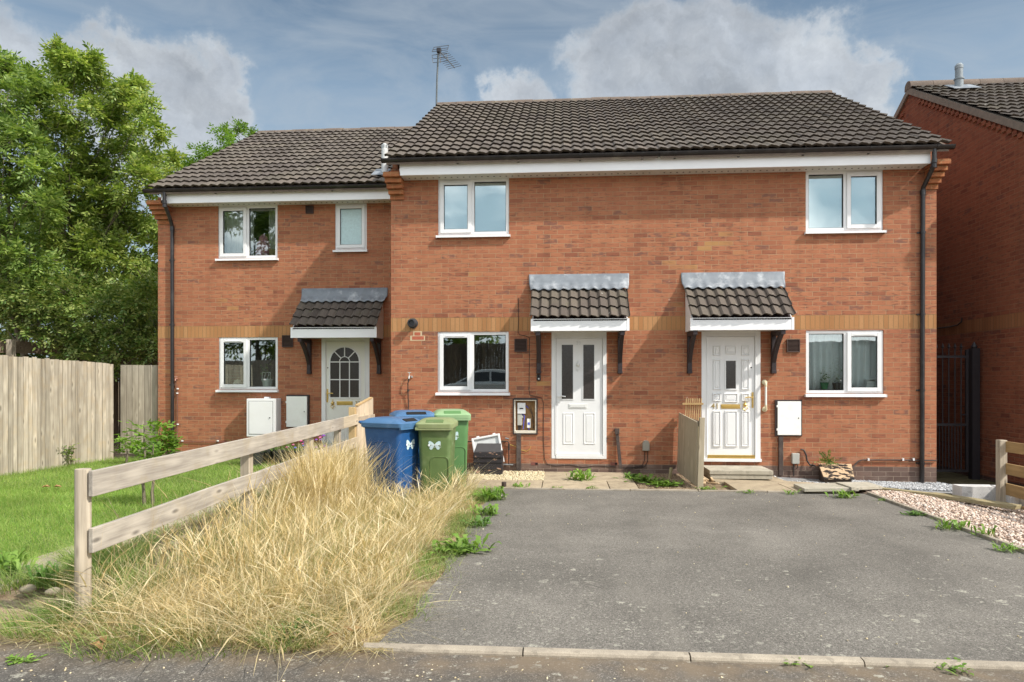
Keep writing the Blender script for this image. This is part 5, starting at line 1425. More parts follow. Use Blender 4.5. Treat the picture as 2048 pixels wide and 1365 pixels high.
b = MB(); q0, q1 = AT(-120, 690, 13.3), AT(128, 690, 15.7); b.bar((q0.x, q0.y, 2.20), (q1.x, q1.y, 2.22), .05, .26); b.build('top_rail', wood('old_rail', (.25, .19, .13), (.12, .09, .06), 'x'), of)
b = MB()
for px, zc in ((-40, 13.9), (22, 14.4)): q0 = AT(px, 690, zc); b.box(q0.x-.06, q0.x+.06, q0.y-.06, q0.y+.06, 0, 2.36)
b.build('post', M['post'], of)

# slatted fence at the right edge
rf = thing('slat_fence', (8.44, -1.95, -.1), 'tan horizontal slat fence with a square post right of the gravel bed', 'fence')
b = MB()
b.box(8.44, 8.53, -1.99, -1.90, -.3, .735); b.build('post', M['post'], rf, bevel=.004)
b = MB(); b.box(8.30, 8.38, -4.6, -4.52, -.3, .74); b.build('post', M['post'], rf, bevel=.004)
for (z0, z1) in ((.585, .72), (.30, .44), (.035, .185), (-.22, -.055)):
    b = MB(); b.hexa([(8.515, -1.90, z0), (8.54, -1.90, z0), (8.375, -4.7, z0+.03), (8.35, -4.7, z0+.03)], [(8.515, -1.90, z1), (8.54, -1.90, z1), (8.375, -4.7, z1+.03), (8.35, -4.7, z1+.03)]); b.build('slat', M['slat'], rf, bevel=.003)
# hollow concrete blocks
r = random.Random(4)
def block(x, y, z, rz, label, L=.44, Wd=.215, H=.215, holes=True):
    t = thing('concrete_block', (x, y, z), label, 'concrete block', 'concrete blocks by the slat fence', rz)
    b = MB(); 
    if not holes: b.box(-L/2, L/2, -Wd/2, Wd/2, 0, H)
    else:
        tt = .035
        b.box(-L/2, L/2, -Wd/2, -Wd/2+tt, 0, H); b.box(-L/2, L/2, Wd/2-tt, Wd/2, 0, H)
        for xx in (-L/2, -tt/2, L/2-tt): b.box(xx, xx+tt, -Wd/2+tt, Wd/2-tt, 0, H)
        b.box(-L/2+tt, L/2-tt, -Wd/2+tt, Wd/2-tt, 0, .08)
    b.build('block_body', M['block'], t, local=True)
    return t
q = G(1936, 1003, -.1)
block(q[0]+.13, q[1]+.06, -.12, 0, 'pale concrete block lying crosswise at the alley mouth', L=.47, Wd=.22, H=.22, holes=False)
block(q[0]+.42, q[1]-.16, -.09, R(90)-.06, 'concrete block beside the slat fence post, first of the row running forward', H=.2)
for k in range(3):
    block(q[0]+.50-.02*k, q[1]-.62-.46*k, -.09, R(90)-.06, ['hollow concrete block behind the top slats next to the fence post', 'hollow concrete block behind the slats, middle of the row', 'hollow concrete block behind the slats nearest the viewer'][k], H=.2)
# edging boards of the gravel
def ground_board(px0, py0, px1, py1, z, w, th, label):
    a = G(px0, py0, z); c = G(px1, py1, z); b = MB(); b.bar((a[0], a[1], z), (c[0], c[1], z+.0), w, th)
    o = b.build('edging_board', M['edging'], bevel=.004); tag(o, label, 'timber board', 'timber boards in the gravel'); return o
ground_board(1735, 976, 1905, 995, .0, .10, .05, 'timber edging board between grey slate chippings and pink gravel')
ground_board(1862, 989, 2036, 1015, .0, .17, .045, 'loose pale timber board lying on the pink gravel by the slat fence post')
# loose slabs
def loose_slab(pts, z, th, label, mat='slab_grey'):
    b = MB(); b.hexa([(p[0], p[1], p[2]-th) for p in pts], pts); o = b.build('paving_slab', M[mat], bevel=.004); return tag(o, label, 'paving slab', 'loose paving slabs')
def gp3(px, py, z): g = G(px, py, z); return (g[0], g[1], z)
loose_slab([gp3(1609, 977.5, .075), gp3(1718, 976, .085), gp3(1695, 965, .06), gp3(1587, 968, .045)], 0, .045, 'tilted loose grey paving slab at the top corner of the driveway')
loose_slab([gp3(1703, 975, .10), gp3(1765, 973, .06), gp3(1735, 964, .04), gp3(1672, 964.5, .085)], 0, .04, 'smaller pale paving slab resting on the tilted slab')
# two-slab step at door 41
cs = G(1481, 958, .01); x0s, x1s = G(1420, 958, .01)[0], G(1542, 958, .01)[0]
for k, (z, lab) in enumerate(((.012, 'lower paving slab of the step under the door with brass fittings'), (.080, 'upper paving slab of the step under the door with brass fittings'))):
    b = MB(); o_ = .012*k; b.box(x0s-o_, x1s+o_*.5, -.66-o_, -.045, z, z+.062); o = b.build('step_slab', M['slab_grey'], bevel=.005); tag(o, lab, 'step slab', 'slabs of the door step')

# low divider between the two front doors
xd = W(1353, 900, 0)[0]
dv = thing('divider_panel', (xd, -.8, 0), 'weathered plywood divider panel standing between the two front doors', 'divider panel')
b = MB(); b.hexa([(xd+.0, -.04, .04), (xd+.018, -.04, .04), (xd+.04, -1.50, .03), (xd+.02, -1.50, .03)], [(xd+.03, -.04, .98), (xd+.048, -.04, .98), (xd+.055, -1.50, .92), (xd+.037, -1.50, .92)]); b.build('plywood_sheet', M['ply'], dv)
b = MB(); b.hexa([(xd+.03, -1.56, -.05), (xd+.11, -1.56, -.05), (xd+.11, -1.50, -.05), (xd+.03, -1.50, -.05)], [(xd+.065, -1.56, .985), (xd+.135, -1.56, .985), (xd+.135, -1.50, .985), (xd+.065, -1.50, .985)]); b.build('end_post', M['ply'], dv, bevel=.003)
b = MB(); b.box(xd+.06, xd+.10, -1.5, -.04, .86, .93); b.box(xd+.05, xd+.09, -1.5, -.04, .2, .27); b.build('batten', M['old_board'], dv)
tr = thing('picket_rack', (xd+.25, -.25, 0), 'little pale slatted picket frame poking up behind the plywood divider', 'picket frame')
b = MB(); xq0, xq1 = W(1372, 800, -.35)[0], W(1402, 800, -.35)[0]
for k in range(8):
    xx = xq0+(xq1-xq0)*k/7; b.hexa([(xx-.03, -.30, .45), (xx-.017, -.30, .45), (xx-.017, -.28, .45), (xx-.03, -.28, .45)], [(xx+.0, -.36, 1.22), (xx+.014, -.36, 1.22), (xx+.014, -.34, 1.22), (xx+.0, -.34, 1.22)])
b.build('picket', M['new_post'], tr)
b = MB(); b.box(xq0-.06, xq1+.03, -.385, -.362, 1.12, 1.15); b.box(xq0-.05, xq1+.03, -.36, -.335, .80, .84); b.build('cross_bar', M['slat'], tr)
b = MB()
for k in range(5):
    y = -1.2+.22*k; b.box(xd+.10, xd+.135, y, y+.02, .3, .90-.0*k)
b.build('slat', M['edging'], dv)

# ================================================================== wheelie bins
M['bin_blue'] = simple('blue_bin_plastic', (.015, .080, .235), .38, .12, 6, .08, 300, dirt=(.06, .16, .36), dirt_amt=.35)
M['bin_blue_lid'] = simple('faded_blue_lid', (.06, .15, .29), .42, .12, 6, .08, 300, dirt=(.22, .33, .48), dirt_amt=.45)
M['bin_olive'] = simple('olive_green_bin_plastic', (.105, .165, .055), .45, .10, 6, .08, 300, dirt=(.26, .30, .16), dirt_amt=.35)
M['bin_olive_lid'] = simple('faded_olive_lid', (.23, .27, .125), .5, .10, 6, .08, 300, dirt=(.36, .38, .24), dirt_amt=.5)
M['bin_green'] = simple('bright_green_bin_plastic', (.095, .215, .075), .42, .10, 6, .08, 300)
M['bin_green_lid'] = simple('faded_green_lid', (.25, .39, .20), .45, .10, 6, .08, 300, dirt=(.36, .50, .30), dirt_amt=.4)
M['rubber'] = simple('tyre_rubber', (.02, .02, .02), .8, .1)
M['print'] = simple('pale_blue_print', (.52, .68, .70), .5, .1, 20)
M['print_white'] = simple('white_print', (.78, .82, .84), .5, .1, 20)
def rr(w, d, rad, z, n=4, cy=0.0):
    pts = []
    for (sx_, sy_, a0) in ((1, 1, 0), (-1, 1, 90), (-1, -1, 180), (1, -1, 270)):
        for k in range(n+1):
            a = R(a0+90*k/n); pts.append((sx_*(w/2-rad)+rad*math.cos(a), cy+sy_*(d/2-rad)+rad*math.sin(a), z))
    return pts
def loft(mb, rings, cap=True):
    n = len(rings[0]); vs = [v for q in rings for v in q]; fs = []
    for k in range(len(rings)-1):
        for j in range(n): fs.append((k*n+j, k*n+(j+1) % n, k*n+n+(j+1) % n, k*n+n+j))
    if cap: fs.append(tuple(range(n))[::-1]); fs.append(tuple((len(rings)-1)*n+j for j in range(n)))
    mb.add(vs, fs)
def wheelie_bin(loc, rz, body, lid, label, w=.50, d=.56, h=1.0, style=0):
    t = thing('wheelie_bin', loc, label, 'wheelie bin', 'wheelie bins behind the fence', rz)     # front faces local -Y
    b = MB()
    loft(b, [rr(w*.80, d*.72, .05, .03, cy=-.02), rr(w*.82, d*.74, .06, .08, cy=-.02), rr(w*.94, d*.93, .06, h*.88, cy=0), rr(w*.94, d*.93, .06, h*.905), rr(w*1.0, d*1.0, .06, h*.91), rr(w*1.0, d*1.0, .06, h*.965)])
    yF = lambda z: -(d*.74/2+.02)-(z-.08)/(h*.8)*(d*.93/2-d*.74/2-.02)-.0
    bo = b.build('body', M[body], t, local=True, smooth=35)
    # raised panel outlines on front and sides
    g = MB()
    def outline(fn, wd, z0, z1, tw=.018, top_only=False):
        n = 6; rad = .06
        path = [(-wd, z0)]+[(-wd+rad-rad*math.cos(R(90*k/n)), z1-rad+rad*math.sin(R(90*k/n))) for k in range(n+1)]+[(wd-rad+rad*math.sin(R(90*k/n)), z1-rad+rad*math.cos(R(90*k/n))) for k in range(n+1)]+[(wd, z0)]
        g.tube([fn(u, z) for (u, z) in path], .008, 6)
    outline(lambda u, z: (u+.06*style, yF(z)+.002, z), w*.25, .16, h*.55)
    for sg in (-1, 1):
        xs_ = lambda z: sg*(w*.82/2+(z-.08)/(h*.8)*(w*.94/2-w*.82/2)-.002)
        outline(lambda u, z: (xs_(z), u-.01, z), d*.20, .14, h*.74)
    g.build('rib', M[body], bo, local=True, smooth=60)
    l = MB(); z = h*.965
    loft(l, [rr(w*1.05, d*1.06, .05, z-.045, cy=-.012), rr(w*1.06, d*1.07, .05, z+.004, cy=-.012), rr(w*1.02, d*1.02, .05, z+.02, cy=-.0), rr(w*.80, d*.78, .08, z+.060, cy=.02), rr(w*.60, d*.60, .08, z+.068, cy=.03)])
    l.box(-w*.52, w*.52, -d*.545, -d*.50, z-.07, z-.035)
    lo = l.build('lid', M[lid], t, local=True, smooth=35)
    k = MB()   # grip recess moulded in the lid
    k.hexa([(-w*.25, -d*.49, z+.016), (w*.25, -d*.49, z+.016), (w*.25, -d*.40, z+.048), (-w*.25, -d*.40, z+.048)], [(-w*.24, -d*.50, z+.028), (w*.24, -d*.50, z+.028), (w*.23, -d*.405, z+.060), (-w*.23, -d*.405, z+.060)])
    k.build('lid_grip', M['void' if style == 0 else body], lo, local=True)
    hd = MB(); y = d*.53
    hd.tube([(-w*.42, y-.03, z-.02), (-w*.42, y+.035, z+.01), (w*.42, y+.035, z+.01), (w*.42, y-.03, z-.02)], .016, 8)
    hd.build('handle', M[body], t, local=True, smooth=60)
    for sg in (-1, 1):
        wl = MB(); wl.lathe([(.03, -.03), (.09, -.03), (.10, -.02), (.10, .02), (.09, .03), (.03, .03)], (sg*(w*.46), d*.40, .10), 18, 'x')
        wo = wl.build('wheel', M['rubber'], t, local=True, smooth=40)
        hb = MB(); hb.lathe([(.045, -.034), (.045, .034)], (sg*(w*.46), d*.40, .10), 12, 'x'); hb.build('hub', M[body], wo, local=True)
    ax = MB(); ax.tube([(-w*.5, d*.40, .10), (w*.5, d*.40, .10)], .012, 8); ax.build('axle', M['steel'], t, local=True)
    # butterfly badge with the council's name
    s = .092*w/.5; zb = h*.70; yb_ = yF(zb)-.0035; tilt = math.atan((d*.93/2-d*.74/2-.02)/(h*.8))
    wing = []
    for sg in (-1, 1):
        up_ = [(0, .02), (.10, .20), (.30, .42), (.62, .62), (.85, .60), (.92, .34), (.80, .10), (.50, -.02), (.1, -.04)]
        dn_ = [(.08, -.04), (.48, -.06), (.72, -.20), (.78, -.48), (.60, -.68), (.36, -.62), (.18, -.34)]
        wing += [[(sg*u, v) for u, v in up_], [(sg*u, v) for u, v in dn_]]
    mB = MB()
    for poly in wing:
        vs = [(u*s, yb_-(v*s)*math.tan(tilt)*1.0, zb+v*s) for u, v in poly]
        mB.add(vs, [tuple(range(len(vs)))])
    bd = mB.build('butterfly_badge', M['print'], t, local=True)
    sn = math.sin
    text_part('badge_lettering', 'Stafford', .042*w/.5, .0006, M['print_white'], bd, Matrix.Translation((s*.22, yb_-.0035, zb+.006)) @ Matrix.Rotation(R(90)+tilt*-1, 4, 'X'))
    e = MB(); e.lathe([(.015, 0), (.015, -.001)], (-s*.82, yb_-.003, zb+.0), 14, 'y'); e.lathe([(.0, 0)] and [(.006, -.0015), (.006, -.0022)], (-s*.82, yb_-.003, zb), 10, 'y')
    e.box(-s*.72, s*.98, yb_-.0028, yb_-.0018, zb-.027*w/.5, zb-.023*w/.5)
    e.build('badge_mark', M['print_white'], bd, local=True)
    return t
def gpos(px, zc): p = AT(px, 760, zc); return (p.x, p.y, 0)
wheelie_bin(gpos(785, 8.70), R(68), 'bin_blue', 'bin_blue_lid', 'front blue wheelie bin turned sideways beside the fence panel', w=.52, d=.60, h=1.00, style=0)
wheelie_bin(gpos(826, 9.55), R(22), 'bin_blue', 'bin_blue_lid', 'blue wheelie bin half hidden behind the other bins against the wall', w=.56, d=.62, h=1.05, style=0)
wheelie_bin(gpos(875, 8.80), R(2), 'bin_olive', 'bin_olive_lid', 'faded olive green wheelie bin with a pale butterfly badge in front', w=.455, d=.54, h=.985, style=1)
wheelie_bin(gpos(902, 9.62), R(14), 'bin_green', 'bin_green_lid', 'bright green wheelie bin standing behind the olive one', w=.48, d=.56, h=1.06, style=1)

# ================================================================== gas boxes and things by the wall
def peel(name, base, under, amt, scale):
    m, nt, out = new_mat(name); b = NB(nt); co = b.n('TexCoord').outputs['Object']
    n_ = b.noise(b.scalev(co, (1, 1, 2.2)), scale, 5, .6); k = b.rng(n_, amt, amt+.03, 0, 1)
    c = b.mix(k, base, under); c = b.mix(1.0, c, b.rng(b.noise(co, 40, 3), .3, .7, .75, 1.2), 'MULTIPLY')
    p = b.n('BsdfPrincipled', Base_Color=c, Roughness=.6); bp = b.n('Bump', Height=k, Strength=.4, Distance=.004, ); nt.links.new(bp.outputs[0], p.inputs['Normal'])
    nt.links.new(p.outputs[0], out.inputs[0]); return m
M['peel_black'] = peel('peeling_black_paint', (.022, .018, .02), (.42, .25, .17), .62, 9)
M['peel_tan'] = peel('flaking_lid_paint', (.56, .40, .25), (.02, .018, .017), .50, 8)
M['panel_grey'] = simple('white_box_panel', (.66, .67, .66), .45, .08, 6)
p0 = gp3(976, 948, 0); xa_, xb_ = G(946, 948, 0)[0], G(1004, 948, 0)[0]
yg = -.46
xa_, xb_ = W(946, 930, yg)[0], W(1004, 930, yg)[0]
gb = thing('gas_box', ((xa_+xb_)/2, yg+.2, 0), 'black gas meter box with peeling paint standing on cream gravel', 'gas box')
b = MB(); b.hexa([(xa_, yg, -.02), (xb_, yg, -.02), (xb_, yg+.26, -.02), (xa_, yg+.26, -.02)], [(xa_+.005, yg+.02, .36), (xb_-.0, yg+.02, .36), (xb_, yg+.27, .37), (xa_, yg+.27, .37)])
for z in (.10, .20, .28): b.box(xa_-.004, xb_+.004, yg-.002, yg+.03, z, z+.012)
b.build('box_body', M['peel_black'], gb, bevel=.006)
b = MB(); b.hexa([(xa_+.01, yg+.04, .365), (xb_-.02, yg+.04, .365), (xb_-.02, yg+.07, .365), (xa_+.01, yg+.07, .365)], [(xa_+.05, yg+.14, .49), (xb_-.03, yg+.14, .49), (xb_-.03, yg+.17, .49), (xa_+.05, yg+.17, .49)]); b.build('lid', simple('dark_grey_lid', (.05, .045, .045), .6, .15), gb, bevel=.004)
lp = thing('fallen_cover', (xa_+.2, -.35, 0), 'white plastic meter cover leaning crookedly behind the black gas box', 'meter cover')
b = MB(); cxm, _ = W(976, 900, -.10); 
Mx = Matrix.Translation((cxm, -.10, .36)) @ Matrix.Rotation(R(-11), 4, 'Y') @ Matrix.Rotation(R(-8), 4, 'X')
def leaned(mb, x0, x1, y0, y1, z0, z1):
    o = len(mb.v); mb.box(x0, x1, y0, y1, z0, z1); mb.v[o:] = [tuple(Mx @ Vector(v)) for v in mb.v[o:]]
hw, hh = .235, .235
leaned(b, -hw, hw, -.012, .0, -hh, hh)
b.build('cover_panel', M['panel_grey'], lp)
b = MB()
leaned(b, -hw, -hw+.035, -.04, -.012, -hh, hh); leaned(b, hw-.035, hw, -.04, -.012, -hh, hh); leaned(b, -hw+.035, hw-.035, -.04, -.012, hh-.035, hh); leaned(b, -hw+.035, hw-.035, -.04, -.012, -hh, -hh+.035)
for u in (-.15, .12): leaned(b, u, u+.05, -.03, -.005, hh, hh+.02)
b.build('cover_rim', M['upvc'], lp, bevel=.008)
# gas box of number 41: sloping lid
a0, a1 = W(1636, 930, 0)[0], W(1702, 930, -.0)[0]; f0, f1 = G(1650, 964, -.03)[0], G(1707, 964, -.03)[0]; yfr = G(1680, 964, -.03)[1]
yfr = -.60
f0, f1 = W(1648, 958, yfr)[0], W(1709, 958, yfr)[0]; _, zf_ = W(1680, 957, yfr); _, zb_ = W(1665, 929, -.04)
g2 = thing('gas_box', ((a0+a1)/2, -.3, -.05), 'sunken gas meter box with a sloping lid of flaking tan and black paint', 'gas box')
b = MB(); b.hexa([(f0+.02, yfr+.03, -.15), (f1-.03, yfr+.03, -.15), (a1-.0, -.01, -.15), (a0+.0, -.01, -.15)], [(f0+.02, yfr+.03, zf_-.025), (f1-.03, yfr+.03, zf_-.025), (a1-.02, -.01, zb_-.025), (a0+.02, -.01, zb_-.025)]); b.build('box_body', simple('box_brown', (.05, .032, .022), .7, .2), g2)
b = MB(); b.hexa([(f0, yfr, zf_-.022), (f1, yfr, zf_-.022), (a1, -.012, zb_-.022), (a0, -.012, zb_-.022)], [(f0, yfr, zf_+.008), (f1, yfr, zf_+.008), (a1, -.012, zb_+.008), (a0, -.012, zb_+.008)]); b.build('lid', M['peel_tan'], g2, bevel=.004)
# short offcut on the path
cx, cy = G(1008, 971, .03); b = MB(); b.lathe([(.03, 0), (.034, .006), (.034, .06), (.028, .064)], (cx, cy, .014), 14); o = b.build('pipe_stub', M['conduit'], smooth=40); tag(o, 'short brown pipe offcut standing on the path', 'pipe offcut')
# rubble and sticks behind the divider
b = MB(); r = random.Random(9); gx, gy = G(1408, 968, 0)
for k in range(14):
    a = r.uniform(0, 3.1); x = gx+r.uniform(-.10, .14); y = gy+r.uniform(-.12, .14); L = r.uniform(.06, .14); z = r.uniform(.02, .09)
    b.bar((x-L*math.cos(a), y-L*.5*math.sin(a), z), (x+L*math.cos(a), y+L*.5*math.sin(a), z+r.uniform(-.03, .05)), .03, .02)
o = b.build('offcut_pile', wood('offcut_wood', (.62, .47, .30), (.42, .30, .18), 'x'), bevel=.003); tag(o, 'small heap of pale wood offcuts at the foot of the plywood divider', 'wood scraps')
gx, gy = G(1396, 955, 0); b = MB(); b.box(gx-.04, gx+.05, gy-.05, gy+.05, 0, .14); o = b.build('timber_stub', M['old_board'], bevel=.004); tag(o, 'short dark timber stub beside the wood scraps', 'timber offcut')
gx, gy = G(1339, 958, 0); b = MB(); b.bar((gx, gy, -.02), (gx+.03, gy+.02, .17), .04, .03); o = b.build('timber_peg', M['edging']); tag(o, 'greenish timber peg standing in the weeds left of the divider', 'peg')

# alley gate
yga = .90; zb = -.13
xg0, xg1 = XR+.06, XN-.05
ag = thing('alley_gate', ((xg0+xg1)/2, yga, zb), 'tall dark metal bar gate closing the alley between the two brick houses', 'gate')
b = MB(); zt = 2.02
for xx in (xg0+.02, xg1-.20): b.box(xx-.02, xx+.02, yga-.02, yga+.02, zb+.08, zt)
for z in (zb+.1, .75, zt-.12): b.box(xg0+.04, xg1-.22, yga-.014, yga+.014, z-.02, z+.02)
b.build('gate_frame', M['iron'], ag)
b = MB(); n = 8
for k in range(n):
    xx = xg0+.11+(xg1-.31-xg0-.11+.02)*k/(n-1); b.tube([(xx, yga, zb+.12), (xx, yga, zt+.02)], .010, 6); b.lathe([(.010, 0), (.028, .02), (.001, .10)], (xx, yga, zt+.02), 6)
    if k < n-1: b.tube([(xx+.05, yga, zb+.12), (xx+.05, yga, .73)], .008, 6)
b.build('gate_bar', M['iron'], ag)
b = MB(); b.box(xg1-.14, xg1-.02, yga-.06, yga+.06, zb-.1, zt+.02); b.lathe([(.04, 0), (.05, .03), (.001, .12)], (xg1-.08, yga, zt+.02), 8); b.build('gate_post', M['iron'], ag)
b = MB(); b.tube([(xg1-.24, yga-.03, .92), (xg1-.24, yga-.06, .92), (xg1-.32, yga-.06, .92)], .012, 6); b.build('handle', M['iron'], ag)
sheet('alley', [(XR+.0, -.4), (XN-.0, -.4), (XN, 9), (XR, 9)], soil('alley_moss', (.10, .085, .045), (.06, .05, .03), (.15, .13, .07)), lambda x, y: -.17, 1.0)

# things standing on window sills ------------------------------------------------
def curtain(name, x0, x1, y, z0, z1, mat, label, amp=.03, waves=9, gather=0.0):
    V = []; F = []; n = waves*8
    for i in range(n+1):
        t = i/n
        for k in range(5):
            u = k/4; g = gather*math.sin(math.pi*u)*.5
            x = x0+(x1-x0)*(t*(1-g))
            V.append((x, y+amp*math.sin(t*waves*6.283+.6*math.sin(u*3))*(.6+.4*u), z1+(z0-z1)*u))
    for i in range(n):
        for k in range(4): a = i*5+k; F.append((a, a+1, a+6, a+5))
    o = np_obj(name, V, F, mat, smooth=True); sm = o.modifiers.new('solid', 'SOLIDIFY'); sm.thickness = .003
    return tag(o, label, 'curtain')
w = w41l; curtain('net_curtain', w[0]+.01, w[1]-.01, .20, w[2]+.02, w[3], M['net'], 'grey white net curtain behind the lower window with white flowers', waves=12)
w = w37u; curtain('curtain', w[0]+.02, w[0]+(w[1]-w[0])*.52, DY+.2, w[2], w[3], M['curtain'], 'drawn cream curtain in the left light of the upper window of the set-back house', waves=6)
curtain('curtain', w[0]+(w[1]-w[0])*.74, w[1], DY+.30, w[2], w[3], M['curtain'], 'cream curtain pulled aside at the right light of the upper window of the set-back house', waves=4, gather=-.3)
for (w, lab, q) in ((w39u, 'pale blue roller blind behind the upper window above the black wall flue', 0), (w41u, 'pale blue roller blind behind the upper window nearest the right hand downpipe', 1)):
    b = MB(); b.box(w[0]+.03, w[1]-.03, .15, .153, w[2]-.02, w[3]-.05); o = b.build('roller_blind', M['blind']); tag(o, lab, 'blind')
def flowerpot(x, y, z, s, potm, leafm, flm, label, nfl=14, name='potted_flowers', hgt=.16, cat='potted plant', group=None):
    t = thing(name, (x, y, z), label, cat, group)
    b = MB(); b.lathe([(.05*s, 0), (.065*s, .10*s), (.07*s, .10*s), (.07*s, .115*s), (.055*s, .112*s)], (x, y, z), 14); b.build('pot', potm, t, smooth=40)
    n = 46; rr_ = np.random.default_rng(int(abs(x*100))+7)
    P = np.stack([x+rr_.normal(0, .045*s, n), y+rr_.normal(0, .035*s, n), z+.12*s+np.abs(rr_.normal(0, hgt*.5*s, n))], 1)
    V = []; F = []
    for p in P:
        a = rr_.uniform(0, 6.28); L = .045*s; d = np.array([math.cos(a), math.sin(a), rr_.uniform(-.2, .7)])*L; sd = np.array([-math.sin(a), math.cos(a), 0])*L*.35
        o_ = len(V); V += [p, p+d*.5+sd, p+d, p+d*.5-sd]; F.append((o_, o_+1, o_+2, o_+3))
    np_obj('leaves', V, F, leafm, t)
    if nfl:
        for k in range(nfl):
            b = MB()
            c = Vector((x+rr_.normal(0, .05*s), y+rr_.normal(0, .03*s)-.02*s, z+.13*s+abs(rr_.normal(hgt*.7, hgt*.4))*s)); rad = .016*s*rr_.uniform(.7, 1.2)
            b.lathe([(rad*.3, -rad*.6), (rad, 0), (rad*.4, rad*.6)], c, 7)
            b.build('flower', flm, t)
    return t
M['fl_white'] = simple('white_petals', (.8, .8, .76), .6, .05); M['pot_green'] = simple('green_pot', (.02, .22, .08), .4, .1); M['pot_dark'] = simple('dark_pot', (.04, .04, .04), .5, .1)
M['pot_cream'] = simple('cream_pot', (.62, .58, .48), .5, .1); M['pot_terra'] = simple('terracotta', (.42, .17, .08), .8, .15)
xw, zw = W(1650, 780, .10); zs = w41l[2]+.03
sb = MB()
flowerpot(xw, .125, zs+.04, .95, M['pot_green'], M['weed_dark'], M['fl_white'], 'white flowers in a green pot on the lower right window sill', 16)
flowerpot(W(1665, 780, .14)[0]+.06, .13, zs+.04, .9, M['pot_dark'], M['weed_dark'], M['fl_white'], 'taller white flowers in a dark pot beside the green pot', 14, hgt=.26)
xb0, xb1 = W(1730, 770, .14)[0], W(1756, 770, .14)[0]
t = thing('storage_tub', ((xb0+xb1)/2, .16, zs), 'white plastic tub with a loose lid at the right end of the window sill', 'tub')
b = MB(); b.hexa([(xb0+.01, .10, zs), (xb1-.005, .10, zs), (xb1-.005, .20, zs), (xb0+.01, .20, zs)], [(xb0, .09, zs+.17), (xb1, .09, zs+.17), (xb1, .21, zs+.17), (xb0, .21, zs+.17)]); b.build('tub_body', M['upvc'], t, bevel=.006)
b = MB(); b.hexa([(xb0-.01, .085, zs+.175), (xb1, .085, zs+.215), (xb1, .215, zs+.215), (xb0-.01, .215, zs+.175)], [(xb0-.01, .085, zs+.195), (xb1, .085, zs+.235), (xb1, .215, zs+.235), (xb0-.01, .215, zs+.195)]); b.build('lid', M['upvc'], t)
xw, _ = W(474, 770, DY+.12); zs = w37l[2]+.03
t = thing('jar', (xw, DY+.14, zs), 'cream lidded jar on the sill behind the lower window of the set-back house', 'jar'); b = MB(); b.lathe([(.05, 0), (.085, .03), (.085, .09), (.06, .125), (.065, .13), (.06, .15), (.012, .155), (.014, .17)], (xw, DY+.14, zs), 16); b.build('jar_body', M['pot_cream'], t, smooth=40)
xw, _ = W(533, 770, DY+.12)
flowerpot(xw, DY+.15, zs, 1.5, M['upvc'], M['weed_dark'], M['fl_white'], 'leafy green plant in a white pot on the sill of the set-back house', 0, hgt=.34, name='potted_plant')
t = thing('photo_stand', (xw, DY+.12, zs), 'small white open frame leaning in front of the potted plant', 'frame'); b = MB(); zz_ = zs+.14; hw = .085
b.box(xw-hw, xw-hw+.012, DY+.105, DY+.112, zz_, zz_+.15); b.box(xw+hw-.012, xw+hw, DY+.105, DY+.112, zz_, zz_+.15); b.box(xw-hw, xw+hw, DY+.105, DY+.112, zz_+.15, zz_+.162); b.box(xw-hw, xw+hw, DY+.105, DY+.112, zz_-.012, zz_); b.tube([(xw-.06, DY+.11, zz_), (xw-.01, DY+.11, zz_+.14)], .006, 5); b.tube([(xw+.02, DY+.11, zz_), (xw+.05, DY+.11, zz_+.14)], .006, 5); b.build('frame_bars', M['upvc'], t)
# purple cushion/bag seen behind the upper left window
xw, zw = W(530, 505, DY+.16)
t = thing('pink_drape', (xw, DY+.3, w37u[2]), 'dusky pink cloth behind the upper window of the set-back house', 'cloth'); b = MB()
b.lathe([(.13, .0), (.15, .10), (.12, .28), (.07, .42), (.02, .47)], (xw-.06, DY+.23, w37u[2]+.03), 14); b.build('cloth', simple('pink_cloth', (.50, .16, .24), .9, .2, 12), t, smooth=True)
xw, _ = W(547, 505, DY+.16); t = thing('picture', (xw, DY+.12, w37u[2]), 'small gold picture leaning in the lower right corner of the upper window', 'picture'); b = MB(); b.box(xw-.07, xw+.05, DY+.12, DY+.135, w37u[2]+.045, w37u[2]+.19); b.build('picture_panel', simple('gold_card', (.38, .27, .12), .6, .4, 40), t)

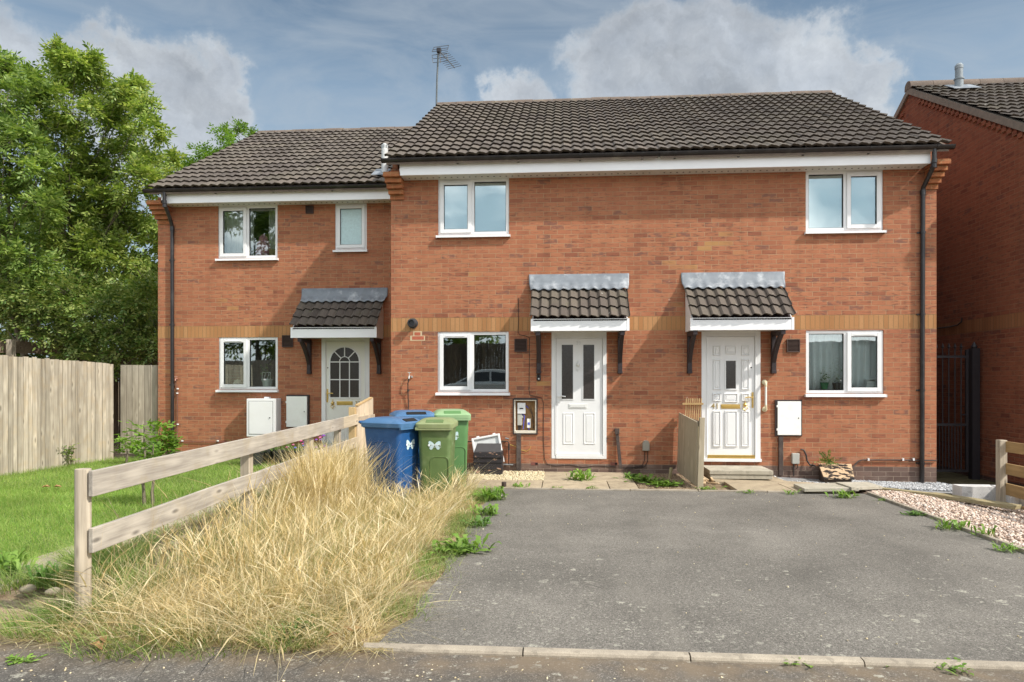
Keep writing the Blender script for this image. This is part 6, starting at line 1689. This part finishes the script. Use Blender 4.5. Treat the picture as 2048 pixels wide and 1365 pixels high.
# flower pots along the front of number 37
cols = [('red', (.65, .05, .03)), ('yellow', (.75, .52, .03)), ('purple', (.24, .06, .42)), ('pink', (.62, .12, .30)), ('blue', (.12, .14, .55)), ('white', (.8, .8, .78))]
r = random.Random(6)
for i, (px, zc, c) in enumerate(((495, 12.2, 0), (512, 12.0, 1), (536, 12.3, 0), (560, 12.2, 5), (588, 12.1, 3), (601, 12.2, 2), (611, 12.0, 4), (628, 12.2, 3), (640, 12.0, 2))):
    p = AT(px, 900, zc); nm, cc = cols[c]
    hg = .30 if px > 570 else .22
    pot = thing('flower_pot', (p.x, p.y, 0), '%s flowers in a dark pot, %s along the set-back house wall' % (nm, ['leftmost', 'second', 'third', 'fourth', 'fifth', 'sixth', 'seventh', 'eighth', 'rightmost'][i]), 'flower pot', 'flower pots by the set-back house')
    s = 1.9; x, y = p.x, p.y
    b = MB(); b.lathe([(.05*s, 0), (.07*s, .12*s), (.075*s, .12*s), (.075*s, .14*s), (.06*s, .135*s)], (x, y, 0), 12); b.build('pot', M['pot_dark'], pot, smooth=40)
    V, F = tuft(x, y, 90, .10, .12, .34, .012); V = V.copy(); V[:, 2] += .20; np_obj('leaves', V, F, M['weed_dark'], pot)
    for k in range(9):
        b = MB(); c_ = Vector((x+r.gauss(0, .09), y+r.gauss(0, .07), .28+r.uniform(0, hg))); rad = r.uniform(.018, .034); b.lathe([(rad*.3, -rad*.6), (rad, 0), (rad*.4, rad*.6)], c_, 7)
        M.setdefault(nm+'_petals', None) or M.__setitem__(nm+'_petals', simple(nm+'_petals', cc, .6, .1)); b.build('flower', M[nm+'_petals'], pot)
# ================================================================== trees and plants
M['ash1'] = leafmat('ash_leaf', [(.09, .16, .03), (.17, .25, .045), (.23, .32, .065), (.31, .39, .10), (.44, .48, .16)], .42, .45, .4, nr=(.85, 1.4))
M['ash2'] = leafmat('dark_leaf', [(.08, .15, .03), (.14, .22, .045), (.22, .32, .075), (.34, .42, .13)], .42, .45, .4, nr=(.85, 1.4))
M['ivy'] = leafmat('bramble_leaf', [(.07, .14, .028), (.14, .22, .045), (.23, .29, .08), (.30, .34, .11)], .3, .4, .45)
M['sapling'] = leafmat('sapling_leaf', [(.10, .20, .025), (.15, .27, .035), (.22, .35, .06)], .4, .5, .3)
M['bark'] = simple('grey_bark', (.16, .135, .095), .9, .3, 14, .5, 40)
def sprays(P, D, L, npair, ll, lw, seed=1, droop=.25):
    """pinnate leaves: P points, D directions -> leaflet quads"""
    g = np.random.default_rng(seed); n = len(P)
    D = D/np.linalg.norm(D, axis=1, keepdims=True)
    up = np.tile(np.array([0, 0, 1.0]), (n, 1))+g.normal(0, .35, (n, 3))
    S = np.cross(D, up); S /= np.linalg.norm(S, axis=1, keepdims=True)+1e-6
    N = np.cross(S, D); L = L*g.uniform(.7, 1.25, n)[:, None]
    Q = []
    for j in range(npair+1):
        t = .25+.75*j/npair
        for sg in ((1, -1) if j < npair else (0,)):
            base = P+D*L*t+np.array([0, 0, -1])*L*droop*t*t
            d = D*(.55 if sg else 1)+S*sg*.85+np.array([0, 0, -.22])+g.normal(0, .16, (n, 3))
            d /= np.linalg.norm(d, axis=1, keepdims=True)
            l = ll*g.uniform(.75, 1.2, n)[:, None]; wv = np.cross(d, N+g.normal(0, .25, (n, 3))); wv /= np.linalg.norm(wv, axis=1, keepdims=True)+1e-6
            wv = wv*lw*.5*g.uniform(.8, 1.2, n)[:, None]
            Q.append(np.stack([base, base+d*l*.45+wv, base+d*l, base+d*l*.45-wv], 1))
    V = np.concatenate(Q, 0).reshape(-1, 3); F = np.arange(len(V)).reshape(-1, 4)
    return V, F
def tree(name, base, clumps, label, cat, mat, group=None, per=210, L=.30, npair=4, ll=.095, lw=.034, trunk_r=.11, seed=1, limbs=True, droop=.3, shell=.62, twig=True):
    """clumps: (x,y,z,r) foliage masses hung on limbs that leave one trunk"""
    g = np.random.default_rng(seed); r = random.Random(seed)
    t = thing(name, base, label, cat, group); bx = Vector(base)
    top = max(clumps, key=lambda c: c[2]); tz = top[2]
    tb = MB(); H = tz*.72
    path = [bx+Vector((0, 0, -.1))]
    for k in range(1, 7):
        f = k/6; path.append(Vector((bx.x+(top[0]-bx.x)*f*.8+r.gauss(0, .08), bx.y+(top[1]-bx.y)*f*.8+r.gauss(0, .08), H*f)))
    tb.tube(path, [trunk_r*(1.15-.95*k/6) for k in range(7)], 9)
    tb.build('trunk', M['bark'], t, smooth=60)
    lb = MB(); P = []; D = []
    for (x, y, z, rad) in clumps:
        c = Vector((x, y, z))
        f = min(.95, max(.12, (z-rad*.9)/H*.75)); i = min(5, int(f*6)); s = path[i].lerp(path[i+1], f*6-i)
        mid = s.lerp(c, .5)+Vector((r.gauss(0, .12), r.gauss(0, .12), -.12*(c-s).length*.6))
        rb = trunk_r*.42*max(.4, 1-f*.6)
        if limbs:
            e = c+Vector((0, 0, rad*.3)); lb.tube([s, s.lerp(mid, .6), mid, mid.lerp(e, .55), e], [rb, rb*.8, rb*.6, rb*.4, rb*.15], 6)
        n = int(per*(rad/.8)**2)
        nt_ = max(5, n//14)
        for k in range(nt_):
            u = Vector((r.gauss(0, 1), r.gauss(0, 1), r.gauss(0, 1)+.15)).normalized(); rr_ = rad*(shell+(1.08-shell)*r.random()**.7)
            tip = c+Vector((u.x*rr_, u.y*rr_, u.z*rr_*.92)); st = c+u*rad*.25
            if twig and k % 2 == 0: lb.tube([st, st.lerp(tip, .6)+Vector((0, 0, .03)), tip], [rb*.22+.004, rb*.14+.003, .002], 4, cap=False)
            for q in range(14):
                a = r.random()**.6; p = st.lerp(tip, a)+Vector((r.gauss(0, .05), r.gauss(0, .05), r.gauss(0, .05)))
                P.append(p); D.append(u*.55+Vector((r.gauss(0, .6), r.gauss(0, .6), r.gauss(0, .5)+.12)))
    if lb.v: lb.build('limb', M['bark'], t, smooth=60)
    V, F = sprays(np.array([tuple(p) for p in P]), np.array([tuple(d) for d in D]), L, npair, ll, lw, seed, droop)
    np_obj('crown', V, F, mat, t)
    return t
def cl(items, zc, spread=.5, seed=3):
    r = random.Random(seed); out = []
    for it in items:
        px, py, rp = it[:3]; z = zc+(it[3] if len(it) > 3 else r.uniform(-spread, spread)); p = AT(px, py, z); out.append((p.x, p.y, p.z, rp*z/FL))
    return out
# main ash behind the board fence
A1 = [(122, 108, 9), (128, 120, 13), (186, 128, 10), (172, 140, 14), (272, 178, 9), (292, 215, 10), (300, 262, 12), (338, 312, 10), (245, 175, 14), (150, 128, 12), (120, 150, 18), (130, 145, 24), (155, 165, 40), (118, 190, 34), (190, 190, 44), (160, 225, 52), (235, 205, 42), (265, 185, 24), (215, 255, 55), (262, 235, 32), (150, 300, 66), (110, 270, 44), (225, 320, 60), (285, 290, 34), (300, 340, 36), (265, 370, 54), (180, 390, 72), (120, 370, 56), (230, 430, 66), (300, 420, 44), (150, 460, 72), (280, 480, 56), (210, 520, 70), (130, 540, 62), (290, 560, 50), (322, 345, 20), (250, 600, 48)]
p = AT(185, 700, 16.4); tree('ash_tree', (p.x, p.y, 0), cl(A1, 16.2, .9, 3), 'tallest leafy ash tree rising behind the board fence left of the houses', 'tree', M['ash1'], 'trees behind the board fence', per=300, ll=.125, lw=.046, seed=21, trunk_r=.10)
A2 = [(12, 128, 9), (8, 145, 14), (62, 160, 8), (56, 168, 12), (88, 190, 9), (15, 158, 24), (20, 185, 36), (55, 175, 22), (-20, 230, 60), (40, 235, 44), (75, 215, 24), (10, 300, 66), (70, 300, 50), (90, 345, 40), (-40, 380, 70), (40, 400, 66), (90, 430, 48), (0, 480, 66), (60, 520, 62), (100, 590, 46), (10, 580, 60), (-60, 300, 60), (-60, 480, 70)]
p = AT(25, 700, 15.2); tree('ash_tree', (p.x, p.y, 0), cl(A2, 15.0, .7, 5), 'leafy tree cut by the left picture edge behind the board fence', 'tree', M['ash2'], 'trees behind the board fence', per=290, ll=.125, lw=.046, seed=22, trunk_r=.09)
A3 = [(30, 640, 46), (95, 640, 50), (155, 625, 46), (200, 640, 44), (215, 690, 36), (165, 680, 34), (250, 660, 34), (300, 650, 36), (285, 610, 40), (20, 600, 50), (315, 600, 40), (320, 690, 30), (140, 700, 26), (175, 712, 26), (215, 718, 24), (250, 708, 28), (285, 712, 26), (310, 720, 24), (120, 680, 24), (240, 610, 44), (190, 590, 44), (70, 600, 44), (290, 690, 26), (140, 590, 40)]
p = AT(150, 720, 14.9); tree('shrub', (p.x, p.y, 0), cl(A3, 14.9, .5, 7), 'rambling bush spilling over the board fence next to the set-back house', 'shrub', M['ivy'], per=480, seed=23, trunk_r=.05, L=.26, npair=3, ll=.10, lw=.045, droop=.1)
A4 = [(440, 285, 34), (470, 262, 20), (400, 320, 30), (430, 330, 40), (375, 345, 20), (455, 320, 34), (500, 275, 8), (480, 330, 40)]
p = AT(440, 760, 26); tree('background_tree', (p.x, p.y, 0), cl(A4, 26, .8, 8), 'tree tops showing above the roof slope of the set-back house', 'tree', M['sapling'], per=260, seed=24, trunk_r=.12, L=.36, npair=3, ll=.13, lw=.06)
# far thicket closing the view behind the trees
A5 = [(-60, 470, 80), (60, 500, 80), (170, 540, 70), (270, 560, 64), (20, 590, 70), (130, 620, 60), (240, 640, 50), (-40, 690, 55), (40, 690, 50), (110, 700, 50), (180, 700, 50), (250, 700, 50), (320, 700, 50), (310, 500, 60), (300, 620, 50), (350, 640, 60), (90, 430, 60), (200, 450, 60)]
p = AT(120, 760, 21); tree('thicket_tree', (p.x, p.y, 0), cl(A5, 20.5, 1.2, 9), 'shadowy tree mass behind the two leafy trees at the left', 'tree', M['ash2'], per=280, seed=25, trunk_r=.14, L=.4, npair=3, ll=.16, lw=.075)

# saplings on the lawn
def sapling(px, py, zc, h, label, seed, n=34, two=True):
    p = AT(px, py, zc); base = Vector((p.x, p.y, 0)); t = thing('sapling', base, label, 'sapling', 'saplings on the lawn'); r = random.Random(seed)
    b = MB(); P = []; D = []
    for s in range(2 if two else 1):
        o = Vector((.09*s, .05*s, 0)); hh = h*(1-.25*s)
        path = [base+o+Vector((r.gauss(0, .02), 0, hh*k/5)) for k in range(6)]; b.tube(path, [.02*(1.1-.8*k/5) for k in range(6)], 7)
        for k in range(n):
            f = r.uniform(.35, 1.0)**.7; q = base+o+Vector((0, 0, hh*f)); an = r.uniform(0, 6.28); P.append(q); D.append(Vector((math.cos(an), math.sin(an), r.uniform(-.05, .7))))
    b.build('trunk', M['bark'], t, smooth=60)
    V, F = sprays(np.array([tuple(p) for p in P]), np.array([tuple(d) for d in D]), .23, 3, .085, .045, seed, .3)
    np_obj('crown', V, F, M['sapling'], t)
sapling(287, 1015, 8.2, .98, 'bright green sapling on two thin stems behind the top rail of the low fence', 31, 30)
sapling(322, 930, 11.6, .74, 'bushy bright green sapling at the corner of the set-back house', 32, 40)
sapling(255, 925, 12.2, .45, 'small pale green sapling at the foot of the board gate', 33, 26, False)
for (px, py, zc, lab, s) in ((118, 905, 11.9, 'small seedling against the board fence, left of its pair', 41), (142, 910, 12.0, 'wilting brownish seedling against the board fence, right of its pair', 42), (2, 900, 10.9, 'green sprig at the left picture edge against the board fence', 43)):
    p = AT(px, py, zc); base = Vector((p.x, p.y, 0)); t = thing('seedling', base, lab, 'seedling', 'seedlings by the board fence'); r = random.Random(s)
    b = MB(); b.tube([base, base+Vector((.01, 0, .2)), base+Vector((.0, 0, .38))], [.008, .006, .003], 5); b.build('stem', M['bark'], t)
    V, F = sprays(np.array([(base.x, base.y, .1+.28*r.random()) for _ in range(14)]), np.array([(r.gauss(0, 1), r.gauss(0, 1), .3) for _ in range(14)]), .12, 2, .06, .04, s); np_obj('leaves', V, F, M['weed_dark'] if s != 42 else M['ivy'], t)

# weeds -----------------------------------------------------------------------
def weed(px, py, rad, n, h, label, mat='weed', z=None, seed=1, wl=.30, kind='weed', lobes=True, grp='weeds in the cracks'):
    gx, gy = G(px, py, 0 if z is None else z); zz = gz(gx, gy)+.0 if z is None else z
    r = random.Random(seed*17+int(px)); V = []; F = []
    rad *= 1.12
    for k in range(int(n*1.7)):
        a = r.uniform(0, 6.283); L = rad*r.uniform(.3, .9); rise = h*r.uniform(.15, .85); w = L*wl*r.uniform(.8, 1.4)
        d = Vector((math.cos(a), math.sin(a), 0)); s = Vector((-d.y, d.x, 0)); tw = Vector((0, 0, r.uniform(-.3, .3)))
        c0 = Vector((gx+r.gauss(0, rad*.42), gy+r.gauss(0, rad*.30), zz)); m = 6 if lobes else 4; o = len(V)
        for j in range(m+1):
            t = j/m; c = c0+d*L*t+Vector((0, 0, rise*math.sin(t*2.1)))
            ww = w*(.18+.82*math.sin(min(1, t*1.15)*2.6)**1)*(.45 if lobes and j % 2 else 1.0)*.5
            if j == m: ww = w*.06
            V += [tuple(c+(s+tw)*ww), tuple(c-(s+tw)*ww)]
        for j in range(m): F.append((o+2*j, o+2*j+1, o+2*j+3, o+2*j+2))
    t = np_obj(kind, V, F, M[mat]); return tag(t, label, 'weed', grp)
WD = [(985, 1000, .17, 46, .20, 'leafy weed clump at the top left corner of the driveway against the straw', 'weed'),
      (972, 1030, .15, 34, .15, 'weed clump on the drive edge just below the top corner clump', 'weed'),
      (958, 1052, .14, 30, .13, 'dull grey-green weed clump half way down the left drive edge', 'weed_dark'),
      (918, 1104, .20, 60, .15, 'broad bright weed clump lowest on the left drive edge', 'weed'),
      (1160, 962, .17, 34, .22, 'bright weed growing between the slabs before the two-glass-strip door', 'weed'),
      (1040, 977, .12, 16, .08, 'low weed in the path edging in front of the cream gravel', 'weed'),
      (1110, 978, .07, 12, .05, 'small weed in the path edging left of the slab weed', 'weed'),
      (1182, 979, .09, 16, .06, 'small weed in the path edging right of the slab weed', 'weed'),
      (1290, 964, .20, 46, .12, 'leafy weeds spreading over the soil bed left of the divider', 'weed'),
      (1330, 972, .22, 50, .10, 'low pale weeds at the front of the soil bed beside the divider', 'weed'),
      (1265, 958, .14, 28, .12, 'dark weeds at the left end of the soil bed', 'weed_dark'),
      (1078, 942, .12, 22, .16, 'straggly weed at the wall foot beside the brown cable cover', 'weed_dark'),
      (1412, 981, .12, 20, .07, 'weed at the foot of the wood scraps on the drive edge', 'weed'),
      (1495, 986, .10, 14, .05, 'thin weed in the drive edge before the two-slab step', 'weed'),
      (1582, 989, .09, 14, .07, 'weed in the drive edge before the tilted slab', 'weed'),
      (1688, 996, .13, 34, .12, 'bright weed clump at the corner where tarmac meets the gravel edging', 'weed'),
      (1762, 1002, .06, 10, .05, 'tiny weed on the edging kerb at the upper end of the gravel bed', 'weed'),
      (1830, 1030, .12, 26, .05, 'creeping weed along the edging kerb below the timber board', 'weed_dark'),
      (1898, 1058, .13, 26, .12, 'bright dandelion clump on the edging kerb in the middle of the gravel bed', 'weed'),
      (1968, 1075, .11, 12, .15, 'tall-leaved weed standing in the pink gravel near the edging', 'weed'),
      (2016, 1104, .10, 22, .10, 'dandelion clump on the edging kerb at the right picture edge', 'weed'),
      (1590, 1327, .07, 22, .04, 'weed on the road side of the kerb, right of the middle joint', 'weed'),
      (1545, 1322, .035, 10, .03, 'tiny weed on the road side of the kerb, left of its larger neighbour', 'weed'),
      (1900, 1338, .075, 26, .04, 'weed clump on the road side of the kerb near the right picture edge', 'weed'),
      (1772, 1330, .04, 12, .02, 'flat weed on the kerb face between two larger weeds', 'weed'),
      (45, 1322, .07, 26, .03, 'wilted yellowish weed on the tarmac at the bottom left corner', 'weed'),
      (18, 1150, .16, 40, .22, 'leafy bush-like weed at the left edge by the concrete path', 'weed'),
      (590, 1272, .10, 24, .12, 'green weed in the straw at the road edge', 'weed_dark'),
      (92, 1170, .10, 26, .20, 'dark weed with a thin stem beside the concrete path', 'weed_dark')]
for i, q in enumerate(WD): weed(*q[:6], mat=q[6], seed=i+1, z=-.024 if q[1] > 1318 else None)
# fern on the gas box
gx, gz0 = W(1656, 930, -.06); V, F = sprays(np.array([(gx+.03*k-.1, -.08, gz0+.02) for k in range(7)]), np.array([(.9*math.cos(k*.55-.1), -.15, .25+.5*math.sin(k*.5)) for k in range(7)]), .26, 7, .045, .026, 5, .25)
tag(np_obj('fern', V, F, M['weed_dark']), 'small fern growing from the top of the sunken sloping lid box', 'fern')
M['stone'] = simple('field_stone', (.30, .25, .18), .85, .3, 9, .4, 50)
# small plant and stones on the bare corner
for i, (px, py, s, lab) in enumerate(((104, 1186, .05, 'rounded beige stone on the bare corner nearest the fence post'), (55, 1182, .055, 'greyish stone half buried by the weeds of the bare corner'), (170, 918, .09, 'pale stone lying at the foot of the board fence'))):
    gx, gy = G(px, py); bm = bmesh.new(); bmesh.ops.create_icosphere(bm, subdivisions=2, radius=s)
    for v in bm.verts: v.co *= 1+.18*math.sin(v.co.x*40+i)*math.cos(v.co.y*37); v.co.z *= .55; v.co += Vector((gx, gy, s*.2))
    me = bpy.data.meshes.new('stone'); bm.to_mesh(me); bm.free(); me.materials.append(M['stone']); me.polygons.foreach_set('use_smooth', [True]*len(me.polygons)); o = bpy.data.objects.new('stone', me); COL.objects.link(o); tag(o, lab, 'stone', 'stones')
# fallen leaves at the road edge
M['dead_leaf'] = simple('dead_leaf', (.36, .20, .09), .8, .25, 20, island=.3)
for i, (px, py, lab) in enumerate(((196, 1292, 'large curled brown dead leaf at the road edge below the fence post'), (690, 1270, 'brown dead leaf in the straw near the kerb end'), (100, 983, 'scatter of orange dead leaves on the lawn'))):
    gx, gy = G(px, py); b = MB(); r = random.Random(i)
    for k in range(3 if i < 2 else 6):
        x, y = gx+r.gauss(0, .05), gy+r.gauss(0, .04); a = r.uniform(0, 6); L = .045
        u = Vector((math.cos(a), math.sin(a), 0))*L; v = Vector((-u.y, u.x, 0))*.5; c = Vector((x, y, .01+(.05 if i == 2 else 0)))
        b.add([c-u, c+v+Vector((0, 0, .02)), c+u+Vector((0, 0, .01)), c-v+Vector((0, 0, .025))], [(0, 1, 2, 3)])
    tag(b.build('dead_leaf', M['dead_leaf']), lab, 'dead leaf')

# ================================================================== the far side of the road, seen mirrored in the windows
cxr = -.2; cyr = -15.7; cz0 = .44
car = thing('parked_car', (cxr, cyr, cz0), 'white saloon car across the road, mirrored in the window beside the open meter box', 'car')
M['car_white'] = simple('white_car_paint', (.72, .72, .71), .2, .03, 2, spec=.8)
body = [(-2.15, .25), (-2.2, .45), (-2.15, .68), (-1.3, .86), (-.9, .90), (1.45, .93), (2.1, .90), (2.2, .6), (2.15, .25)]
b = MB(); b.prism([(cxr+x, cz0+z) for x, z in body], 'y', cyr-.86, cyr+.86); b.build('body', M['car_white'], car, bevel=.06)
def cab(mb, pts_b, pts_t, yb_, yt_):
    n = len(pts_b)
    vs = [(cxr+p[0], cyr-yb_, cz0+p[1]) for p in pts_b]+[(cxr+p[0], cyr-yt_, cz0+p[1]) for p in pts_t]+[(cxr+p[0], cyr+yb_, cz0+p[1]) for p in pts_b]+[(cxr+p[0], cyr+yt_, cz0+p[1]) for p in pts_t]
    fs = []
    for o in (0, 2*n):
        for j in range(n-1): fs.append((o+j, o+j+1, o+n+j+1, o+n+j))
    for j in range(n-1): fs.append((n+j, n+j+1, 3*n+j+1, 3*n+j))
    fs.append((0, n, 3*n, 2*n)); fs.append((n-1, 2*n-1, 4*n-1, 3*n-1)); mb.add(vs, fs)
b = MB(); cab(b, [(-1.15, .88), (-.4, .90), (.8, .92), (1.85, .92)], [(-.42, 1.36), (-.1, 1.44), (.65, 1.45), (1.2, 1.36)], .80, .62); b.build('cabin', M['car_white'], car, bevel=.03)
b = MB()
for sg in (-1, 1):
    f = lambda z: cyr+sg*(.80-(z-.9)/.5*.165+.006)
    for poly in ([(-.95, .95), (.2, .96), (.2, 1.34), (-.38, 1.33)], [(.27, .96), (1.2, .98), (1.42, 1.05), (1.05, 1.30), (.27, 1.35)]):
        b.add([(cxr+x, f(z), cz0+z) for x, z in poly], [tuple(range(len(poly)))])
b.build('window', M['dark_glass'], car)
for x in (-1.4, 1.4):
    for sg in (-1, 1):
        b = MB(); b.lathe([(.05, -.1), (.30, -.1), (.32, -.08), (.32, .08), (.30, .1), (.05, .1)], (cxr+x, cyr+sg*.80, cz0+.32), 18, 'y'); b.build('wheel', M['rubber'], car, smooth=40)
fb_ = thing('roadside_fence', (0, -18.4, 1.1), 'dark brown board fence across the road, mirrored in the lower windows', 'fence')
board_run(fb_, (-7.5, -18.4), (16, -18.4), 3.05, 3.1, .9, .14, M['old_board'], name='board', seed=31, jitter=.02)
fg = thing('roadside_fence', (-14, -18.2, 1.1), 'grey board fence across the road, mirrored in the lower window of the set-back house', 'fence')
board_run(fg, (-26, -18.2), (-7.5, -18.4), 2.5, 2.5, .9, .15, M['board'], name='board', seed=32, jitter=.02)
r = random.Random(77)
def far_tree(x, y, h, s, lab):
    c = [(x+r.gauss(0, .28)*h*.5, y+r.gauss(0, .4), 1.2+h*(.25+.7*k/11)+r.gauss(0, .2), h*.17*(1.15-.6*k/11)) for k in range(12)]
    tree('roadside_tree', (x, y, 1.0), c, lab, 'tree', M['ash2'], 'trees across the road', per=75, seed=s, trunk_r=.14, L=.5, npair=2, ll=.26, lw=.12, twig=False)
far_tree(-13.2, -21, 11.8, 51, 'tall tree across the road, mirrored in an upper window of the set-back house')
far_tree(-18, -21.5, 10.5, 52, 'bushy tree across the road left of the tall tree')
far_tree(-10.0, -21.5, 8.2, 53, 'lower tree across the road behind the grey fence')
far_tree(-2.5, -23, 5.4, 54, 'tree across the road behind the brown fence, left')
far_tree(5.0, -24, 4.6, 55, 'low tree across the road behind the brown fence, right')

# ================================================================== sky, sun, camera
kx_, kz_ = 2.14, 2.24
sun_dir = Vector((kx_, -1.0, kz_)).normalized()
el = math.asin(sun_dir.z); az = math.atan2(sun_dir.x, sun_dir.y)
wd = bpy.data.worlds.new('World'); SC.world = wd; wd.use_nodes = True
nt = wd.node_tree; nt.nodes.clear(); b = NB(nt)
out = nt.nodes.new('ShaderNodeOutputWorld')
sky = nt.nodes.new('ShaderNodeTexSky'); sky.sky_type = 'NISHITA'; sky.sun_disc = False
sky.sun_elevation = el; sky.sun_rotation = az; sky.altitude = 50; sky.air_density = 1.0; sky.dust_density = 1.2; sky.ozone_density = 1.5
dirv = b.n('TexCoord').outputs['Generated']
z = b.n('SeparateXYZ', Vector=dirv).outputs[2]
def pdir(px, py):
    t = (px-1024)/FL; v = Vector((cp*t-sp, sp*t+cp, (HZ-py)/FL)); return v.normalized()
wn = b.n('TexNoise', Vector=dirv, Scale=9.0, Detail=7.0, Roughness=.62)
wn2 = b.n('TexNoise', Vector=dirv, Scale=30.0, Detail=6.0, Roughness=.6)
wc = b.n('VectorMath', {'operation': 'SUBTRACT'}, i0=b.mix(.16, wn.outputs[1], wn2.outputs[1]), i1=(.5, .5, .5)).outputs[0]
wd2 = b.n('VectorMath', {'operation': 'ADD'}, i0=dirv, i1=b.scalev(wc, (.19, .19, .19))).outputs[0]
mask = None
# cumulus masses: bearing, size, weight
BL = [(1215, 130, 95, 1), (1300, 95, 100, 1), (1400, 70, 95, 1), (1470, 110, 100, 1), (1560, 120, 95, 1), (1660, 130, 90, 1), (1720, 150, 70, 1), (1400, 190, 150, 1), (1600, 230, 150, 1), (1250, 200, 100, 1), (1740, 230, 60, .9),
      (150, 140, 60, .95), (230, 125, 75, 1), (310, 170, 90, 1), (420, 150, 66, 1), (400, 230, 95, 1), (300, 270, 110, 1), (440, 290, 70, .9), (200, 200, 90, 1), (20, 100, 90, .75), (60, 200, 90, .8),
      (1040, 215, 60, .9), (1000, 225, 40, .7), (1090, 222, 48, .75), (905, 235, 50, .35)]
for (px, py, rp, wt) in BL:
    dd = b.n('VectorMath', {'operation': 'DISTANCE'}, i0=wd2, i1=tuple(pdir(px, py))).outputs[1]
    k = b.rng(dd, rp/FL*1.30, rp/FL*.38, 0, wt, True)
    mask = k if mask is None else b.math('MAXIMUM', mask, k)
# broken cloud over the rest of the sky, behind the viewer
sx_ = b.n('SeparateXYZ', Vector=dirv)
rest = b.rng(b.noise(b.scalev(dirv, (1.6, 1.6, 3.2)), 1.4, 7, .6), .52, .66, 0, .9, True)
back = b.rng(sx_.outputs[1], .35, .0, 0, 1, True)
mask = b.math('MAXIMUM', mask, b.math('MULTIPLY', rest, back))
wisp = b.math('MULTIPLY', b.rng(b.noise(b.scalev(dirv, (2.2, 2.2, 6)), 2.0, 6, .6, 1.2), .40, .75, 0, 1), .50)
det = b.noise(dirv, 14, 8, .6); det2 = b.noise(dirv, 5, 5, .6)
thick = b.math('MULTIPLY', b.rng(mask, .25, 1.0, 0, 1), b.rng(b.math('ADD', b.math('MULTIPLY', det, .5), b.math('MULTIPLY', det2, .5)), .36, .62, .35, 1.1))
CL = b.ramp(thick, [(0.0, (.52, .58, .64)), (.30, (.60, .635, .67)), (.62, (.52, .555, .60)), (1.0, (.43, .47, .525))])
grad = b.ramp(b.rng(z, .0, .55), [(0, (.56, .69, .79)), (.50, (.45, .59, .72)), (.69, (.335, .47, .62)), (.86, (.195, .295, .42)), (1.0, (.17, .26, .38))])
nish = b.mix(1.0, sky.outputs[0], (.085, .085, .085), 'MULTIPLY')
col = b.mix(.75, nish, grad)
col = b.mix(wisp, col, (.50, .56, .62))
# relief of the billows: brighter where the cloud surface turns to the sun
def offn(o, sc): return b.noise(b.n('VectorMath', {'operation': 'ADD'}, i0=wd2, i1=o).outputs[0], sc, 6, .55)
rel = b.math('SUBTRACT', offn((0, 0, 0), 6.0), offn((.030, -.006, .050), 6.0))
rel2 = b.math('SUBTRACT', offn((0, 0, 0), 30.0), offn((.008, -.002, .011), 30.0))
lit = b.rng(b.math('ADD', rel, b.math('MULTIPLY', rel2, .35)), -.20, .20, .82, 1.24)
CL = b.mix(1.0, CL, lit, 'MULTIPLY')
col = b.mix(b.rng(mask, .05, .90, 0, .90, True), col, CL)
# added white cloud, out of view sunward and overhead, brightened to fill the shadows
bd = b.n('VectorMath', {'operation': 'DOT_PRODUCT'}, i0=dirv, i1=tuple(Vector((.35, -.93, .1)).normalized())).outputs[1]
fill_mask = b.math('MAXIMUM', b.rng(bd, -.25, .55, 0, 1, True), b.math('MULTIPLY', b.rng(z, .56, .85, 0, 1, True), .75))
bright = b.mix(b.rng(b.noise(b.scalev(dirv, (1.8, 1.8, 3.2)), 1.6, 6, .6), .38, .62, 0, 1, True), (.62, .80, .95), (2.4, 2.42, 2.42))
col = b.mix(b.math('MULTIPLY', fill_mask, SKY_FILL), col, bright)
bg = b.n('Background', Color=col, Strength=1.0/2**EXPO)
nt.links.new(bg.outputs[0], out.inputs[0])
sl = bpy.data.lights.new('Sun', 'SUN'); sl.energy = SUN_E; sl.angle = R(1.2); sl.color = (1.0, .945, .86)
so = bpy.data.objects.new('Sun', sl); COL.objects.link(so); so.rotation_euler = (-sun_dir).to_track_quat('-Z', 'Y').to_euler(); so.location = (12, -14, 16)
cd = bpy.data.cameras.new('Camera'); co = bpy.data.objects.new('Camera', cd); COL.objects.link(co); SC.camera = co
co.location = CAM; co.rotation_euler = (R(90), 0, PSI); cd.sensor_width = 36; cd.sensor_fit = 'HORIZONTAL'; cd.lens = FL/2048*36
cd.shift_y = (HZ-682.5)/2048; cd.clip_start = .05; cd.clip_end = 3000
SC.view_settings.view_transform = 'Standard'; SC.view_settings.look = 'None'; SC.view_settings.exposure = EXPO; SC.view_settings.gamma = 1
SC.render.engine = 'CYCLES'; SC.cycles.max_bounces = 8; SC.cycles.transparent_max_bounces = 16; SC.cycles.use_denoising = True
